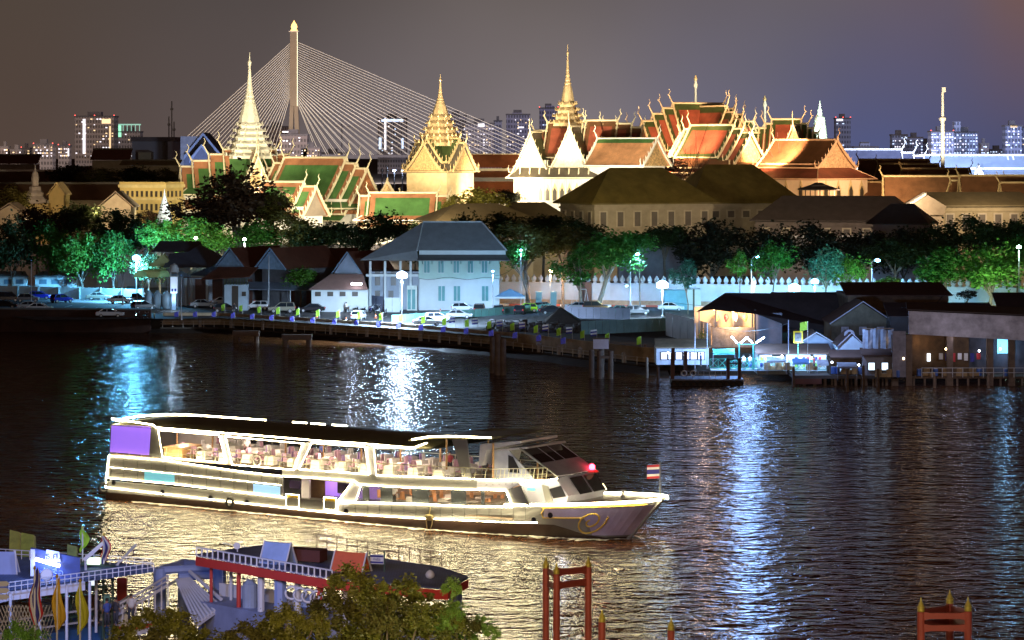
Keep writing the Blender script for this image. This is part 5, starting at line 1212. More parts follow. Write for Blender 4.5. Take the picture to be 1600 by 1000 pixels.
for k_, px in enumerate((233, 247, 261)):
    q = thing('water_tank', f'rounded pale blue water tank under the yellow awning, {["left", "middle", "right"][k_]} one', 'water tank', (wx(px, 478), 478-k_*.5, GZ), 0, 'water tanks beside the gate house')
    MB().lathe([(.55, 0), (.72, .4), (.82, 1.4), (.78, 2.2), (.5, 2.8), (.25, 3.0)], n=14).build('tank_body', tank, q, smooth=True); MB().lathe([(.3, 0), (.3, .15), (.1, .2)], (0, 0, 3.0), 10).build('lid', tank, q)
q = thing('kiosk', 'glowing white lit kiosk column with small blue signs beside the tanks', 'kiosk', (wx(272, 474), 474, GZ)); MB().box(-.35, -.3, 0, .35, .3, 2.9).build('pillar', gbl, q); MB().box(-.55, -.5, 2.91, .55, .5, 5.7).build('lightbox', glow('kiosk_light', (.65, .8, 1), .5), q); MB().box(-.7, -.6, 5.71, .7, .6, 5.9).build('cap', hw, q); MB().box(-.4, -.56, 3.2, -.05, -.51, 3.7).build('sign', fb_, q); MB().box(.1, -.56, 3.2, .45, -.51, 3.7).build('sign', fb_, q)
q = thing('roof_tank', 'white conical tank on the roof beside the gate house', 'tank', (wx(272, 480), 480, wz(426, 480))); MB().lathe([(.95, 0), (.6, 1.2), (.4, 1.3)], n=12).build('tank_body', hw, q); MB().lathe([(.3, 0), (.2, .15)], (0, 0, 1.3), 8).build('lid', hw, q)
q.location.z = wz(425, 480); q = thing('tank_stand', 'steel stand holding the white conical roof tank', 'stand', (wx(272, 480), 480, GZ)); [MB().tube([(a, b_, 0), (a, b_, wz(425, 480)-GZ)], .07, 4).build('leg', MATS['pole_grey'], q) for a in (-.6, .6) for b_ in (-.5, .5)]
# low buildings and white wall at far left
D = 522.; s = D/F; Z = lambda y: wz(y, D)-GZ
for k_, (a, b_) in enumerate(((-20, 47), (54, 126))):
    t = thing('lean_to', ['low blue-lit outbuilding with corrugated roof at the far left edge', 'low white outbuilding with corrugated roof, second from the left edge'][k_], 'outbuilding', (wx((a+b_)/2, D), D, GZ)); W = (b_-a)*s/2
    MB().slab([(-W, -2, Z(432)), (W, -2, Z(432)), (W-1.2, 1.5, Z(425)), (-W+1.2, 1.5, Z(425))], (0, 0, .12)).build('roof', mat('corrugated_grey', (.30, .36, .38), .5, wave=('X', 4, .5)), t); MB().box(-W+.4, -1.6, 0, W-.4, 1.4, Z(432)).build('wall', hw, t)
    for j in range(3): MB().box(-W+1.2+j*2.3, -1.68, Z(443), -W+2.6+j*2.3, -1.61, Z(436)).build('window', mat('glass_blue_dim', (.12, .2, .26), .3), t)
fence_w = mat('wall_pale', (.50, .55, .52), .7, var=.12)
t = thing('car_park_wall', 'long low white wall along the back of the parking lot at left', 'wall', (0, 0, 0))
a, b_ = Vector((wx(-30, 522), 519, GZ)), Vector((wx(226, 505), 503, GZ))
MB().slab([a, b_, b_+Vector((0, 0, 2.1)), a+Vector((0, 0, 2.1))], (0, .25, 0)).build('wall', fence_w, t)
for i in range(9): p = a.lerp(b_, i/8); MB().cbox(p.x, p.y-.1, p.z, .25, .25, 2.25).build('pier', mat('wall_pier', (.22, .24, .24), .8), t)
def panel_fence(p0, p1, h, n, m, label, name='hoarding', cat='fence', post=None):
    t = thing(name, label, cat, (0, 0, 0)); p0, p1 = Vector(p0), Vector(p1)
    for i in range(n):
        a, b_ = p0.lerp(p1, i/n), p0.lerp(p1, (i+.96)/n); MB().slab([a, b_, b_+Vector((0, 0, h)), a+Vector((0, 0, h))], (0, .08, 0)).build('panel', m, t)
    MB().tube([p0+Vector((0, .12, h*.9)), p1+Vector((0, .12, h*.9))], .05, 4).build('rail', post or MATS['pole_grey'], t)
    return t
cb = mat('panel_blue_white', (.36, .46, .55), .45, var=.12, vs=.8, wave=('X', 7, .25)); cg = mat('panel_green', (.16, .36, .33), .45, var=.15, vs=.8, wave=('X', 7, .3)); cgrey = mat('panel_grey', (.26, .26, .36), .5, var=.15, wave=('X', 7, .3))
panel_fence(onz(384, 473, GZ), onz(480, 473, GZ), 2.3, 8, cb, 'pale blue corrugated fence behind the parked pickups')
panel_fence(onz(480, 475, GZ), onz(600, 486, GZ), 2.5, 10, mat('panel_dim', (.17, .19, .27), .5, wave=('X', 7, .3)), 'dim blue-grey corrugated fence behind the motorcycle rows')
panel_fence(onz(601, 488, GZ), onz(625, 488, GZ), 2.5, 2, hw, 'short white panel fence left of the white river house')
panel_fence(onz(612, 505, GZ), onz(775, 493, GZ), 1.3, 14, cg, 'low teal corrugated fence right of the riverside lamp')
panel_fence(onz(775, 493, GZ), onz(862, 486, GZ), 1.3, 8, cg, 'teal corrugated fence left of the dark mound')
panel_fence(onz(882, 497, GZ), onz(985, 500, GZ), 1.9, 9, cgrey, 'blue-grey corrugated fence behind the dark mound')
panel_fence(onz(908, 523, GZ), onz(1041, 517, GZ), 2.0, 12, mat('panel_mint', (.28, .50, .50), .45, var=.2, wave=('X', 7, .25)), 'bright mint corrugated fence nearest the lit shop')
t = tag(fixn(MB().add([onz(845, 512, GZ), onz(912, 512, GZ), onz(908, 500, GZ), onz(850, 500, GZ), onz(876, 505, GZ)+Vector((0, 0, 2.6))], [(0, 1, 4), (1, 2, 4), (2, 3, 4), (3, 0, 4), (0, 3, 2, 1)]).build('earth_mound', mat('mound', (.06, .05, .045), .9, bump=1., bs=2))), 'dark pointed earth mound behind the teal fence', 'mound')
rnd = random.Random(3); mb = MB()
for i in range(260):
    p = onz(rnd.uniform(760, 915), rnd.uniform(506, 520), GZ); mb.cbox(p.x, p.y, p.z, rnd.uniform(.3, 1.6), rnd.uniform(.3, .9), rnd.uniform(.1, .8), rnd.uniform(0, 3))
tag(mb.build('rubble', mat('rubble', (.10, .095, .10), .9, var=.5, vs=2)), 'dark rubble and scrap strewn behind the river wall', 'rubble', kind='stuff')
# canopy tent, gate pillars
t = place('canopy_tent', 'dark blue market canopy tent beside the white river house', 'tent', 797, 474, 0)
MB().add([(-2.6, -2, 2.4), (2.6, -2, 2.4), (2.6, 2, 2.4), (-2.6, 2, 2.4), (0, 0, 3.7)], [(0, 1, 4), (1, 2, 4), (2, 3, 4), (3, 0, 4)]).build('canopy', mat('tent_blue', (.10, .17, .24), .6), t)
MB().box(-2.6, -2, 2.1, 2.6, -1.95, 2.4).build('valance', hw, t)
for a in (-2.5, 2.5):
    for b_ in (-1.9, 1.9): MB().tube([(a, b_, 0), (a, b_, 2.4)], .06, 4).build('pole', hw, t)
for k_, px in enumerate((842, 865)):
    t = place('gate_pillar', ['teal square gate pillar, left of the pair by the lime car', 'teal square gate pillar, right of the pair by the lime car'][k_], 'pillar', px, 478, 0)
    MB().box(-.5, -.4, 0, .5, .4, 2.8).build('shaft', mat('pillar_teal', (.16, .26, .25), .6), t); MB().box(-.6, -.5, 2.81, .6, .5, 3.0).build('cap', mat('pillar_pale', (.3, .36, .34), .6), t)
t = place('swing_frame', 'light A-frame swing stand at the foot of the street tree', 'swing', 905, 478, 0)
MB().tube([(-1.6, 0, 0), (-.8, 0, 3.4), (-.2, .4, 0)], .06, 4).build('side_frame', hw, t); MB().tube([(1.8, 0, 0), (1.2, 0, 3.4), (.8, .4, 0)], .06, 4).build('side_frame', hw, t); MB().tube([(-.8, 0, 3.4), (1.2, 0, 3.4)], .05, 4).build('crossbar', hw, t)
t = place('utility_cabin', 'white and teal utility cabin behind the blue tree by the palace wall', 'cabin', 1068, 474, 0)
MB().box(-3.2, 0, 0, .6, 2.5, 3.4).build('front_panel', mat('cabin_teal', (.14, .36, .45), .6), t); MB().box(.61, -.1, 0, 3.0, 2.5, 3.6).build('side_panel', hw, t); MB().box(1.6, -.16, 0, 1.9, -.11, 3.6).build('drain_pipe', darkwin, t)
# ------------------------------------------------------------------ river wall, walkway, railing
rw = mat('river_wall_concrete', (.44, .33, .21), .85, var=.35, vs=.5, bump=.4, bs=1.5)
def along(u):                      # u: photo column -> point on the wall line, z 0
    for (a, da), (b_, db) in zip(BANK[:-1], BANK[1:]):
        if a <= u <= b_:
            k = (u-a)/(b_-a); p = Vector((wx(a, da), da, 0)).lerp(Vector((wx(b_, db), db, 0)), k); return p
    return Vector((wx(u, 372), 372, 0))
t = thing('river_wall', 'long stained brown concrete river wall with a lower walkway along the far bank', 'wall', (0, 0, 0))
W1 = MB(); us = list(range(255, 1041, 15)); V = []
for u in us: p = along(u); V += [(p.x, p.y-.35, 1.0), (p.x, p.y-.35, 3.0), (p.x, p.y+.05, 3.0)]
W1.add(V, [(3*i+j, 3*i+3+j, 3*i+4+j, 3*i+1+j) for i in range(len(us)-1) for j in (0, 1)]).build('wall_face', rw, t)
W2 = MB(); V = []
for u in us: p = along(u); V += [(p.x, p.y-3.6, -1.), (p.x, p.y-3.6, .8), (p.x, p.y-.3, .8)]
W2.add(V, [(3*i+j, 3*i+3+j, 3*i+4+j, 3*i+1+j) for i in range(len(us)-1) for j in (0, 1)]).build('walkway', mat('walkway_dark', (.07, .05, .035), .85, var=.3), t)
rl_ = thing('river_railing', 'thin pale railing with slanted stays along the river walkway', 'railing', (0, 0, 0))
mb = MB(); 
for h in (.55, 1.0): mb.tube([along(u)+Vector((0, -3.4, .8+h)) for u in us], .035, 4)
mb.build('handrail', mat('rail_pale', (.72, .64, .54), .6), rl_)
for i, u in enumerate(range(258, 1036, 16)):
    p = along(u)+Vector((0, -3.4, .8)); MB().tube([p, p+Vector((0, 0, 1.05))], .05, 4).build('baluster', MATS['rail_pale'], rl_)
bol = MB().lathe([(.28, 0), (.28, .9), (.2, 1.0), (.34, 1.1), (.3, 1.3), (.05, 1.5)], n=8).build('bollard', mat('bollard_white', (.46, .40, .34), .7))
for i, u in enumerate((316, 365, 416, 467, 522, 576, 627, 661, 690, 721, 844, 876, 909, 975)):
    o = bol if i == 0 else bol.copy()
    if i: COL.objects.link(o)
    o.location = along(u)+Vector((0, -3.0, .8)); tag(o, f'pale concrete bollard on the river walkway, {nth(i)}', 'bollard', 'bollards on the river walkway')
t = thing('dark_barge_wall', 'high dark brown timber quay wall at far left in front of the parking lot', 'quay wall', (0, 0, 0))
a0, a1 = Vector((wx(-60, 461), 456, 0)), Vector((wx(240, 457), 453, 0))
for nm, z0_, z1_, th, m_ in (('wall', -.5, 3.7, 1.2, mat('quay_dark', (.045, .018, .010), .8, var=.4, vs=.5)), ('coping', 3.71, 3.95, 1.4, mat('quay_cap', (.16, .18, .18), .7))):
    MB().slab([a0+Vector((0, 0, z0_)), a1+Vector((0, 0, z0_)), a1+Vector((0, 0, z1_)), a0+Vector((0, 0, z1_))], (0, th, 0)).build(nm, m_, t)
# muddy shore
mud = MB(); V = []; r6 = random.Random(4); us2 = list(range(240, 1041, 20))
for u in us2: p = along(u); w_ = (5 if u < 700 else 9) + r6.uniform(-1, 2); V += [(p.x, p.y-3.5, .55), (p.x, p.y-3.5-w_, -.25)]
mud.add(V, [(2*i+1, 2*i+3, 2*i+2, 2*i) for i in range(len(us2)-1)]).build('muddy_shore', mat('mud', (.035, .018, .010), .6, var=.4, bump=1., bs=1))['kind'] = 'structure'
pile = mat('pile_concrete', (.17, .12, .09), .85, var=.3, vs=1.)
for k_, (px, yt, yb) in enumerate(((770, 527, 583), (777.5, 522, 586), (786, 530, 586))):
    p = onz(px, yb, 0); q = tag(MB().lathe([(.42, -1), (.42, wz(yt, p.y)), (.1, wz(yt, p.y)+.1)], n=10).build('mooring_pile', pile, None, p), f'tall dark mooring pile in the river near the wall, {["left", "middle", "right"][k_]} of the trio', 'mooring pile', 'trio of mooring piles')
t = thing('signal_dolphin', 'four-legged concrete dolphin carrying a white panel, in the river near the wall', 'dolphin', onz(940, 592, 0))
D = t.location.y; s = D/F
for a, b_ in ((-15, 2), (-3, 0), (1, 3), (14, 0)): MB().lathe([(.36, -1), (.36, wz(548, D))], (a*s, b_, 0), 10).build('leg', pile, t)
MB().box(-3*s, -.3, wz(560, D), 14*s, .3, wz(556, D)).build('crossbeam', pile, t); MB().box(-13*s, -.2, wz(545, D), 11*s, .2, wz(530, D)).build('panel', mat('panel_lilac', (.5, .5, .62), .6, emit=(.5, .5, .7), es=.06), t); MB().box(-14*s, -.3, wz(530, D)+.01, 12*s, .3, wz(528, D)).build('panel_cap', pile, t)
for k_, (a, b_, y) in enumerate(((364, 405, 524), (441, 487, 530))):
    t = thing('pile_cap', ['weathered concrete pile cap in the shallows, left one', 'weathered concrete pile cap in the shallows, right one'][k_], 'pile cap', onz((a+b_)/2, y+12, 0)); D = t.location.y; s = D/F; w = (b_-a)*s/2
    MB().box(-w, -.8, 1.1, w, .8, 1.9).build('cap_beam', pile, t)
    for sg in (-1, 1): MB().lathe([(.4, -1), (.4, 1.09)], (sg*w*.8, 0, 0), 8).build('pile', pile, t)
# flags along the wall
fpole = mat('flag_pole_pale', (.5, .48, .42), .6)
lime = mat('flag_lime', (.40, .72, .06), .7, trans=.35, emit=(.4, .8, .05), es=.03, var=.1); blu = mat('flag_violet_blue', (.13, .12, .60), .7, trans=.3, emit=(.15, .15, .8), es=.05, var=.1)  # lamp light on both cloths helped by a faint glow in the material
def small_flag(name, m, label, group, loc, h=1.5, w=.72, fh=.85, lean=True, cloth=None):
    t = thing(name, label, 'flag', loc, 0, group)
    MB().tube([(0, 0, 0), (0, 0, h)], .035, 4).build('flag_pole', fpole, t)
    if lean: MB().tube([(-1.1, -.1, -.5), (0, 0, h*.45)], .03, 4).build('stay', fpole, t)
    (cloth or MB().add([(-w, .08, h-fh-.15), (0, 0, h-fh), (0, 0, h), (-w*.5, -.1, h-.05), (-w, .06, h-.25)], [(0, 1, 2, 3, 4)])).build('flag_cloth', m, t)
    return t
B0 = None
for i, u in enumerate((283, 312, 341, 372, 403, 434, 466, 498, 531, 564, 597, 629, 665, 700, 735, 773, 809, 848, 887)):
    p = along(u)+Vector((0, -3.45, 1.9)); lab = f'violet-blue flag leaning out from the river railing, {nth(i)}'
    if B0 is None: B0 = small_flag('railing_flag', blu, lab, 'violet-blue flags along the river railing', p)
    else: copy_tree(B0, p, 0, lab)
B0 = None
for i, u in enumerate((352, 381, 411, 441, 472, 503, 534, 566, 598, 631, 667, 700, 735, 769, 804, 843, 880, 917, 955, 1002)):
    p = along(u)+Vector((0, -.1, 3.0)); lab = f'lime green flag on top of the river wall, {nth(i)}'
    if B0 is None: B0 = small_flag('wall_flag', lime, lab, 'lime green flags along the top of the river wall', p, 1.5, .62, 1.05, False)
    else: copy_tree(B0, p, 0, lab)
B0 = None
for i, u in enumerate((714, 749, 786, 822, 860, 898, 936)):
    p = along(u)+Vector((0, -.1, 3.0)); lab = f'small blue and white striped flag on the river wall, {nth(i)}'
    if B0 is None: B0 = small_flag('striped_flag', [fb_, fw_], lab, 'blue and white striped flags on the river wall', p, 1.7, .8, 1.0, False, flag_mesh(.9, .9, [(1, 0), (1, 1), (1, 0), (1, 1)], n=3)); [setattr(c, 'location', (0, 0, .9)) for c in B0.children if c.name.startswith('flag_cloth')]
    else: copy_tree(B0, p, 0, lab)
# ------------------------------------------------------------------ street lamps
LAMPK = 3.2
def lamp(px, py, D, col, W, label, zb=GZ, head=.42, es=30, arm=0., rr=.35, group='tall lamp posts of the far bank', refl=0., up=.35, **kw):
    t = thing('street_lamp', label, 'street lamp', (wx(px, D), D, zb), 0, group); h = wz(py, D)-zb
    MB().lathe([(.2, 0), (.2, .6), (.09, .7), (.06, h-.3)], n=8).build('lamp_post', MATS['pole_grey'], t)
    if arm: MB().tube([(0, 0, h-.4), (arm*.5, 0, h+.2), (arm, 0, h+.15)], .05, 4).build('lamp_arm', MATS['pole_grey'], t)
    gm_ = glow('lamp_%s_%d' % ('_'.join('%d' % (c*10) for c in col), es), col, es)
    MB().lathe([(.12, 0), (head, .1), (head, head*.9), (head*.4, head*1.3), (.05, head*1.4)], (arm, 0, h-head*.6), 12).build('lamp_head', gm_, t, smooth=True)
    if W > 1:
        spot((arm, -.1, h-head*.6-rr-.12), (arm, 3.0, -2.), col, W*LAMPK, 150, rr, 'lamp_light', .3, t)      # shielded towards the river
        spot((arm, .5, h-head*.6), (arm, 30., h+4), col, W*LAMPK*up, 150, rr, 'lamp_light', .3, t)
        if refl: point((arm, -head-.4, h), col, W*refl, 1.1, t)
    return t
BLW = (.20, .50, 1.); CY = (.16, .72, 1.); BW2 = (.50, .72, 1.)
lamp(213, 403, 503, (.14, .55, 1.), 34000, 'tall lamp with a dazzling blue-white head at the back of the parking lot, left', head=.7, refl=.5)
lamp(628, 430, 431, BW2, 30000, 'tall lamp with a dazzling white head on the river wall before the white house', head=.8, es=30, refl=.62)
lamp(1035, 445, 448, BW2, 6000, 'dazzling white lamp before the palace wall, right of the big street tree', head=.9, es=30)
lamp(1241, 450, 425, CY, 5500, 'dazzling cyan-white lamp over the dark shack roofs, brighter of the pair', up=1.8, head=.9, es=30)
lamp(1273, 440, 452, CY, 3200, 'cyan-white lamp behind the brighter one over the shack roofs', up=1.8, head=.6, es=30)
lamp(1362, 407, 470, BLW, 2200, 'blue-white arm lamp standing alone right of the bright green trees', arm=1, head=.4, es=50)
lamp(985, 397, 474, BLW, 2600, 'blue-white arm lamp beside the big street tree', up=.5, arm=1.2, head=.35, es=50)
lamp(985.5, 447, 470, BLW, 900, 'short ornate lamp on the same pavement as the tall arm lamp', arm=-.7, head=.22, es=25)
lamp(1174, 402, 472, BLW, 1800, 'blue-white arm lamp between the two slender street trees', up=1.6, arm=1.1, head=.3, es=40)
lamp(1178, 442, 470, (.8, .9, 1), 900, 'lower white lamp below the arm lamp of the slender trees', head=.3, es=30)
lamp(1592, 386, 420, (.6, 1, .75), 2500, 'greenish-white lamp near the right edge', up=1.5, head=.35, es=40)
lamp(770, 424, 462, BLW, 900, 'small white lamp on a pole at the right corner of the white house', head=.22, es=30)
lamp(814, 391, 474, BLW, 900, 'small blue-white lamp by the street tree right of the white house', head=.22, es=30)
lamp(382, 374, 500, (.85, 1, .8), 3600, 'small white lamp among the bright leaves left of the dark red tree', head=.3, es=40)
lamp(306, 372, 500, (.85, 1, .8), 5200, 'small white lamp among the bright leaves behind the gate house', head=.3, es=40)
lamp(860, 424, 480, (1, .65, .35), 1400, 'orange lamp hanging before the palace wall', head=.4, es=20)
lamp(420, 395, 470, BLW, 0.1, 'unlit tall pole before the middle blue gable', head=.1, es=.1)
lamp(49, 407, 474, BLW, .1, 'unlit tall pole at the far left of the parking lot', head=.1, es=.1)
lamp(192, 408, 490, BLW, .1, 'unlit pole left of the dazzling parking lot lamp', head=.1, es=.1)
lamp(283, 430, 447, BLW, .1, 'unlit short pole at the front of the parking lot before the gate house', head=.1, es=.1)
point((wx(272, 474), 472.6, 4.5), (.6, .8, 1), 300, .3)
t = thing('screening_wall', 'added dark screening wall behind the trees between the palace and the car park', 'wall', (0, 0, 0))  # unseen wall added to hide the overlit palace walls behind it
MB().box(wx(-60, 552), 552, GZ, wx(760, 552), 553, wz(384, 552)).build('wall', MATS['inner_wall'], t); MB().box(wx(-60, 552)-.2, 551.8, wz(384, 552)+.01, wx(760, 552)+.2, 553.2, wz(382, 552)).build('coping', MATS['inner_wall'], t)

spot((wx(1562, 448), 446, 4.0), (wx(1548, 458), 459, 11), (.75, 1, .7), 9000, 120, .4, 'tree_light'); spot((wx(1470, 452), 449, 4.5), (wx(1475, 462), 463, 12), (.5, .9, .5), 2500, 110, .4, 'tree_light')
spot((wx(1335, 458), 455, 5), (wx(1330, 468), 469, 10), (.7, 1, .6), 5000, 110, .4, 'tree_light'); spot((wx(960, 466), 463, 4), (wx(955, 474), 475, 12), (.7, 1, .55), 2500, 110, .4, 'tree_light'); spot((wx(1160, 460), 458, 5), (wx(1160, 468), 469, 9), (.6, 1, .5), 1800, 100, .4, 'tree_light')
# ------------------------------------------------------------------ lit shop, pier and shacks, right
D = 385.; s = D/F; Z = lambda y: wz(y, D)-GZ
rdark = mat('shack_roof', (.055, .042, .045), .75, var=.3, vs=.5, wave=('X', 3, .3)); rbrown = mat('shack_roof_brown', (.08, .04, .03), .8, var=.3, wave=('X', 3, .3))
planks = mat('plank_wall', (.13, .08, .05), .85, var=.5, vs=.8, wave=('X', 3, .5)); tin = mat('tin_pale', (.36, .36, .45), .5, var=.2, wave=('X', 6, .25))
panel_fence(onz(1040, 524, GZ), (wx(1112, 383), 383, GZ), 3.4, 6, mat('panel_peach', (.48, .42, .42), .5, wave=('X', 6, .2)), 'tall pale corrugated fence left of the warm-lit shop')
t = thing('lit_shop', 'open-sided shop glowing warm orange inside under a wide dark roof', 'shop', (wx(1145, D), D, GZ)); X = lambda px: (px-1145)*s
MB().add([(X(1086), -2, Z(486)), (X(1110), -3, Z(482)), (X(1180), -3, Z(489)), (X(1240), -3, Z(512)), (X(1330), 0, Z(515)), (X(1330), 8, Z(464)), (X(1140), 8, Z(462))], [(0, 1, 2, 3, 4, 5, 6)]).build('roof', rdark, t)
MB().box(X(1088), 4, 0, X(1182), 4.2, Z(482)).build('back_wall', mat('shop_wall', (.62, .48, .32), .6, var=.2), t)
MB().box(X(1181), 0, 0, X(1222), 3, Z(489)).build('grey_wall', mat('tarp_grey', (.20, .22, .30), .6, var=.2), t)
for px in (1092, 1118, 1145, 1175, 1180): MB().box(X(px)-.1, -.6, 0, X(px)+.1, -.4, Z(484)).build('post', darkwin, t)
MB().box(X(1112), -.7, 0, X(1178), -.5, Z(511)).build('parapet', mat('parapet_stone', (.30, .27, .24), .8, var=.4, vs=2), t)
for px, c in ((1120, 1), (1135, 0), (1150, 2), (1165, 1)): MB().lathe([(.1, 0), (.3, .4), (.35, .8), (.15, 1.1)], (X(px), .6, Z(503)), 7).build('goods', [fr_, mat('goods_orange', (.6, .3, .1), .6), mat('goods_pale', (.7, .6, .5), .6)][c], t)
for px in (1125, 1150, 1170): MB().box(X(px)-.8, 2, Z(486), X(px)+.8, 2.15, Z(484)).build('tube_lamp', glow('tube_warm', (1, .72, .42), 12), t)
spot((wx(1145, D), D-1.5, GZ+Z(488)), (wx(1145, D), D+4, GZ+Z(505)), (1, .58, .28), 6500, 160, .3); point((wx(1100, D), D-1.5, GZ+Z(492)), (1, .65, .38), 500, .3)
q = thing('potted_shrub', 'small leafy potted shrub lit yellow beside the warm shop', 'plant', (wx(1099, 381), 381, GZ+.3)); mb = MB(); r7 = random.Random(2)
for i in range(160):
    p = Vector((r7.gauss(0, .4), r7.gauss(0, .3), 1.5+r7.gauss(0, .55))); a = Vector((r7.uniform(-1, 1), r7.uniform(-1, 1), r7.uniform(-1, 1)))*.16; b_ = Vector((r7.uniform(-1, 1), r7.uniform(-1, 1), r7.uniform(-1, 1)))*.16
    mb.add([p, p+a, p+a+b_, p+b_], [(0, 1, 2, 3)])
mb.build('foliage', mat('shrub_yellow', (.35, .30, .03), .6), q); MB().lathe([(.3, 0), (.42, .7), (.4, .75)], n=8).build('pot', darkwin, q)
# big dark gabled roofs behind
def shack(px0, px1, yr, ye, yb, D, m_r, m_w, label, zb=GZ, depth=7, rotz=0, gable=False, wins=0, name='riverside_house', litw=None, stilts=False):
    t = thing(name, label, 'house', (wx((px0+px1)/2, D), D, zb), rotz); w = (px1-px0)*D/F/2; zr, ze = wz(yr, D)-zb, wz(ye, D)-zb
    zb0 = wz(yb, D)-zb
    MB().box(-w*.94, 0, zb0, w*.94, depth, ze).build('wall', m_w, t)
    if gable:
        for sg in (-1, 1): MB().slab([(0, -.5, zr), (sg*w, -.5, ze-.1), (sg*w, depth+.5, ze-.1), (0, depth+.5, zr)], (0, 0, .14)).build('roof', m_r, t)
        MB().slab([(-w*.93, -.02, ze), (w*.93, -.02, ze), (0, -.02, zr-.15)], (0, .1, 0)).build('gable', m_w, t)
        MB().tube([(-w, -.55, ze-.05), (0, -.55, zr+.1), (w, -.55, ze-.05)], .09, 4).build('bargeboard', tin, t)
    else:
        MB().slab([(-w, -.9, ze), (w, -.9, ze), (w*.97, depth*.6, zr), (-w*.97, depth*.6, zr)], (0, 0, .14)).build('roof', m_r, t)
    for k_ in range(wins):
        x = -w*.8 + (k_+.5)*w*1.6/wins; zc = (ze+zb0)/2
        f = MB().box(x-.5, -.1, zc-.5, x+.5, -.01, zc+.6).build('window', tin if not litw else darkwin, t); MB().box(x-.38, -.16, zc-.4, x+.38, -.11, zc+.5).build('pane', litw or mat('pane_grey', (.25, .25, .32), .4), f)
    if stilts:
        for k_ in range(4): MB().tube([(-w*.85+w*1.7*k_/3, .2, -3), (-w*.85+w*1.7*k_/3, .2, zb0)], .12, 5).build('stilt', pile, t)
    return t
shack(1210, 1330, 462, 515, 520, 392, rdark, mat('wall_black', (.05, .045, .05), .8), 'wide black-roofed shed under the cyan lamps', depth=12)
shack(1320, 1487, 447, 462, 500, 380, rbrown, planks, 'broad rust-brown roofed timber house with two pale windows behind the tarpaulin', depth=14)
shack(1296, 1400, 472, 505, 530, 372, rbrown, mat('wall_olive_dark', (.10, .085, .06), .85, var=.4), 'dim timber gable house with two shuttered windows, below the broad brown roof', gable=True, wins=3, depth=9)
shack(1386, 1560, 478, 495, 520, 368, rdark, MATS['wall_black'], 'long low black roof behind the big grey canopy fascia', depth=10)
shack(1560, 1640, 462, 490, 500, 372, rdark, MATS['wall_black'], 'black roof at the right edge below the greenish lamp', depth=10)
shack(1246, 1305, 520, 536, 575, 362, rbrown, mat('wall_bluegrey', (.18, .22, .30), .7, var=.2), 'small gabled house with grey-blue front behind the flag pole', gable=True, zb=2, depth=6)
shack(1308, 1352, 521, 540, 592, 356, rbrown, mat('wall_pale_blue', (.40, .48, .58), .7, var=.15), 'small house with a bright pale gable beside the tarpaulin', gable=True, zb=2, depth=6, stilts=True)
shack(1180, 1300, 541, 553, 585, 358, rbrown, mat('wall_pier', (.20, .26, .34), .7, var=.3), 'low pier shed with a dark lean-to roof behind the green gangway', zb=2, depth=5)
shack(1296, 1350, 550, 559, 592, 352, rbrown, planks, 'stilt shack with blue-lit windows below the pale gable', zb=1.5, wins=2, litw=glow('win_blue_lit', (.35, .6, 1), 1.6), stilts=True, depth=4)
shack(1346, 1398, 547, 556, 590, 351, rbrown, mat('plank_pale', (.26, .24, .28), .8, var=.3, wave=('X', 4, .5)), 'stilt shack with white-blue lit curtains below the tarpaulin', zb=1.5, wins=2, litw=glow('win_white_lit', (.6, .78, 1), 2.4), stilts=True, depth=4)
shack(1023, 1110, 533, 543, 570, 366, mat('roof_rusty_tan', (.22, .15, .09), .8, var=.3), mat('wall_white_lit', (.6, .62, .75), .6), 'white pier office with a rusty tan roof left of the pontoon', zb=2, depth=5, wins=6, litw=glow('win_lilac_lit', (.7, .75, 1), 1.6))
t = thing('tarpaulin', 'large grey creased plastic tarpaulin hung on the timber house front', 'tarpaulin', (wx(1372, 353), 353, wz(548, 353))); w = 24*353/F; h = wz(514, 353)-wz(548, 353)
V = []; 
for i in range(13):
    for j in range(5): V.append((-w+2*w*i/12, .12*math.sin(i*1.9+j*.4), h*j/4 - (.15*math.sin(i*.8) if j == 4 else 0)))
MB().add(V, [(i*5+j, i*5+5+j, i*5+6+j, i*5+j+1) for i in range(12) for j in range(4)]).build('sheet', mat('tarp_silver', (.22, .25, .32), .3, var=.25, vs=1.5), t); MB().tube([(-w, 0, h+.05), (w, 0, h+.05)], .07, 4).build('top_rail', pile, t)
q = thing('satellite_dish', 'round pale satellite dish on the low roof', 'satellite dish', (wx(1327, 358), 358, wz(524, 358))); MB().lathe([(.05, 0), (.45, .1), (.7, .3)], n=14).build('dish', tin, q).rotation_euler = (R(70), 0, 0); MB().tube([(0, .1, -1.0), (0, .1, .1)], .05, 4).build('mast', pile, q)
# big canopy fascia building
D = 350.; s = D/F; Z = lambda y: wz(y, D); X = lambda px: (px-1510)*s
t = thing('canopy_building', 'large riverside boathouse with a stained grey canopy fascia on tall concrete columns', 'building', (wx(1510, D), D, 0))
MB().slab([(X(1420), 0, Z(522)), (X(1660), -2, Z(534)), (X(1660), -2, Z(496)), (X(1420), 0, Z(486))], (0, .5, 0)).build('fascia', mat('fascia_grey', (.40, .39, .46), .75, var=.5, vs=.5, bump=.4, bs=1.), t)
MB().slab([(X(1418), .5, Z(486)+.02), (X(1660), -1.4, Z(496)+.02), (X(1660), 14, Z(494)), (X(1440), 14, Z(486)+.2)], (0, 0, .2)).build('roof', rdark, t)
for px, m_ in ((1400, planks), (1422, planks), (1486, pile), (1549, pile), (1583, pile)): MB().box(X(px)-.4, .8, -1, X(px)+.4, 1.6, Z(524)).build('column', mat('column_brown', (.13, .09, .065), .85, var=.35, vs=1.), t)
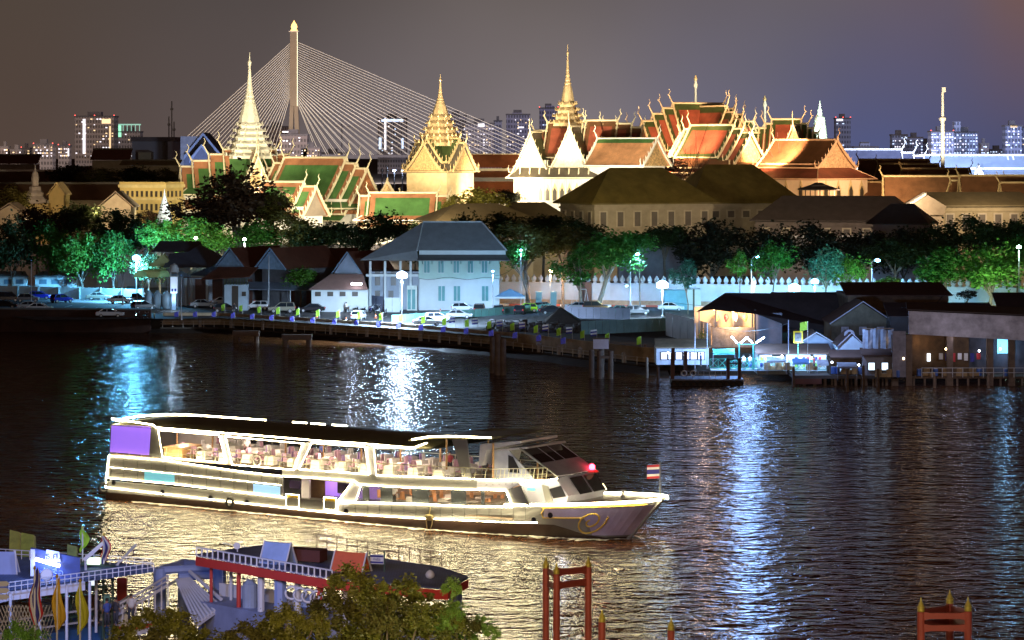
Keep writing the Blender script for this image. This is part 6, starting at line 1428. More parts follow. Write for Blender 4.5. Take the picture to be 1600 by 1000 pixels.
MB().box(X(1424), 3, 1.2, X(1520), 3.2, Z(520)).build('plank_wall', mat('plank_wall_gold', (.13, .075, .035), .85, var=.5, vs=.7, wave=('X', 2.2, .6)), t)
MB().box(X(1424), 1.0, .9, X(1660), 6, 1.15).build('deck', planks, t); MB().box(X(1520), 5.6, 1.2, X(1660), 5.8, Z(528)).build('back_wall', mat('back_wall_dark', (.10, .09, .11), .8, var=.4), t)
for k_ in range(14): MB().tube([(X(1430+k_*17), 1.2, -1), (X(1430+k_*17), 1.2, .9)], .14, 5).build('stilt', pile, t)
MB().box(X(1570), 5.3, Z(557), X(1597), 5.5, Z(532)).build('blue_window', glow('win_cyan_lit', (.25, .7, 1), 1.3), t); MB().box(X(1454), 2.8, Z(567), X(1459), 2.95, Z(555)).build('lit_window', glow('win_bright', (.8, .9, 1), 3), t)
MB().box(X(1497), 4.3, Z(556), X(1503), 4.5, Z(552)).build('lit_window', MATS['win_bright'], t)
MB().box(X(1396)-.2, -.6, 1.2, X(1396)+1.5, -.4, Z(517)).build('corner_panel', mat('tin_dull', (.20, .19, .24), .6, var=.35, vs=1., wave=('X', 6, .3)), t)
q = thing('boathouse_railing', 'thin metal railing along the boathouse deck', 'railing', (wx(1510, D), D-.2, 1.15)); mb = MB()
for h in (.6, 1.2): mb.tube([(X(1440), 0, h), (X(1600), 0, h-.0)], .05, 4)
mb.build('handrail', MATS['pole_grey'], q); [MB().tube([(X(1440+k_*16), 0, 0), (X(1440+k_*16), 0, 1.25)], .06, 4).build('baluster', MATS['pole_grey'], q) for k_ in range(11)]
point((wx(1580, D), D+3.5, 4.5), (.3, .6, 1), 220, .2); point((wx(1440, D), D+1.8, 5.5), (1, .62, .3), 60, .3)
# pier: pontoon, gangway, lamps
dkg = mat('pier_dark', (.07, .055, .05), .8, var=.3); grn = mat('pier_green', (.05, .30, .22), .5)
D = dep(603, 0); s = D/F; Z = lambda y: wz(y, D); X = lambda px: (px-1105)*s
t = thing('pontoon', 'dark floating pontoon with tyres, rails and tall corner posts at the pier', 'pontoon', (wx(1105, D), D, 0))
MB().box(X(1050), 0, -.4, X(1161), 5, .7).build('hull', mat('pontoon_hull', (.05, .03, .02), .7), t); MB().box(X(1049), -.1, .71, X(1162), 5.1, .85).build('deck', mat('pontoon_deck', (.22, .24, .28), .7), t)
for px, dy, yt in ((1051, .3, 552), (1055, 4.6, 548), (1138, .3, 560), (1156, .3, 560), (1075, 4.7, 553)): MB().box(X(px)-.22, dy, .86, X(px)+.22, dy+.4, Z(yt)).build('corner_post', MATS['door_dark_brown'], t)
MB().box(X(1136), .2, Z(562), X(1160), .5, Z(560)).build('top_beam', dkg, t); MB().box(X(1136), .2, Z(569), X(1160), .5, Z(567)).build('mid_beam', dkg, t)
mb = MB()
for h in (.5, 1.0): mb.tube([(X(1064), .3, .86+h), (X(1136), .3, .86+h)], .04, 4)
for k_ in range(9): mb.tube([(X(1064+k_*9), .3, .86), (X(1064+k_*9), .3, 1.9)], .04, 4)
mb.build('railing', tin, t)
for k_ in range(11):
    o = torus((0, 0, 0), .34, .13, tyre, 'fender_tyre'); o.location = (wx(1053+k_*10.3, D), D-.2, .25); tag(o, f'tyre fender on the pontoon side, {nth(k_)}', 'tyre', 'tyre fenders on the pontoon')
for k_, px in enumerate((1069, 1083)):
    o = torus((0, 0, 0), .33, .08, ringm, 'life_ring'); o.location = (wx(px, D), D+.15, 1.6); tag(o, ['white life ring on the pontoon rail, left of two', 'white life ring on the pontoon rail, right of two'][k_], 'life ring', 'life rings on the pontoon')
D2 = 358.; s = D2/F; X = lambda px: (px-1160)*s
t = thing('gangway', 'green latticed steel gangway with a lit deck leading from the pontoon', 'gangway', (wx(1160, D2), D2, 0))
def tri(x0, x1, z0_, y_, n_): 
    mb = MB(); mb.tube([(x0, y_, z0_), (x1, y_, z0_)], .05, 4); mb.tube([(x0, y_, z0_+1.1), (x1, y_, z0_+1.1)], .05, 4)
    for i in range(n_): a = x0+(x1-x0)*i/n_; b_ = x0+(x1-x0)*(i+1)/n_; mb.tube([(a, y_, z0_), (b_, y_, z0_+1.1)], .035, 4); mb.tube([(a, y_, z0_), (a, y_, z0_+1.1)], .035, 4); mb.tube([(b_, y_, z0_), (a, y_, z0_+1.1)], .03, 4)
    return mb
tri(X(1140), X(1290), 1.6, -1, 13).build('near_truss', grn, t); tri(X(1110), X(1280), 1.7, 1, 13).build('far_truss', grn, t); MB().box(X(1110), -1, 1.42, X(1290), 1, 1.55).build('deck', mat('gangway_deck', (.5, .6, .66), .5), t)
t = thing('pier_deck', 'low dark pier deck on piles right of the pontoon', 'pier', (wx(1290, 352), 352, 0)); s = 352/F
MB().box(-52*s, -1.2, .9, 110*s, 6, 1.3).build('deck', dkg, t); [MB().tube([((-50+k_*16)*s, -.8, -1), ((-50+k_*16)*s, -.8, .9)], .2, 6).build('pile', pile, t) for k_ in range(11)]
MB().box(-52*s, -1.3, .2, -8*s, -1.15, .9).build('fender_beam', mat('door_red_brown', (.12, .04, .03), .7), t)
t = thing('pier_lamp_frame', 'two green posts carrying four slanted glowing white tube lamps over the pier', 'lamp frame', (wx(1160, 356), 356, 1.6)); s = 356/F; Z = lambda y: wz(y, 356)-1.6
for px in (1155, 1177): MB().box((px-1160)*s-.08, 0, 0, (px-1160)*s+.08, .16, Z(537)).build('post', grn, t)
tw = glow('tube_pier', (.62, .78, 1), 45)
for a, b_, c, d_ in ((1143, 526, 1152, 536), (1157, 536, 1167, 527), (1167, 527, 1176, 536), (1181, 536, 1194, 527)): MB().tube([((a-1160)*s, -.1, Z(b_)), ((c-1160)*s, -.1, Z(d_))], .09, 6).build('tube_lamp', tw, t)
MB().tube([((1152-1160)*s, 0, Z(538)), ((1181-1160)*s, 0, Z(538))], .06, 4).build('crossbar', grn, t)
point((wx(1166, 356), 354.8, wz(530, 356)), (.22, .44, 1), 3400, 1.8)
spot((wx(1166, 356), 356.3, wz(529, 356)), (wx(1166, 356), 375, 3), (.30, .58, 1), 9000, 160, .4)
spot((wx(1290, 356), 349, 9), (wx(1300, 356), 362, 3), (.35, .55, 1), 5000, 140, .4); spot((wx(1500, 340), 337, 7), (wx(1510, 350), 352, 8), (.80, .76, .92), 1500, 150, .4)  # unseen spots added over the water to brighten the shacks and canopy fascia
for px, W_, z in ((1060, 260, 4.6), (1105, 260, 4.4), (1215, 420, 3.9), (1255, 320, 3.8), (1285, 160, 3.9), (1330, 60, 3.2), (1370, 80, 3.2)): spot((wx(px, 357), 355.5, z+.4), (wx(px, 357), 362, z-2.4), (.40, .66, 1), W_*4, 150, .3)
for k_, (px, y0, D3) in enumerate(((1086, 505, 358), (1232, 500, 356), (1105, 505, 362))):
    t = thing('bare_flagpole', ['thin pale pole behind the pontoon', 'pale pole left of the yellow framed picture', 'thin pole before the pier office'][k_], 'pole', (wx(px, D3), D3, 1.3)); MB().tube([(0, 0, 0), (0, 0, wz(y0, D3)-1.3)], .06, 5).build('pole', tin, t); MB().lathe([(.2, 0), (.16, .3)], n=6).build('foot', dkg, t)
t = small_flag('lime_pennant', lime, 'larger lime green pennant on a pole beside the yellow framed picture', None, (wx(1262, 355), 355, 1.3), wz(502, 355)-1.3, 1.0, 1.1, False)
t = thing('framed_board', 'yellow-framed portrait-shaped board hanging over the pier', 'picture frame', (wx(1247, 357), 357, wz(536, 357))); MB().box(-.62, -.05, 0, .62, .05, 1.55).build('frame', mat('frame_yellow', (.75, .65, .05), .5, emit=(.8, .7, .05), es=.3), t); MB().box(-.42, -.1, .2, .42, -.06, 1.35).build('picture', mat('picture_grey', (.3, .32, .30), .6, var=.5, vs=2), t); MB().tube([(0, .12, -6), (0, .12, .5)], .06, 4).build('post', grn, t)
# people and stalls on the pier
def figure(name, label, loc, rz, top, bottom, hair=(.02, .015, .015), h=1.7, cat='person', pose=0, group=None):
    t = thing(name, label, cat, loc, rz, group); k_ = h/1.7
    me = bpy.data.meshes.new('body'); J = [(0, 0, .92), (0, 0, 1.15), (0, 0, 1.38), (0, 0, 1.48), (0, -.01, 1.60), (.10, 0, .88), (.11, -.02+.10*pose, .50), (.11, .12*pose, .08), (.11, -.12+.12*pose, .04),
         (-.10, 0, .88), (-.11, .02-.10*pose, .50), (-.11, -.12*pose, .08), (-.11, -.12-.12*pose, .04), (.20, 0, 1.38), (.25, .02, 1.12), (.24, -.12, .90), (.24, -.16, .80), (-.20, 0, 1.38), (-.25, .02, 1.12), (-.24, -.10, .90), (-.24, -.14, .80), (0, 0, 1.69)]
    E_ = [(0, 1), (1, 2), (2, 3), (3, 4), (4, 21), (0, 5), (5, 6), (6, 7), (7, 8), (0, 9), (9, 10), (10, 11), (11, 12), (2, 13), (13, 14), (14, 15), (15, 16), (2, 17), (17, 18), (18, 19), (19, 20)]
    rad = [.15, .13, .16, .06, .095, .10, .065, .045, .04, .10, .065, .045, .04, .07, .045, .034, .03, .07, .045, .034, .03, .07]
    me.from_pydata([Vector(p)*k_ for p in J], E_, []); o = bpy.data.objects.new('body', me); COL.objects.link(o); o.parent = t
    sk = o.modifiers.new('skin', 'SKIN'); 
    for i, v in enumerate(me.skin_vertices[0].data): v.radius = (rad[i]*k_, rad[i]*k_); v.use_root = (i == 0)
    ss = o.modifiers.new('sub', 'SUBSURF'); ss.levels = 1; ss.render_levels = 1
    me.materials.append(mat('skin', (.35, .20, .13), .6, var=0))
    MB().lathe([(.185, .90), (.20, 1.05), (.20, 1.3), (.22, 1.40), (.10, 1.47)], n=12, sy=.72).build('shirt', top, t, smooth=True).scale = (k_, k_, k_)
    for sg in (1, -1):
        MB().tube([(sg*.09, 0, .95), (sg*.11, (-.02+.1*pose)*sg, .5), (sg*.11, .11*pose*sg, .14)], .105, 8, r2=.07).build('trouser_leg', bottom, t, smooth=True).scale = (k_, k_, k_)
        MB().tube([(sg*.2, 0, 1.40), (sg*.255, .02, 1.12)], .075, 7, r2=.06).build('sleeve', top, t, smooth=True).scale = (k_, k_, k_)
    MB().lathe([(.10, 0), (.115, .06), (.10, .12), (.04, .155)], (0, .02, 1.615), 10).build('hair', mat('hair_black', hair, .5, var=0), t, smooth=True).scale = (k_, k_, k_)
    return t
cw, cdk, cbl, crd = mat('cloth_white', (.7, .7, .72), .8), mat('cloth_dark', (.04, .04, .05), .8), mat('cloth_blue', (.06, .10, .35), .8), mat('cloth_red', (.4, .06, .08), .8)
for k_, (px, dd, a, b_, lab) in enumerate(((1162, 358.5, cw, cdk, 'person in white shirt standing under the pier tube lamps'), (1188, 359, cbl, cdk, 'person in blue shirt right of the pier tube lamps'), (1172, 358.8, cw, cbl, 'person in white top and blue trousers between the lamp posts'), (1206, 359, cdk, cdk, 'person in dark clothes by the gangway'),
        (1272, 356, crd, cdk, 'person in red shirt at the right end of the pier shed'), (1068, 362, cdk, cdk, 'person in dark clothes before the white pier office, left'), (1095, 362, cbl, cdk, 'person in blue before the white pier office, right'))):
    figure('person', lab, (wx(px, dd), dd, 1.6), .3*k_, a, b_)
for k_, px in enumerate((1196, 1238, 1256, 1281)):
    q = thing('stall_shelf', f'brightly lit goods shelf inside the pier shed, {nth(k_)}', 'shelf', (wx(px, 357.5), 357.5, 1.6), 0, 'goods shelves in the pier shed')
    MB().box(-.8, -.2, 0, .8, .2, 2.0).build('case', mat('case_white', (.6, .66, .72), .5), q)
    for j in range(6): MB().box(-.7+(j % 3)*.5, -.3, .3+(j//3)*.8, -.35+(j % 3)*.5, -.21, .8+(j//3)*.8).build('goods', [fb_, fr_, fw_, lime, MATS['goods_orange'], MATS['goods_pale']][(j+k_) % 6], q)

# clutter of the waterfront: barrels, crates, stakes, awnings, cables, laundry
r9 = random.Random(12)
bar = MB().lathe([(.28, 0), (.3, .1), (.3, .8), (.28, .88)], n=10)
cl_b = mat('barrel_blue', (.05, .12, .40), .5); cl_c = mat('crate_wood', (.30, .20, .10), .8, var=.4); 
B9 = None
for k_, (px, dd, z) in enumerate(((1302, 351, 1.5), (1309, 351.2, 1.5), (1344, 350.5, 1.5), (1403, 349.6, 1.2), (1436, 351.5, 1.2), (1462, 351.6, 1.2), (1530, 351.6, 1.2), (1571, 351.4, 1.2))):
    lab = f'blue plastic barrel on the riverside decks, {nth(k_)}'
    if B9 is None: B9 = thing('barrel', lab, 'barrel', (wx(px, dd), dd, z), 0, 'blue barrels on the riverside decks'); bar.build('drum', cl_b, B9); MB().lathe([(.29, .89), (.29, .93)], n=10).build('lid', tin, B9)
    else: copy_tree(B9, (wx(px, dd), dd, z), r9.uniform(0, 3), lab)
B9 = None
for k_, (px, dd, z) in enumerate(((1198, 356.3, 1.6), (1215, 356.2, 1.6), (1228, 356.1, 1.6), (1264, 355.5, 1.6), (1318, 350.9, 1.5), (1334, 350.9, 1.5), (1372, 349.9, 1.2), (1388, 349.8, 1.2), (1447, 351.3, 1.2), (1476, 351.3, 1.2), (1499, 351.3, 1.2), (1518, 351.2, 1.2))):
    lab = f'stacked wooden crate pile on the riverside decks, {nth(k_)}'
    if B9 is None:
        B9 = thing('crate_stack', lab, 'crates', (wx(px, dd), dd, z), 0, 'crate stacks on the riverside decks')
        for q in ((0, 0, 0, .8), (.1, 0, .5, .7), (.75, .1, 0, .6)): MB().box(q[0]-.35, q[1]-.3, q[2], q[0]+.35, q[1]+.3, q[2]+.48).build('crate', cl_c, B9)
    else: copy_tree(B9, (wx(px, dd), dd, z), r9.uniform(-.5, .5), lab)
for k_, (px, py, h) in enumerate(((1011, 590, 2.6), (1028, 600, 2.2), (1008, 572, 3.0), (1240, 604, 2.4), (1324, 612, 2.8), (1349, 612, 3.2), (1372, 612, 2.8), (1460, 606, 1.6), (1545, 606, 1.8))):
    p = onz(px, py, 0); tag(MB().lathe([(.2, -1), (.17, h), (.05, h+.08)], n=8).build('mooring_stake', pile, None, p), f'thin timber mooring stake in the water before the shacks, {nth(sorted((1011,1028,1008,1240,1324,1349,1372,1460,1545)).index(px))}', 'stake', 'timber mooring stakes before the shacks')
for k_, (px, w, D9, y, c) in enumerate(((1130, 34, 358, 545, (.10, .45, .42)), (1212, 30, 355.6, 557, (.45, .5, .6)), (1250, 26, 355.3, 560, (.10, .22, .5)), (1286, 22, 355, 562, (.4, .42, .5)), (1322, 30, 350.8, 566, (.2, .2, .25)))):
    q = thing('awning', ['teal cloth awning over the pier entrance', 'pale cloth awning on the pier shed front', 'blue cloth awning under the yellow framed board', 'grey cloth awning at the pier shed right end', 'dark patched awning on the left stilt shack'][k_], 'awning', (wx(px, D9), D9, wz(y, D9))); W9 = w*D9/F/2
    MB().add([(-W9, -1.3, -.5), (W9, -1.3, -.45), (W9, 0, 0), (-W9, 0, 0), (-W9, -1.3, -.72), (W9, -1.3, -.67)], [(0, 1, 2, 3), (4, 5, 1, 0)]).build('canopy', mat('awning_c%d' % k_, c, .7, var=.2, trans=.2), q)
    for sg in (-1, 1): MB().tube([(sg*W9, -1.3, -.6), (sg*W9, -1.3, -2.2)], .035, 4).build('pole', tin, q)
for k_, (a, b_) in enumerate((((1035, 470, 448), (1240, 470, 425)), ((1240, 462, 425), (1420, 480, 368)), ((770, 430, 462), (814, 405, 474)), ((1105, 508, 362), (1232, 505, 356)), ((1420, 500, 352), (1480, 452, 380)))):
    A9, B9_ = at(*a), at(*b_); tag(MB().tube([A9.lerp(B9_, i/10)+Vector((0, 0, -4*.9*(i/10)*(1-i/10))) for i in range(11)], .035, 4).build('power_cable', MATS['cable_black']), ['sagging black cable across the lit shop roof', 'sagging black cable over the timber house roofs', 'sagging cable at the right corner of the white house', 'low cable between the pier flagpoles', 'short cable above the boathouse canopy'][k_], 'cable')
q = thing('washing_line', 'line of hanging clothes under the boathouse canopy', 'washing line', (wx(1500, 351), 351.5, 4.2)); MB().tube([(-3, 0, 0), (0, 0, -.15), (3, 0, 0)], .02, 4).build('line', MATS['cable_black'], q)
for k_ in range(7): MB().box(-2.6+k_*.8, -.02, -.9-(k_ % 3)*.15, -2.1+k_*.8, .02, -.1).build('garment', [fw_, fb_, fr_, cw][k_ % 4], q)
point((wx(1500, 349), 349.5, 6.2), (.75, .75, 1), 130, .2)

HL = None
for k_, (px, y, D9, c) in enumerate(((1044, 551, 361, 0), (1118, 549, 358, 0), (1222, 556, 355, 0), (1268, 559, 354.5, 1), (1300, 566, 351, 0), (1342, 570, 349.5, 0), (1412, 560, 349.4, 1), (1478, 545, 351, 1), (1530, 548, 351, 0), (1563, 545, 351, 0))):
    lab = f'small bare bulb hanging along the pier and shacks, {nth(k_)}'; mcol = (glow('bulb_white', (.75, .88, 1), 14), glow('bulb_warm', (1, .70, .38), 12))[c]
    if HL is None:
        HL = thing('hanging_lamp', lab, 'lamp', (wx(px, D9), D9, wz(y, D9)), 0, 'bare bulbs along the pier and shacks'); MB().lathe([(.05, -.16), (.13, -.05), (.12, .05), (.05, .12)], n=8).build('bulb', MATS['bulb_white'], HL); MB().tube([(0, 0, .1), (0, 0, .6)], .02, 4).build('cord', MATS['cable_black'], HL)
    else: copy_tree(HL, (wx(px, D9), D9, wz(y, D9)), 0, lab, {'bulb_white': mcol})
# ------------------------------------------------------------------ trees
def leafm(name, col, tr=.35): return mat(name, col, .55, var=.45, vs=.45, trans=tr, spec=.3)
L_green = leafm('leaf_green', (.045, .15, .022)); L_lit = leafm('leaf_lit', (.09, .23, .03)); L_shaded = leafm('leaf_shaded', (.03, .045, .014)); L_deep_shade = leafm('leaf_deep_shade', (.025, .025, .014))  # lit and shaded leaf copies: how crowns are lit is put into the colour
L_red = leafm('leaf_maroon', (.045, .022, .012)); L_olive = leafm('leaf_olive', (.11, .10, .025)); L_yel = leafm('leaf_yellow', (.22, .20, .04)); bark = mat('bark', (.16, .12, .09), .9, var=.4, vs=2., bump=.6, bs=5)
def crown_mesh(seed, n_cl, n_lf, lsz, spread=.22, squash=1.):
    r = random.Random(seed); mb = MB(); V = mb.v; Fc = mb.f
    cl = []
    for _ in range(n_cl):
        while True:
            p = Vector((r.uniform(-1, 1), r.uniform(-1, 1), r.uniform(-1, 1)))
            if .30 < p.length < 1: break
        p *= r.uniform(.62, .98); p.z = p.z*.9 if p.z > 0 else p.z*.75
        cl.append((p, r.choice((.45, .7, .9, 1.1, 1.5))*spread*r.uniform(.85, 1.1)))
    for p, q in cl:
        for _ in range(n_lf):
            d = Vector((r.gauss(0, 1), r.gauss(0, 1), r.gauss(0, .75)))
            d = d.normalized()*q*(r.random()**.45)*1.5
            c = p + d; c.z -= .06*abs(r.gauss(0, 1)); a = Vector((r.gauss(0, 1), r.gauss(0, 1), r.gauss(0, .6))).normalized(); b_ = a.cross(Vector((r.gauss(0, 1), r.gauss(0, 1), r.gauss(0, 1)))).normalized()
            sz = lsz*r.uniform(.6, 1.3); k = len(V)
            V.append(tuple(c-a*sz)); V.append(tuple(c+b_*sz*.55)); V.append(tuple(c+a*sz)); V.append(tuple(c-b_*sz*.55)); Fc.append((k, k+1, k+2, k+3)); mb.mi.append(0)
    me = bpy.data.meshes.new('crown'); me.from_pydata(V, [], Fc); me.update(); me.materials.append(L_green); return me
CR = [crown_mesh(s_, 46, 100, .062) for s_ in (1, 2, 3, 4)] + [crown_mesh(s_, 22, 90, .075, .26) for s_ in (5, 6)] + [crown_mesh(9, 26, 70, .06, .18)]
ntree = 0
def tree(px, yt, yb, w, D, label, m=None, var=None, trunk=None, lean=0., name='tree', zb=GZ, base_px=None, group=None, depth=None):
    global ntree
    s = D/F; rx = w*s/2; zt_, zl = wz(yt, D), wz(yb, D); rz_ = (zt_-zl)/2; zc = (zt_+zl)/2
    bx = wx(base_px if base_px is not None else px, D); t = thing(name, label, 'tree', (bx, D, zb), 0, group)
    o = bpy.data.objects.new('crown', CR[ntree % 4 if var is None else var]); COL.objects.link(o); o.parent = t
    o.location = (wx(px, D)-bx, 0, zc-zb); o.scale = (rx*1.06, depth or min(rx, 6)*1.0, rz_*1.10); o.rotation_euler = (0, 0, 0)
    if m is not None: q = o.material_slots[0]; q.link = 'OBJECT'; q.material = m
    r = random.Random(ntree*7+3); mb = MB(); base = Vector((0, 0, 0)); cx = wx(px, D)-bx; fork = Vector((cx*.45+r.uniform(-.3, .3), 0, (zl-zb)*.75+.5)); tr = trunk or max(.12, rx*.055)
    mb.tube([base, fork*.5+Vector((r.uniform(-.2, .2), 0, 0)), fork], tr, 7, r2=tr*.75)
    for k_ in range(5):
        e = Vector((cx+rx*r.uniform(-.7, .7), rx*r.uniform(-.4, .4), zc-zb+rz_*r.uniform(-.3, .6)))
        mb.tube([fork, fork.lerp(e, .5)+Vector((r.uniform(-.3, .3), 0, r.uniform(0, .5))), e], tr*.6, 5, r2=tr*.15)
    mb.build('trunk', bark, t); ntree += 1
    return t
T = tree
# far left
T(20, 335, 432, 74, 520, 'dark leafy tree at the far left edge behind the outbuildings', L_shaded); T(78, 345, 430, 70, 521, 'tree with faintly green lower leaves, second at far left', L_green)
T(128, 352, 440, 84, 516, 'large tree with leaves lit bright green by the parking lot lamp', L_lit); T(176, 360, 438, 66, 514, 'tree left of the dazzling parking lot lamp', L_green)
T(60, 318, 380, 90, 540, 'reddish-lit dark crown below the small white stupa', L_red); T(20, 290, 345, 60, 575, 'orange-brown crown at the far left edge', L_olive); T(120, 310, 375, 90, 545, 'broad dark crown between the stupa and the ochre block', L_shaded)
T(182, 325, 385, 80, 540, 'dark crown below the grey gabled roof', L_shaded); T(222, 340, 400, 70, 530, 'dark crown under the ochre block', L_shaded); T(234, 328, 350, 40, 585, 'small reddish crown right under the ochre block', L_red)
T(110, 252, 292, 70, 700, 'dark rounded crown rising before the far left tower blocks', L_deep_shade); T(160, 262, 290, 90, 690, 'low dark olive crown below the theatre', L_olive); T(215, 258, 290, 70, 690, 'dark crown just left of the green roofs, below the theatre', L_shaded); T(260, 262, 292, 50, 690, 'thin olive crown touching the left green roof', L_olive)
T(250, 335, 392, 70, 512, 'crown lit pale green from below, above the gate house', L_lit); T(300, 338, 392, 84, 514, 'crown lit brilliant green from below beside the dark red tree', L_lit); T(340, 352, 400, 70, 516, 'green lit crown behind the leftmost blue gable', L_lit)
T(372, 257, 372, 150, 535, 'huge dark maroon tree in front of the green temple roofs', L_red, 0, 1.0); T(315, 305, 365, 100, 533, 'left shoulder crown of dark maroon leaves before the green roofs', L_red, 1); T(430, 300, 350, 60, 533, 'dark olive crown tucked right of the huge maroon tree', L_olive)
T(405, 345, 392, 80, 520, 'green crown below the huge maroon tree', L_green); T(455, 330, 392, 90, 520, 'dark olive crown left of centre behind the sheds', L_olive); T(520, 340, 392, 90, 520, 'dark olive crown behind the right blue gable', L_shaded); T(480, 350, 395, 60, 518, 'small dark crown between the olive ones', L_shaded)
T(602, 328, 388, 92, 520, 'rounded dark crown right before the low green-roofed hall', L_shaded); T(560, 350, 400, 60, 512, 'dark crown behind the plain blue gable', L_shaded); T(468, 416, 450, 62, 476, 'small bright green tree in front of the long brown shed roof', L_lit, 4)
T(745, 292, 345, 96, 570, 'yellow-green lit crown behind the blue-roofed house', L_yel); T(700, 306, 345, 34, 565, 'small yellow-green crown touching the low green hall', L_yel, 4); T(790, 296, 320, 60, 600, 'dark crown behind the yellow-green one', L_deep_shade)
T(234, 388, 446, 56, 507, 'dark shrubby tree between the yellow awning and the dazzling left lamp', L_shaded); T(655, 372, 410, 60, 500, 'dim tree right behind the blue-grey roof ridge left end', L_shaded)
# right of the white house and street trees
T(815, 345, 410, 110, 480, 'big street tree with a leaning trunk right of the white house', L_olive, 1, .45, base_px=826); T(800, 372, 420, 70, 478, 'drooping lower crown right of the white house', L_green, 4, base_px=829)
T(905, 385, 452, 90, 476, 'street tree with two pale trunks left of the curved one', L_green, 6, .4, base_px=906); T(960, 350, 430, 110, 474, 'big spreading street tree with a curved leaning trunk before the palace wall', L_green, 2, .45, base_px=932); T(880, 352, 400, 90, 484, 'dark crown over the hanging orange lamp', L_olive, 3); T(1000, 360, 395, 50, 476, 'small crown at the right tip of the big spreading tree', L_green, 5)
T(1075, 403, 455, 60, 462, 'airy bluish-green young tree in front of the palace wall', mat('leaf_teal', (.06, .18, .12), .5, var=.4, trans=.35), 6, .12); T(1157, 390, 437, 44, 468, 'slender bright green young tree, left of the arm lamp', L_lit, 6, .12); T(1208, 370, 432, 64, 468, 'taller slender green tree, right of the arm lamp', L_green, 5, .15)
T(1290, 382, 446, 70, 466, 'teal-lit tree directly behind the pair of cyan lamps', mat('leaf_teal', (.06, .18, .12)), 4); T(1328, 392, 446, 56, 468, 'glowing bright green tree right of the cyan lamps', L_lit, 5, base_px=1318); T(1387, 432, 450, 52, 455, 'low bright lime bush behind the brown roof', mat('leaf_lime', (.26, .42, .06), .5, var=.3, trans=.3), 4)
T(1475, 385, 450, 100, 462, 'large leafy street tree, left of the pair at right', L_green, 3, .4); T(1548, 378, 460, 110, 458, 'large leafy street tree brightly lit near the right edge', L_lit, 0, .4); T(1590, 360, 430, 70, 470, 'dark green tree cut by the right edge', L_green, 2); T(1400, 372, 420, 90, 490, 'dim olive tree behind the alone arm lamp', L_shaded, 1)
T(1510, 452, 468, 40, 400, 'small dark shrub over the long black roof', L_deep_shade, 4)
# dark mass behind the wall
LB = ['below the large hipped building', 'below the hipped buildings, second', 'under the adjoining hipped building', 'right of the hipped buildings', 'below the black pavilion', 'left of the small gabled house', 'below the small gabled house', 'right of the small gabled house', 'below the long grey roof', 'under the right end of the long grey roof', 'at the right edge under the dark roof']
for k_, (px, yt, yb, w) in enumerate(((900, 340, 400, 110), (1040, 345, 395, 100), (1110, 340, 430, 120), (1200, 350, 430, 110), (1270, 345, 430, 110), (1345, 350, 430, 100), (1410, 352, 430, 90), (1465, 345, 420, 90), (1520, 335, 400, 90), (1570, 338, 400, 80), (1610, 325, 400, 80))): T(px, yt, yb, w, 520-k_, 'unlit dark tree ' + LB[k_], L_deep_shade if 1 < k_ < 7 else L_shaded, group='unlit trees behind the palace wall')
for k_, (px, yt, yb, w) in enumerate(((730, 330, 400, 70), (650, 345, 400, 60), (850, 330, 375, 90), (780, 330, 380, 90))): T(px, yt, yb, w, 540, 'dim brown tree ' + ['behind the blue-grey roof, right part', 'behind the blue-grey roof, left part', 'left of the large hipped building, nearer it', 'left of the large hipped building, farther'][k_], L_shaded)
T(1050, 244, 290, 110, 640, 'dark tree with pink-lit twigs rising between the hipped roofs and red halls', L_red, 6, .4); T(1000, 255, 275, 60, 640, 'small maroon crown left of the twiggy dark tree', L_red, 5)
for k_, (px, yt) in enumerate(((1075, 185), (1090, 190), (1222, 205))):
    t = thing('bare_tree', ['bare branching tree silhouetted on the great red roof, left', 'bare branching tree silhouetted on the great red roof, right', 'bare branching tree silhouetted on the dark stepped roofs'][k_], 'tree', (wx(px, 645), 645, GZ)); mb = MB(); r = random.Random(k_); h = wz(yt, 645)-GZ
    mb.tube([(0, 0, 0), (.3, 0, h*.6)], .25, 5, r2=.12).build('trunk', bark, t); mb = MB()
    for j in range(12): a = Vector((.3, 0, h*.55+r.uniform(0, h*.08))); e = Vector((r.uniform(-5, 5), r.uniform(-2, 2), h*r.uniform(.7, 1.))); mb.tube([a, a.lerp(e, .5)+Vector((0, 0, -.5)), e], .10, 4, r2=.03)
    mb.build('branches', mat('bark_dark', (.05, .025, .02), .9), t)
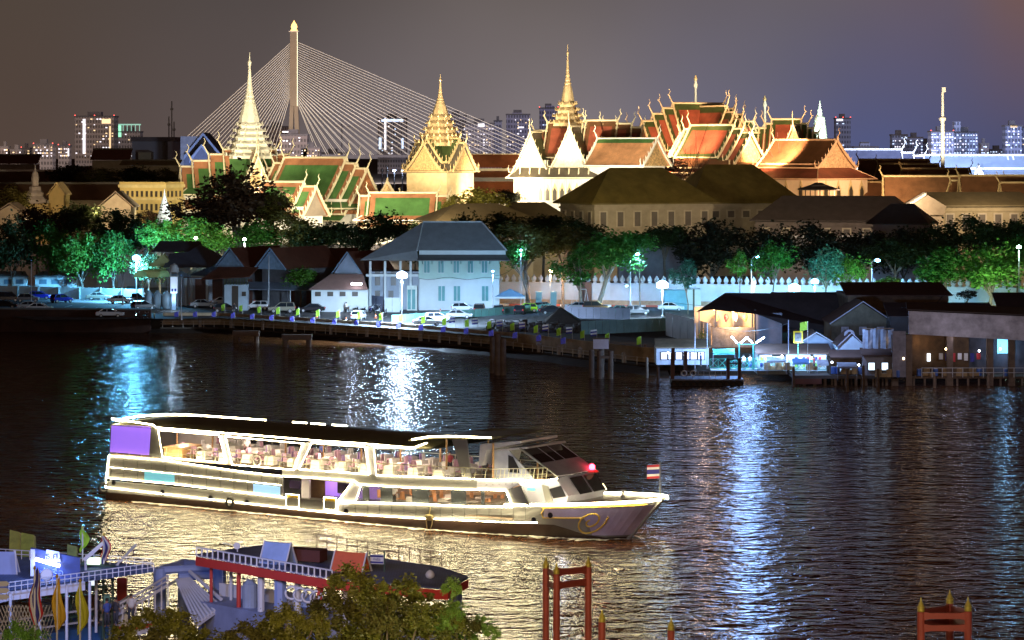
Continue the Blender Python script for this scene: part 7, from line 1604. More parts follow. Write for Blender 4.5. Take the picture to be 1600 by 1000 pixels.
# ground cover strips: hedge under the white wall is grass
# ------------------------------------------------------------------ cars and motorcycles
paint = mat('car_paint', (.4, .4, .42), .25, metal=.3, var=0, spec=.6); cglass = mat('car_glass', (.015, .018, .022), .08, var=0); rub = mat('car_tyre', (.02, .02, .02), .7, var=0); rim = mat('car_rim', (.45, .46, .48), .35, metal=.6, var=0)
hl = mat('head_light', (.7, .7, .72), .2, var=0); tl = mat('tail_light', (.45, .02, .02), .3, var=0)
SHAPES = {  # lower body profile, cabin profile (x, z), width
 'sedan': ([(-2.25, .35), (-2.3, .75), (-2.15, .98), (-1.2, 1.02), (.9, .98), (1.9, .86), (2.25, .66), (2.28, .35)], [(-1.75, .98), (-1.05, 1.42), (.25, 1.45), (1.15, .96)], 1.75),
 'hatch': ([(-1.9, .35), (-1.95, .8), (-1.85, 1.0), (.8, 1.0), (1.6, .9), (1.92, .68), (1.95, .35)], [(-1.85, .98), (-1.55, 1.48), (.2, 1.52), (1.15, .98)], 1.7),
 'suv': ([(-2.2, .45), (-2.25, .95), (-2.15, 1.15), (.9, 1.15), (2.0, 1.05), (2.25, .8), (2.28, .45)], [(-2.12, 1.13), (-1.9, 1.75), (.3, 1.78), (1.15, 1.13)], 1.85),
 'pickup': ([(-2.55, .5), (-2.58, 1.08), (-.75, 1.1), (.95, 1.12), (2.2, 1.02), (2.5, .8), (2.52, .5)], [(-.72, 1.1), (-.6, 1.68), (.45, 1.7), (1.2, 1.1)], 1.82),
 'van': ([(-2.2, .4), (-2.25, 1.0), (-2.2, 1.1), (1.4, 1.05), (2.1, .9), (2.25, .4)], [(-2.18, 1.08), (-2.05, 1.85), (.7, 1.85), (1.6, 1.03)], 1.8)}
def car_proto(kind, loc, rz, label):
    lo, ca, W = SHAPES[kind]; t = thing('parked_car', label, 'car', loc, rz, 'cars in the riverside parking lot'); w = W/2
    def ext(prof, y0, y1, inset=0.):
        n = len(prof); P = [(x, y0, z) for x, z in prof] + [(x, y1, z) for x, z in prof]
        return MB().add(P, [tuple(range(n)), tuple(range(2*n-1, n-1, -1))] + [(i, n+i, n+(i+1) % n, (i+1) % n) for i in range(n)])
    o = fixn(ext(lo, -w, w).build('body', paint, t)); bv = o.modifiers.new('bevel', 'BEVEL'); bv.width = .09; bv.segments = 2
    n = len(ca); wi = w*.80; P = [(ca[i][0], s_*(w*.95 if i in (0, n-1) else wi), ca[i][1]) for s_ in (-1, 1) for i in range(n)]
    c = fixn(MB().add(P, [(0, 1, 2, 3), (7, 6, 5, 4), (0, 4, 5, 1), (1, 5, 6, 2), (2, 6, 7, 3)]).build('cabin_glass', cglass, t))
    mb = MB()                                    # roof and pillars
    mb.slab([(ca[1][0]-.02, -wi, ca[1][1]), (ca[2][0]+.02, -wi, ca[2][1]), (ca[2][0]+.02, wi, ca[2][1]), (ca[1][0]-.02, wi, ca[1][1])], (0, 0, .05))
    for s_ in (-1, 1):
        for a, b_ in ((0, 1), (3, 2)): mb.tube([(ca[a][0], s_*w*.95, ca[a][1]), (ca[b_][0], s_*wi, ca[b_][1])], .06, 4)
        m0 = (ca[1][0]+ca[2][0])/2; mb.tube([(m0, s_*w*.97, ca[0][1]), (m0, s_*wi*1.02, ca[1][1])], .06, 4)
    mb.build('roof', paint, t)
    if kind == 'pickup': MB().box(-2.48, -w*.85, 1.1, -.85, w*.85, 1.125).build('load_bed', cglass, t)
    ax = 1.38 if kind != 'pickup' else 1.6; R0 = .34 if kind in ('sedan', 'hatch', 'van') else .40
    for x in (-ax, ax):
        for s_ in (-1, 1):
            y0 = s_*(w-.10)
            wh = MB().lathe([(R0*.8, -.11), (R0, -.08), (R0, .08), (R0*.8, .11)], n=14).build('wheel', rub, t); wh.location = (x, y0, R0); wh.rotation_euler = (R(90), 0, 0)
            MB().lathe([(R0*.62, 0), (R0*.55, .03), (R0*.2, .035)], (0, 0, .10 if s_ < 0 else -.135), 10).build('rim', rim, wh)
    fx, bx = lo[-2][0], lo[1][0]
    for s_ in (-1, 1):
        MB().box(fx-.18, s_*w*.78-.18, lo[-2][1]-.02, fx+.03, s_*w*.78+.18, lo[-2][1]+.14).build('headlight', hl, t); MB().box(bx-.03, s_*w*.8-.14, lo[1][1]-.1, bx+.12, s_*w*.8+.14, lo[1][1]+.14).build('tail_light', tl, t)
    return t
PC = {'white': (.75, .77, .80), 'silver': (.38, .40, .42), 'grey': (.18, .19, .20), 'black': (.02, .02, .025), 'blue': (.02, .03, .40), 'brown': (.10, .06, .04), 'lime': (.35, .70, .03), 'gold': (.28, .26, .20), 'teal': (.12, .30, .28)}
PM = {k: mat('car_paint_' + k, v, .25, metal=.25, var=0, spec=.6) for k, v in PC.items()}
CARS = [  # kind, colour, px, py of ground contact, yaw, label
 ('van', 'black', 12, 472, 10, 'dark van at the far left edge of the parking lot'), ('van', 'silver', 40, 462, 5, 'silver van behind the first unlit pole'), ('hatch', 'grey', 44, 472, 5, 'grey hatchback just left of the first blue car'),
 ('hatch', 'blue', 62, 468, 0, 'blue hatchback right of the unlit pole at far left'), ('hatch', 'blue', 96, 473, 40, 'blue hatchback seen from the front, middle of the left lot'), ('hatch', 'blue', 112, 463, -20, 'blue hatchback against the pale wall'),
 ('sedan', 'black', 8, 482, 0, 'black sedan at the far left edge, front row'), ('sedan', 'silver', 48, 484, 4, 'silver sedan behind the dark quay wall, left'), ('sedan', 'white', 62, 487, 2, 'white sedan with dark windows behind the quay wall'),
 ('sedan', 'gold', 155, 469, 0, 'brownish sedan nearest the pale wall'), ('sedan', 'white', 163, 465, -8, 'white sedan behind the brownish one'), ('sedan', 'silver', 188, 474, 10, 'silver sedan right of the brownish one'), ('pickup', 'black', 212, 473, 5, 'black pickup in front of the dazzling lamp'),
 ('suv', 'black', 215, 462, 0, 'black utility vehicle at the foot of the dazzling lamp'), ('hatch', 'grey', 223, 484, 35, 'grey hatchback seen from the front at the left row end'), ('suv', 'silver', 253, 476, 0, 'silver off-road vehicle in front of the blue tanks'), ('sedan', 'white', 294, 472, 0, 'white sedan before the gate house doors'),
 ('sedan', 'silver', 318, 481, 0, 'small silver sedan with bright rims before the tall brown doors'), ('sedan', 'white', 352, 477, -4, 'white sedan behind the pickup'), ('pickup', 'white', 376, 479, 178, 'white pickup before the corrugated fence'), ('hatch', 'white', 402, 484, 180, 'white hatchback right of the white pickup'), ('hatch', 'black', 352, 488, 8, 'dark car parked nearest the wall by the white pickup'),
 ('suv', 'gold', 441, 489, 180, 'large gold-green people carrier in front of the lamp pole'), ('sedan', 'black', 487, 488, 180, 'black sedan before the motorcycle rows'), ('sedan', 'white', 172, 496, 0, 'white coupe low behind the dark quay wall'),
 ('hatch', 'white', 560, 500, 80, 'white hatchback seen from behind near the wall'), ('sedan', 'white', 668, 509, 8, 'white sedan half hidden behind the river wall flags'), ('hatch', 'white', 683, 503, 12, 'white hatchback behind the half hidden sedan'), ('sedan', 'silver', 716, 498, 4, 'silver sedan in front of the white river house'),
 ('hatch', 'white', 723, 487, 4, 'small white car right against the white house'), ('suv', 'brown', 749, 491, 88, 'brown utility vehicle seen from behind before the white house'), ('hatch', 'black', 779, 491, 92, 'black hatchback seen from behind beside the tent'), ('hatch', 'lime', 822, 488, 180, 'lime green small car beside the gate pillars'), ('hatch', 'black', 812, 491, 85, 'black hatchback seen from behind left of the lime car'),
 ('hatch', 'grey', 849, 486, 60, 'grey hatchback between the gate pillars'), ('sedan', 'black', 863, 491, 10, 'black low sedan right of the gate pillars'), ('suv', 'brown', 931, 487, 0, 'dark brown covered car beside the curved tree trunk'), ('sedan', 'teal', 965, 491, 180, 'teal green sedan before the kerb, right of the brown car'), ('hatch', 'grey', 995, 492, 5, 'grey hatchback at the right end of the row'), ('sedan', 'white', 1048, 486, 0, 'white sedan behind the corrugated fence, farthest right'), ('sedan', 'silver', 908, 485, 0, 'silver sedan behind the black low sedan')]
protos = {}
for kind, colr, px, py, yaw, lab in CARS:
    p = onz(px, py, GZ+.02)
    if kind not in protos: t = protos[kind] = car_proto(kind, p, R(yaw), lab); t_is = True
    else: t_is = False; t = copy_tree(protos[kind], p, R(yaw), lab, {'car_paint': PM[colr]})
    if t_is:
        def rec(o):
            for ch in o.children:
                if ch.type == 'MESH' and ch.data.materials and ch.data.materials[0] and ch.data.materials[0].name == 'car_paint':
                    pass
        t['c0'] = colr
for kind, t in protos.items():
    colr = t['c0']; del t['c0']
    for ch in t.children:
        for sl in ch.material_slots:
            if sl.material and sl.material.name == 'car_paint': sl.link = 'OBJECT'; sl.material = PM[colr]
def moto(loc, rz, label):
    t = thing('motorcycle', label, 'motorcycle', loc, rz, 'motorcycles parked along the fence')
    for x in (-.6, .6):
        w = torus((0, 0, 0), .26, .06, rub, 'wheel', t, n=10); w.location = (x, 0, .3); MB().lathe([(.1, -.03), (.1, .03)], n=8).build('hub', rim, w).rotation_euler = (R(90), 0, 0)
    MB().add([(-.7, -.1, .65), (-.1, -.12, .45), (.45, -.1, .5), (.5, -.08, .95), (.3, -.1, .75), (-.1, -.1, .72), (-.7, .1, .65), (-.1, .12, .45), (.45, .1, .5), (.5, .08, .95), (.3, .1, .75), (-.1, .1, .72)],
             [(0, 1, 2, 3, 4, 5), (11, 10, 9, 8, 7, 6), (0, 6, 7, 1), (1, 7, 8, 2), (2, 8, 9, 3), (3, 9, 10, 4), (4, 10, 11, 5), (5, 11, 6, 0)]).build('body', paint, t)
    MB().slab([(-.75, -.12, .72), (0, -.12, .74), (0, .12, .74), (-.75, .12, .72)], (0, 0, .08)).build('seat', cglass, t)
    MB().tube([(.46, -.32, 1.06), (.5, 0, 1.0), (.46, .32, 1.06)], .025, 4).build('handlebar', rim, t); MB().tube([(.6, 0, .3), (.48, 0, 1.0)], .03, 4).build('fork', rim, t)
    for s_ in (-1, 1): MB().lathe([(.02, 0), (.06, .03), (.05, .1)], (.46, s_*.3, 1.1), 6).build('mirror', rim, t)
    return t
M0 = None; r8 = random.Random(6); k_ = 0
for row, (x0, x1, y0, y1, n_, nm) in enumerate(((474, 600, 478, 487, 14, 'back row by the fence'), (498, 602, 485, 491, 10, 'front row by the fence'), (422, 472, 468, 472, 4, 'row behind the black sedan'), (170, 210, 463, 460, 4, 'row by the pale wall at left'), (214, 240, 499, 499, 3, 'row at the quay wall end'), (100, 122, 462, 458, 2, 'pair between the blue cars'))):
    for i in range(n_):
        q = i/max(1, n_-1); p = onz(x0+(x1-x0)*q+r8.uniform(-2, 2), y0+(y1-y0)*q, GZ+.02); lab = f'parked motorcycle, {nm}, {nth(i)}'
        if M0 is None: M0 = moto(p, R(70), lab)
        else: copy_tree(M0, p, R(70+r8.uniform(-25, 25)), lab, {'car_paint': PM[r8.choice(('black', 'white', 'brown', 'blue', 'silver', 'black'))]})
conem = mat('cone_orange', (.7, .15, .05), .6)
C0 = None
for i, (px, py) in enumerate(((530, 493), (578, 486), (587, 497), (596, 495), (688, 489), (541, 503), (495, 496))):
    p = onz(px, py, GZ+.02); lab = f'orange traffic cone on the parking lot, {nth(i)}' if i < 99 else ''
    if C0 is None:
        C0 = thing('traffic_cone', lab, 'traffic cone', p, 0, 'traffic cones on the parking lot'); MB().lathe([(.2, .04), (.05, .75)], n=8).build('cone', conem, C0); MB().box(-.24, -.24, 0, .24, .24, .04).build('base', conem, C0); MB().lathe([(.15, .3), (.12, .45)], n=8).build('band', hl, C0)
    else: copy_tree(C0, p, 0, f'orange traffic cone on the parking lot, {nth(sorted([530,578,587,596,688,541,495]).index(px))}')
C0['label'] = 'orange traffic cone on the parking lot, second from the left'
figure('person', 'person in dark clothes standing by the white pickup at the wall', onz(366, 489, GZ+.02), 0, cdk, cdk)
figure('person', 'person in white walking behind the pale corrugated fence end', onz(541, 488, GZ+.02), 1, cw, cdk, pose=1)
# ------------------------------------------------------------------ near bank: piers, flags, posts, trees
tag(MB().add([(-900, -60, 2), (900, -60, 2), (900, 128, 2), (-900, 128, 2), (-900, 128, -1), (900, 128, -1)], [(0, 1, 2, 3), (3, 2, 5, 4)]).build('near_bank', gm), None, None, kind='structure')
bl1 = mat('steel_blue', (.26, .34, .62), .45, var=.08); bl2 = mat('deck_blue', (.10, .16, .34), .6, var=.25, vs=.8, wave=('X', 1.6, .2)); redp = mat('paint_red', (.55, .05, .04), .5, var=.12); grd = mat('steel_green_dark', (.03, .08, .06), .5); whp = mat('paint_pale', (.62, .64, .72), .5, var=.08)
POLY = lambda pts, z: [onz(x, y, z) for x, y in pts]
# ferry with flat blue roof at far left
t = thing('moored_ferry', 'moored ferry with a flat blue-lit roof, white edge rail and open lower deck, bottom left', 'boat', onz(60, 930, 0))
o_ = t.location.copy()
def lp(P): return [p-o_ for p in P]
MB().slab(lp(POLY([(-40, 938), (14, 925), (133, 909), (240, 894), (236, 887), (100, 878), (-40, 868)], 4.5)), (0, 0, .15)).build('roof', bl2, t)
MB().slab(lp(POLY([(-40, 938), (14, 925), (133, 909), (133, 908), (14, 924), (-40, 937)], 4.52)), (0, 0, -.5)).build('edge_beam', whp, t)
mb = MB(); e0, e1 = lp(POLY([(14, 925), (240, 894)], 4.65)); e2, e3 = lp(POLY([(-40, 869), (236, 887)], 4.65))
for a, b_, n_ in ((e0, e1, 24), (e2, e3, 22)):
    for h in (.3, .55): mb.tube([a+Vector((0, 0, h)), b_+Vector((0, 0, h))], .035, 4)
    for i in range(n_+1): q = a.lerp(b_, i/n_); mb.tube([q, q+Vector((0, 0, .55))], .03, 4)
mb.build('roof_rail', whp, t)
for px, py in ((16, 926), (62, 920), (104, 914), (140, 909), (20, 900), (90, 893), (150, 895)):
    p = onz(px, py, 4.5)-o_; MB().tube([(p.x, p.y, .9), (p.x, p.y, 4.5)], .09, 6).build('post', whp, t)
MB().slab(lp(POLY([(-60, 1010), (178, 975), (205, 955), (120, 945), (-60, 950)], 1.0)), (0, 0, -1.4)).build('hull', mat('hull_blue', (.04, .12, .30), .4, var=.2), t)
for k_, (zz, m_) in enumerate(((1.35, whp), (1.75, grd), (2.05, whp))): a, b_ = lp(POLY([(-60, 1008), (178, 974)], 1.0)); MB().tube([a+Vector((0, 0, zz-1)), b_+Vector((0, 0, zz-1)), lp(POLY([(205, 955)], 1.0))[0]+Vector((0, 0, zz-1))], .07, 5).build('side_rail', m_, t)
for k_ in range(6): p = onz(20+k_*24, 968-k_*3, 1.0)-o_; MB().box(p.x-.5, p.y, 1.02, p.x+.5, p.y+.35, 1.9).build('bench', mat('bench_brown', (.22, .10, .05), .6) if k_ % 2 else whp, t)
# sign board with tube lamp
t = thing('pier_sign', 'dark blue pier signboard with a glowing white tube lamp and a small white plate', 'sign', onz(85, 905, 4.65)); D = t.location.y; s = D/F; zb = t.location.z; Z = lambda y: wz(y, D)-zb
MB().slab([(-37*s, 0, Z(902)), (40*s, 0, Z(912)), (40*s, 0, Z(872)), (-37*s, 0, Z(856))], (0, .25, 0)).build('board', mat('board_blue', (.05, .08, .25), .5, var=.2), t)
MB().box(-37*s, -.1, Z(900), -30*s, -.02, Z(858)).build('side_panel', whp, t); MB().slab([(-14*s, -.12, Z(876)), (10*s, -.12, Z(878)), (8*s, -.12, Z(862)), (-12*s, -.12, Z(858))], (0, .05, 0)).build('plate', whp, t)
MB().tube([(-28*s, -.35, Z(872)), (10*s, -.35, Z(883))], .11, 8).build('tube_lamp', glow('tube_near', (.75, .82, 1), 9), t)
def letters(txt, loc, size, m, parent, name='lettering'):
    c = bpy.data.curves.new(name, 'FONT'); c.body = txt; c.size = size; c.extrude = .01; c.align_x = 'CENTER'
    q = bpy.data.objects.new(name, c); me = bpy.data.meshes.new_from_object(q); bpy.data.objects.remove(q); me.materials.clear(); me.materials.append(m)
    o = bpy.data.objects.new(name, me); COL.objects.link(o); o.parent = parent; o.location = loc; o.rotation_euler = (R(90), 0, 0)
letters('\u0e18.\u0e28.', (-2*s, -.15, Z(873)), .55, fb_, t)
letters('\u0e17\u0e48\u0e32\u0e40\u0e23\u0e37\u0e2d', (-4*s, -.05, Z(900)), .6, bl1, t)
spot((wx(76, D), D-.8, zb+Z(880)), (wx(76, D), D+3, zb+Z(886)), (.25, .40, 1), 180, 160, .2); spot((wx(60, 150), 150, 12), (wx(90, 164), 166, 3), (.28, .42, 1), 5200, 120, .4); spot((wx(300, 150), 148, 12), (wx(330, 166), 168, 3), (.45, .52, 1), 4200, 110, .4)
for k_, (x0, x1, y, zz, col_) in enumerate(((14, 32, 862, 1.6, (.25, .26, .04)), (32, 54, 864, 1.5, (.22, .26, .03)), (104, 120, 878, 1.3, (.16, .22, .06)))):
    p = onz((x0+x1)/2, y+6, 4.65); s = p.y/F; o = fixn(MB().slab([(-(x1-x0)*s/2, 0, 0), ((x1-x0)*s/2, 0, .0), ((x1-x0)*s*.42, .1, zz*.9), (-(x1-x0)*s*.45, .1, zz)], (0, .7, -.2)).build('folded_tarp', mat('tarp_olive_%d' % k_, col_, .7, var=.35, vs=1.5), None, p))
    tag(o, ['yellow-olive folded tarp on the ferry roof, leftmost', 'yellow-olive folded tarp next to the blue sign', 'greenish folded tarp right of the blue sign'][k_], 'tarp')
q = thing('folding_sign', 'white A-frame folding board standing on the ferry roof at far left', 'sign', onz(9, 896, 4.65)); MB().slab([(-.7, -.4, 0), (.7, -.4, 0), (.55, 0, 1.3), (-.55, 0, 1.3)], (0, .06, 0)).build('front_board', bl1, q); MB().slab([(-.7, .5, 0), (.7, .5, 0), (.55, .06, 1.3), (-.55, .06, 1.3)], (0, .06, 0)).build('rear_board', bl1, q)
for k_ in range(2): MB().tube([(-.75+k_*1.5, -.42, 0), (-.55+k_*1.1, 0, 1.35), (-.75+k_*1.5, .5, 0)], .05, 4).build('leg', whp, q)
q = thing('searchlight', 'small white round searchlight on the ferry roof edge', 'lamp', onz(74, 913, 4.65)); o = MB().lathe([(.2, 0), (.36, .1), (.36, .35), (.3, .4)], n=12).build('housing', whp, q, (0, 0, .55)); o.rotation_euler = (R(80), 0, 0); MB().tube([(0, 0, 0), (0, 0, .6)], .06, 5).build('stand', whp, q)
# green truss portal
t = thing('truss_portal', 'dark green lattice steel portal with lit white panel at the near pier', 'portal frame', onz(143, 985, .8)); D = t.location.y; s = D/F; Z = lambda y: wz(y, D)-.8; X = lambda px: (px-143)*s
def lattice(x0, x1, z0_, z1_, y_, n_, nm):
    mb = MB()
    for x in (x0, x1):
        for dy in (0, .5): mb.tube([(x, y_+dy, z0_), (x, y_+dy, z1_)], .05, 4)
    for i in range(n_): a = z0_+(z1_-z0_)*i/n_; b_ = z0_+(z1_-z0_)*(i+1)/n_; mb.tube([(x0, y_, a), (x1, y_, b_)], .03, 4); mb.tube([(x1, y_, a), (x0, y_, b_)], .03, 4); mb.tube([(x0, y_, a), (x1, y_, a)], .03, 4)
    mb.build(nm, grd, t)
lattice(X(110), X(123), -.5, Z(884), 0, 7, 'column'); lattice(X(161), X(175), -.5, Z(889), 0, 7, 'column')
MB().slab([(X(108), -.1, Z(880)), (X(180), -.1, Z(889)), (X(180), -.1, Z(886)), (X(108), -.1, Z(877))], (0, .8, 0)).build('top_beam', grd, t); MB().slab([(X(110), -.1, Z(917)), (X(168), -.1, Z(919)), (X(168), -.1, Z(916)), (X(110), -.1, Z(914))], (0, .5, 0)).build('mid_beam', grd, t)
MB().box(X(139), -.2, Z(914), X(152), -.12, Z(887)).build('lit_panel', glow('panel_lit', (.8, .9, 1), 1.2), t); MB().box(X(136), -.1, Z(882), X(156), .3, Z(872)).build('notice', glow('notice_lit', (.75, 1, .7), 1.6), t); MB().box(X(163), -.2, Z(952), X(172), .3, Z(930)).build('control_box', mat('box_teal', (.12, .30, .28), .5), t)
t = thing('raised_ramp', 'white slanted ramp beam raised above the portal', 'ramp', onz(145, 893, 4.6)); D = t.location.y; s = D/F; zb = t.location.z; Z = lambda y: wz(y, D)-zb
MB().slab([(-16*s, 0, Z(873)), (15*s, 0, Z(846)), (17*s, 0, Z(851)), (-12*s, 0, Z(878))], (0, .5, 0)).build('beam', whp, t); MB().tube([(-12*s, .2, Z(893)), (-12*s, .2, Z(875))], .08, 5).build('post', whp, t)
t = thing('boom', 'thin grey boom pole slanting up over the bright water', 'boom', onz(176, 900, 4.0)); D = t.location.y; s = D/F; zb = t.location.z
MB().tube([(0, 0, wz(890, D)-zb), (37*s, 0, wz(850, D)-zb)], .08, 5).build('boom_pole', MATS['pole_grey'], t); MB().tube([(0, 0, -1), (0, 0, wz(888, D)-zb)], .09, 5).build('post', MATS['pole_grey'], t)
# flags
def drooping(name, mats_, label, px, yt, ybf, D, w, zb, ypole=None, group=None, seed=1):
    t = thing(name, label, 'flag', (wx(px, D), D, zb), 0, group); h = wz(yt, D)-zb; s = D/F
    MB().tube([(0, 0, 0), (0, 0, h)], .05, 6).build('flag_pole', whp, t); MB().lathe([(.04, 0), (.09, .08), (.02, .2)], (0, 0, h), 6).build('finial', gold, t)
    r = random.Random(seed); n = 14; H = (ybf-yt)*s; mb = MB(); cols = 6
    V = []
    for i in range(n+1):
        q = i/n; ww = w*s*(.25+1.1*math.sin(min(1, q*1.25)*PI*.62))*(1 if q < .85 else 1-(q-.85)*4)
        for j in range(cols+1):
            u = j/cols; V.append((-ww*.35+ww*u+.1*math.sin(q*7+seed), .16*math.sin(u*9+q*3+seed), h-.1-H*q+u*.25))
    for i in range(n):
        for j in range(cols):
            k = i*(cols+1)+j; mb.m = [0, 1, 2, 2, 1, 0][j] if len(mats_) > 1 else 0; mb.add([], []); mb.f.append((k, k+1, k+cols+2, k+cols+1)); mb.mi.append(mb.m)
    mb.v = V; mb.build('flag_cloth', mats_, t, smooth=True); return t
yel_f = mat('flag_yellow', (.75, .48, .04), .7, trans=.35, var=.1); yel_l = mat('flag_yellow_lime', (.66, .66, .05), .7, trans=.35, var=.1)
drooping('drooping_flag', [fr_, fw_, fb_], 'drooping red white and blue flag on a pole, leftmost of the near flags', 54, 890, 975, 140, 15, 2, seed=1); drooping('drooping_flag', [yel_f], 'drooping orange-yellow flag on a pole between two other near flags', 89, 903, 985, 140, 13, 2, seed=2); drooping('drooping_flag', [yel_l], 'drooping lemon-yellow flag on a pole, third of the near flags', 125, 910, 990, 140, 12, 2, seed=3)
drooping('drooping_flag', [lime], 'bright lime flag on a pole above the truss portal', 129, 826, 862, 168, 9, 4, seed=4); drooping('drooping_flag', [fr_, fw_, fb_], 'red white and blue flag above the truss portal, right of the lime one', 162, 838, 882, 168, 11, 4, seed=5)
q = thing('red_post', 'slim red and white striped post right of the truss portal', 'post', onz(191, 975, 0)); h = wz(903, q.location.y); MB().box(-.3, -.2, h*.5, .3, .2, h).build('upper_shaft', redp, q); MB().box(-.25, -.15, -1, .25, .15, h*.5-.01).build('lower_shaft', whp, q)
# blue pipe portal and white slatted gangways
t = thing('pipe_portal', 'big pale blue steel pipe portal at the head of the white gangway', 'portal frame', onz(300, 950, 1)); D = t.location.y; s = D/F; Z = lambda y, d=0: wz(y, D+d)-1; X = lambda px: (px-300)*s
for px, yt, dy in ((250, 888, 0), (343, 881, 0), (276, 876, 4)): MB().lathe([(.42, -2), (.42, Z(yt, dy)), (.36, Z(yt, dy)+.05)], (X(px), dy, 0), 12).build('post', bl1, t, smooth=False)
for (a, ya), (b_, yb), dy, dy2 in (((252, 891), (340, 886), 0, 0), ((280, 902), (340, 898), 0, 0), ((276, 880), (343, 884), 4, 0), ((276, 880), (252, 890), 4, 0)): MB().tube([(X(a), dy, Z(ya, dy)), (X(b_), dy2, Z(yb, dy2))], .26, 8).build('crossbeam', bl1, t)
MB().box(X(283), .5, Z(944), X(343), 2.5, Z(938)).build('platform', bl1, t); mb = MB()
for k_ in range(5): mb.tube([(X(288+k_*4), .6, Z(938)), (X(284+k_*4), .6, Z(906))], .05, 4)
mb.tube([(X(284), .6, Z(908)), (X(302), .6, Z(908))], .05, 4); mb.build('ladder', whp, t)
t = thing('slatted_gangway', 'white ribbed gangway sloping down to the right from the blue portal', 'gangway', onz(300, 960, 1.5)); D = t.location.y; Z = lambda y: wz(y, D)-t.location.z; s = D/F; X = lambda px: (px-300)*s
A_, B_, C3, D_ = [Vector((X(px), dy, wz(y, D+dy)-t.location.z)) for px, y, dy in ((266, 908, 3), (284, 906, 4), (345, 950, 0), (312, 978, -2))]
MB().slab([A_, B_, C3, D_], (0, 0, -.15)).build('deck', whp, t); mb = MB()
for k_ in range(9): a = A_.lerp(B_, k_/8); b_ = D_.lerp(C3, k_/8); mb.tube([a+Vector((0, 0, .1)), b_+Vector((0, 0, .1))], .09, 5)
mb.build('ribs', whp, t); MB().tube([B_+Vector((0, .2, .5)), C3+Vector((0, .2, .5))], .12, 6).build('handrail', whp, t)
t = thing('left_gangway', 'white railed gangway sloping down to the left from the blue portal', 'gangway', onz(210, 960, 1.5)); D = t.location.y; s = D/F; X = lambda px: (px-210)*s; zq = t.location.z
P0 = [Vector((X(px), dy, wz(y, D+dy)-zq)) for px, y, dy in ((256, 912, 2), (220, 938, 0), (175, 965, -1))]
MB().slab([P0[0], P0[2], P0[2]+Vector((.3, 2, 0)), P0[0]+Vector((.3, 2, 0))], (0, 0, -.2)).build('deck', whp, t); mb = MB(); mb.tube([p+Vector((0, 0, .5)) for p in P0], .08, 5); mb.tube([p+Vector((0, 0, .2)) for p in P0], .06, 5)
for k_ in range(10): a = P0[0].lerp(P0[2], k_/9); mb.tube([a+Vector((0, 0, -1.4)), a+Vector((0, 0, .5))], .06, 4)
mb.build('railing', whp, t)
t = thing('speedboat', 'white speedboat with a red stripe moored by the near pier', 'boat', onz(178, 992, 0), R(8)); 
fixn(MB().add([(-2.2, -.9, .1), (1.6, -.9, .1), (2.9, 0, .3), (1.6, .9, .1), (-2.2, .9, .1), (-2.3, -1.1, .9), (1.7, -1.1, 1.0), (3.4, 0, 1.2), (1.7, 1.1, 1.0), (-2.3, 1.1, .9)], [(4, 3, 2, 1, 0), (5, 6, 7, 8, 9), (0, 1, 6, 5), (1, 2, 7, 6), (2, 3, 8, 7), (3, 4, 9, 8), (4, 0, 5, 9)]).build('hull', whp, t))
MB().add([(-2.32, -1.13, .45), (1.7, -1.13, .5), (3.3, -.02, .75), (3.35, -.02, .95), (1.7, -1.14, .72), (-2.32, -1.14, .65)], [(0, 1, 2, 3, 4, 5)]).build('red_stripe', redp, t)
fixn(MB().add([(-1.3, -.8, .95), (1.1, -.8, 1.0), (1.1, .8, 1.0), (-1.3, .8, .95), (-1.0, -.6, 2.0), (.3, -.6, 2.0), (.3, .6, 2.0), (-1.0, .6, 2.0)], [(4, 5, 6, 7), (0, 1, 5, 4), (1, 2, 6, 5), (2, 3, 7, 6), (3, 0, 4, 7)]).build('cabin', whp, t)); MB().slab([(.45, -.62, 1.9), (1.05, -.72, 1.15), (1.05, .72, 1.15), (.45, .62, 1.9)], (.05, 0, .03)).build('windscreen', dark, t)
for k_, (px, py, z, a, b_, lab, ps) in enumerate(((205, 972, 1.2, cw, cdk, 'person in a white shirt at the rail right of the speedboat', 1), (152, 975, 1.2, cdk, cdk, 'person in dark clothes standing left of the truss portal right column', 0), (181, 978, 1.2, cdk, cdk, 'person in black facing the river just under the truss portal', 0), (167, 980, 1.2, cbl, cdk, 'person in a blue shirt between the two dark figures', 0))):
    figure('person', lab, onz(px, py, z), k_*1.3, a, b_, pose=ps)
t = thing('wicker_arch', 'white criss-cross lattice arch with plants at the far left bottom corner', 'trellis', (wx(10, 150), 150, 2)); mb = MB(); r = random.Random(4)
for k_ in range(16): x = -1.0+k_*.19; mb.tube([(x, 0, 0), (x+1.1, .1, 3.2)], .03, 4); mb.tube([(x+1.1, .1, 0), (x-.2, 0, 3.2)], .03, 4)
mb.build('lattice', whp, t); [MB().slab([(-1.6, -.2, 3.5+k_*.36), (.05, -.2, 3.55+k_*.36), (.2, -.2, 3.7+k_*.36), (.05, -.2, 3.83+k_*.36), (-1.6, -.2, 3.78+k_*.36)], (0, .05, 0)).build('sign_board', whp, t) for k_ in range(3)]
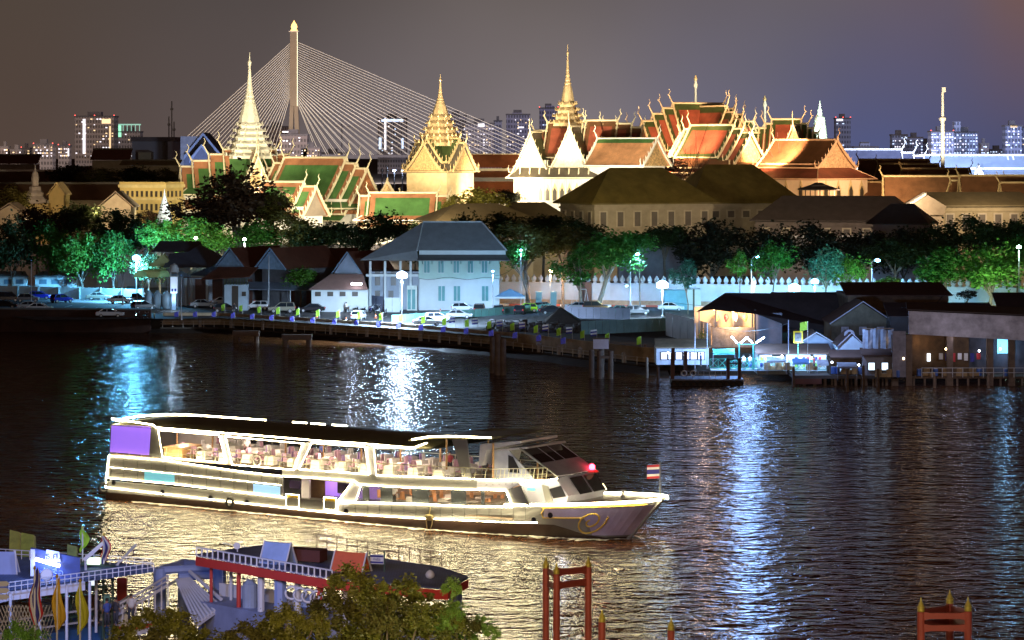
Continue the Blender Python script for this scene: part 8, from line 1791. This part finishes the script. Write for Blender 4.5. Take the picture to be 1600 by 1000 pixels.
# red-edged boat house boat
t = thing('red_edged_ferry', 'moored ferry with a red roof edge, white arches and a dark blue flat roof', 'boat', onz(420, 960, 0)); o_ = t.location.copy(); zr = 5.0
RF = [(306, 869), (410, 854), (495, 860), (690, 889), (732, 904), (700, 922), (519, 906)]
MB().slab(lp(POLY(RF, zr)), (0, 0, .12)).build('roof', mat('roof_navy', (.07, .09, .19), .5, var=.3, vs=.6, wave=('X', 2, .2)), t)
def edge(a, b_, z0_, z1_, nm, m_, off=-.06): A1, B1 = lp(POLY([a, b_], zr)); MB().slab([A1+Vector((0, off, z0_)), B1+Vector((0, off, z0_)), B1+Vector((0, off, z1_)), A1+Vector((0, off, z1_))], (0, -.1, 0)).build(nm, m_, t)
edge((306, 869), (519, 906), -.55, -.02, 'red_fascia', redp); edge((519, 906), (700, 922), -.55, -.02, 'red_fascia', redp); edge((700, 922), (732, 904), -.5, -.02, 'red_fascia', redp)
A1, B1 = lp(POLY([(307, 869), (519, 906)], zr)); mb = MB(); mb.tube([A1+Vector((0, 0, .55)), B1+Vector((0, 0, .55))], .06, 4)
for i in range(25):
    q = A1.lerp(B1, i/24); mb.tube([q, q+Vector((0, 0, .55))], .06, 4)
    if i < 24: q2 = A1.lerp(B1, (i+.5)/24); mb.tube([q+Vector((0, 0, .1)), q2+Vector((0, 0, -.0)), A1.lerp(B1, (i+1)/24)+Vector((0, 0, .1))], .04, 4)
mb.build('white_arches', whp, t); A1, B1 = lp(POLY([(495, 860), (690, 889)], zr)); mb = MB()
for h in (.6, 1.): mb.tube([A1+Vector((0, 0, h)), B1+Vector((0, 0, h))], .035, 4)
for i in range(13): q = A1.lerp(B1, i/12); mb.tube([q, q+Vector((0, 0, 1.))], .045, 4)
mb.build('roof_rail', mat('rail_brown', (.14, .08, .05), .6), t)
def eD(px): a, b_, c_ = dep(869, 5.), dep(906, 5.), dep(904, 5.); return a+(b_-a)*(px-306)/213 if px < 519 else b_+(c_-b_)*(px-519)/213
def ep(px, dd, z): D9 = eD(px)+dd; return Vector((wx(px, D9), D9, z))-o_
MB().slab([ep(310, .4, 2.2), ep(519, .4, 2.2), ep(728, .4, 2.2), ep(720, 6, 2.2), ep(500, 10, 2.2), ep(330, 6, 2.2)], (0, 0, -2.4)).build('hull', mat('hull_grey_blue', (.22, .26, .42), .5, var=.2), t)
for px, py, m_, w_ in ((373, 925, redp, .14), (361, 925, whp, .1), (408, 934, whp, .22), (438, 945, bl1, .38), (465, 950, whp, .2), (500, 950, redp, .2), (540, 955, whp, .2), (712, 950, bl1, .4), (330, 915, redp, .1)):
    p = ep(px, .9 if px != 361 else 3, 0); MB().tube([(p.x, p.y, 1.9), (p.x, p.y, zr-.05)], w_, 8).build('post', m_, t)
A1, B1 = ep(345, 5, 2.2), ep(520, 7, 2.2); mb = MB()
for k_ in range(5): mb.tube([A1+Vector((0, 1, .2+k_*.7)), B1+Vector((0, 1, .2+k_*.6))], .03, 4)
for k_ in range(22): q = A1.lerp(B1, k_/21)+Vector((0, 1, 0)); mb.tube([q, q+Vector((0, 0, 2.6))], .03, 4)
mb.build('mesh_screen', whp, t); MB().slab([A1+Vector((0, -1, 0)), B1+Vector((0, -1, 0)), B1+Vector((0, -1, .8)), A1+Vector((0, -1, .8))], (0, .1, 0)).build('low_side', whp, t)
for k_, (px, py) in enumerate(((388, 935), (393, 936))): p = ep(px, 1.5+.2*k_, 0); MB().lathe([(.36, 0), (.36, 1.4), (.2, 1.55), (.1, 1.7)], (p.x, p.y, 2.2), 12).build('gas_cylinder', mat('cylinder_blue', (.26, .32, .44), .4), t)
for k_ in range(5): o = torus((0, 0, 0), .38, .08, whp, 'ring_window', t); p = ep(456+k_*13, .6, 0); o.location = (p.x, p.y, 3.7)
def aframe(px, py, z, w, h, m1, label, rot=-.5):
    q = thing('roof_board', label, 'sign', onz(px, py, z+.13), rot)
    MB().slab([(-w/2, -h*.45, 0), (w/2, -h*.45, 0), (w/2, 0, h), (-w/2, 0, h)], (0, .06, 0)).build('front_panel', m1, q); MB().slab([(-w/2, h*.5, 0), (w/2, h*.5, 0), (w/2, .07, h), (-w/2, .07, h)], (0, .06, 0)).build('rear_panel', m1, q)
    for sg in (-1, 1): MB().tube([(sg*w/2, -h*.47, 0), (sg*w/2, 0, h+.05), (sg*w/2, h*.53, 0)], .06, 4).build('frame_edge', whp, q)
aframe(434, 880, zr, 1.9, 1.25, mat('board_pale_blue', (.30, .42, .75), .4), 'pale blue A-frame board on the navy ferry roof'); aframe(548, 892, zr, 2.2, 1.1, mat('board_orange_red', (.65, .13, .05), .5), 'orange-red A-frame board on the navy ferry roof, behind the leaves')
q = thing('roof_box', 'maroon slatted box on the navy ferry roof between the two A-frame boards', 'box', onz(480, 878, zr+.13), -.4); MB().box(-1.1, -.5, .1, 1.1, .5, .8).build('box_body', mat('maroon_box', (.12, .03, .02), .7, wave=('Z', 6, .5)), q); [MB().box(a-.05, -.4, 0, a+.05, .4, .1).build('runner', darkwin, q) for a in (-.9, .9)]
q = thing('roof_sign', 'small blue and white lettered sign on two posts at the ferry roof edge', 'sign', onz(590, 893, zr+.13), -.25); [MB().tube([(a, 0, 0), (a, 0, 1.25)], .04, 4).build('post', grd, q) for a in (-.5, .42)]
MB().box(-.46, -.05, .45, .38, .03, 1.0).build('plate', whp, q); MB().box(-.44, -.08, .86, .36, -.055, .97).build('blue_band', fb_, q); MB().box(-.44, -.08, .50, .36, -.055, .60).build('blue_band', fb_, q); letters('\u0e17\u0e48\u0e32\u0e40\u0e23\u0e37\u0e2d', (-.04, -.07, .66), .2, fb_, q)
q = thing('roof_horn', 'small white loudhailer on the navy roof near its left tip', 'loudhailer', onz(371, 862, zr+.13)); MB().lathe([(.06, 0), (.09, .2), (.22, .35)], n=10).build('horn', whp, q, (0, 0, .35)).rotation_euler = (R(80), 0, 0); MB().tube([(0, 0, 0), (0, 0, .4)], .05, 4).build('stand', whp, q)
q = thing('roof_buoy', 'round white float lying on the brown end of the ferry roof', 'buoy', onz(672, 904, zr+.13)); MB().lathe([(.08, 0), (.24, .08), (.28, .24), (.2, .40), (.06, .5)], n=12).build('float', whp, q, smooth=True); MB().lathe([(.06, .49), (.04, .6)], n=6).build('eye', grd, q)
# red dolphin posts
redw = mat('dolphin_red', (.42, .085, .05), .5, var=.12, vs=1.2); fin_g = mat('finial_gold', (.62, .52, .08), .35, metal=.4)
def post(px, ysh, yfin, D, wpx, label=None, parent=None, zb=-1., org=None):
    s = D/F; z1 = wz(ysh, D); zf_ = wz(yfin, D); w = wpx*s/2
    if parent is None: t = thing('river_post', label, 'post', (wx(px, D), D, 0)); c = Vector((0, 0, 0))
    else: t = parent; c = Vector((wx(px, D), D, 0))-org
    MB().lathe([(w, zb), (w, z1)], c, 14).build('shaft', redw, t, smooth=False); h = zf_-z1
    MB().lathe([(w*.95, .0), (w*1.0, h*.16), (w*.72, h*.2), (w*1.02, h*.28), (w*1.02, h*.36), (w*.66, h*.40), (w*.75, h*.50), (w*.5, h*.54), (w*.55, h*.62), (w*.32, h*.66), (w*.22, h*.8), (.02, h)], c+Vector((0, 0, z1+.01)), 12).build('finial', fin_g, t, smooth=True)
    return t
def beam(t, org, a, b_, m_=redw, th=.13):
    (pa, ya, Da), (pb, yb, Db) = a, b_; A2 = Vector((wx(pa, Da), Da, wz(ya, Da)))-org; B2 = Vector((wx(pb, Db), Db, wz(yb, Db)))-org
    M1, M2 = A2.lerp(B2, .18), A2.lerp(B2, .82); e = Vector((0, 0, .24)); f = Vector((0, 0, .16)); y_ = Vector((0, th, 0))
    P = [A2+e, M1+f, M2+f, B2+e, B2-e, M2-f, M1-f, A2-e]
    fixn(MB().slab([p-y_ for p in P], (0, 2*th, 0)).build('crossbeam', m_, t))
t = thing('post_cluster', 'cluster of three tall red river posts with gold finials joined by crossbeams, bottom centre', 'dolphin', (wx(880, 152), 152, 0)); org = t.location.copy()
post(853, 888, 870, 155, 10, parent=t, org=org); post(869.5, 897, 880, 150, 10.5, parent=t, org=org); post(919, 886, 870, 153, 10.5, parent=t, org=org)
for a, b_ in (((855, 891, 155), (868, 899, 150)), ((855, 911, 155), (868, 916, 150)), ((872, 894, 150), (917, 890, 153)), ((872, 915, 150), (917, 909, 153))): beam(t, org, a, b_)
t = thing('post_cluster', 'cluster of three red river posts with gold finials and flared crossbeams, bottom right corner', 'dolphin', (wx(1476, 150), 150, 0)); org = t.location.copy()
post(1439, 956, 934, 150, 12, parent=t, org=org); post(1512.5, 955, 933, 150, 12, parent=t, org=org); post(1484, 943, 922, 156, 12, parent=t, org=org)
for a, b_ in (((1441, 962, 150), (1511, 962, 150)), ((1441, 981, 150), (1511, 981, 150)), ((1441, 957, 150), (1484, 950, 156)), ((1511, 957, 150), (1484, 950, 156)), ((1441, 975, 150), (1484, 970, 156)), ((1511, 975, 150), (1484, 970, 156))): beam(t, org, a, b_)
post(940.5, 972, 953, 145, 11, 'single red river post with a gold finial right of the bottom centre cluster'); post(1048.5, 985, 965, 145, 11, 'short red river post with a gold finial at the bottom edge, middle')
spot((wx(1476, 120), 118, 12), (wx(1476, 150), 150, 5), (1, .78, .62), 9000, 60, .5, 'quay_light'); spot((wx(900, 110), 112, 14), (wx(890, 150), 152, 5), (1, .72, .55), 3000, 60, .5, 'quay_light')
# foreground trees
CF = [crown_mesh(21, 26, 110, .07, .20), crown_mesh(22, 30, 100, .065, .22), crown_mesh(23, 22, 90, .075, .22)]
L_fg = mat('leaf_amber', (.14, .14, .02), .5, var=.75, vs=1.2, trans=.3); L_fg2 = mat('leaf_fresh', (.16, .26, .04), .5, var=.45, vs=.9, trans=.35)
def ftree(px, D, label, m, clumps):
    s = D/F; t = thing('foreground_tree', label, 'tree', (wx(px, D), D, 2)); r = random.Random(int(px)); mb = MB(); zl = max(2., min(wz(yb, D) for _, _, yb, _ in clumps)-2)
    mb.tube([(0, 0, 0), (.1, 0, zl*.8)], .22, 8, r2=.16)
    for i, (cx, yt, yb, w) in enumerate(clumps):
        zt_, zb_ = wz(yt, D), wz(yb, D); dy = r.uniform(-1.6, 1.6); c = Vector((wx(cx, D)-wx(px, D), dy, (zt_+zb_)/2-2))
        o = bpy.data.objects.new('leaf_clump', CF[i % 3]); COL.objects.link(o); o.parent = t; o.location = c; o.scale = (w*s/2*1.08, w*s/2*.8, (zt_-zb_)/2*1.1); o.rotation_euler = (0, 0, r.uniform(-.3, .3) if i % 2 else 0)
        q = o.material_slots[0]; q.link = 'OBJECT'; q.material = m if i % 4 != 3 else MATS['leaf_olive']
        a = Vector((.1, 0, zl*.7)); mb.tube([a, a.lerp(c, .5)+Vector((0, 0, .2)), c+Vector((0, 0, (zt_-zb_)*.2))], .09, 5, r2=.02)
    mb.build('trunk', bark, t); return t
ftree(600, 112, 'dense amber-brown leafy tree hiding the red-edged ferry, bottom centre', L_fg, [(545, 882, 950, 74), (592, 892, 965, 80), (640, 903, 970, 76), (520, 920, 1000, 90), (575, 945, 1030, 110), (640, 950, 1030, 110), (690, 935, 1010, 80), (608, 915, 990, 80), (500, 965, 1040, 90), (700, 975, 1050, 90), (662, 925, 980, 60), (548, 985, 1060, 120), (640, 995, 1060, 120)])
ftree(420, 110, 'amber leafy tree between the ferry posts and the bottom edge', L_fg, [(455, 925, 990, 56), (430, 950, 1020, 80), (470, 965, 1040, 80), (385, 968, 1030, 80), (425, 990, 1060, 110), (350, 985, 1050, 80), (500, 940, 990, 44)])
ftree(270, 111, 'brownish leafy tree in front of the white gangways', L_fg, [(230, 950, 1010, 70), (275, 940, 1000, 70), (200, 970, 1030, 70), (255, 975, 1050, 100), (310, 972, 1040, 80), (205, 990, 1060, 80), (300, 995, 1060, 100)])
ftree(715, 113, 'fresh green leafy branches at the right end of the foreground leaves', L_fg2, [(706, 898, 940, 34), (712, 925, 965, 40), (695, 945, 990, 44), (728, 960, 1000, 50), (752, 962, 1000, 40), (735, 985, 1030, 70), (770, 975, 1005, 28)])
ftree(35, 132, 'bright green clipped shrub in the bottom left corner', mat('leaf_shrub', (.16, .34, .05), .5, var=.4, trans=.3), [(25, 965, 1020, 44), (52, 978, 1030, 40)])
spot((wx(500, 85), 84, 13), (wx(500, 112), 112, 9), (1, .74, .34), 8500, 100, .6, 'quay_light'); spot((wx(740, 100), 100, 12), (wx(720, 113), 113, 9), (.9, 1, .6), 2400, 70, .4, 'quay_light'); spot((wx(260, 85), 86, 13), (wx(260, 112), 112, 8), (1, .74, .40), 5500, 90, .6, 'quay_light'); spot((wx(80, 112), 115, 9), (wx(85, 140), 140, 6), (1, .92, .7), 1500, 90, .4, 'quay_light')
# crew and guests on the cruise boat
for k_, (s_, t_, z, a, lab, rz) in enumerate(((38.2, 2.0, 3.95, cdk, 'crew member in black standing at the front of the upper deck', 0), (39.0, 2.6, 3.95, cbl, 'crew member in blue standing beside the one in black on the upper deck', 1), (20.0, 4.4, 3.95, cbl, 'guest in a blue shirt standing among the upper deck tables, middle', 2), (33.0, 4.6, 3.95, crd, 'guest in red standing near the front upper deck tables', 1), (29.8, 1.4, 1.47, cw, 'guest in white behind the lower saloon window, left', 0), (32.2, 1.5, 1.47, cdk, 'guest in dark clothes behind the lower saloon window, right', 0), (12.0, 4.5, 3.95, cw, 'waiter in white on the aft upper deck', 1))):
    figure('person', lab, bw((s_, t_, z)), BA+rz, a, cdk)
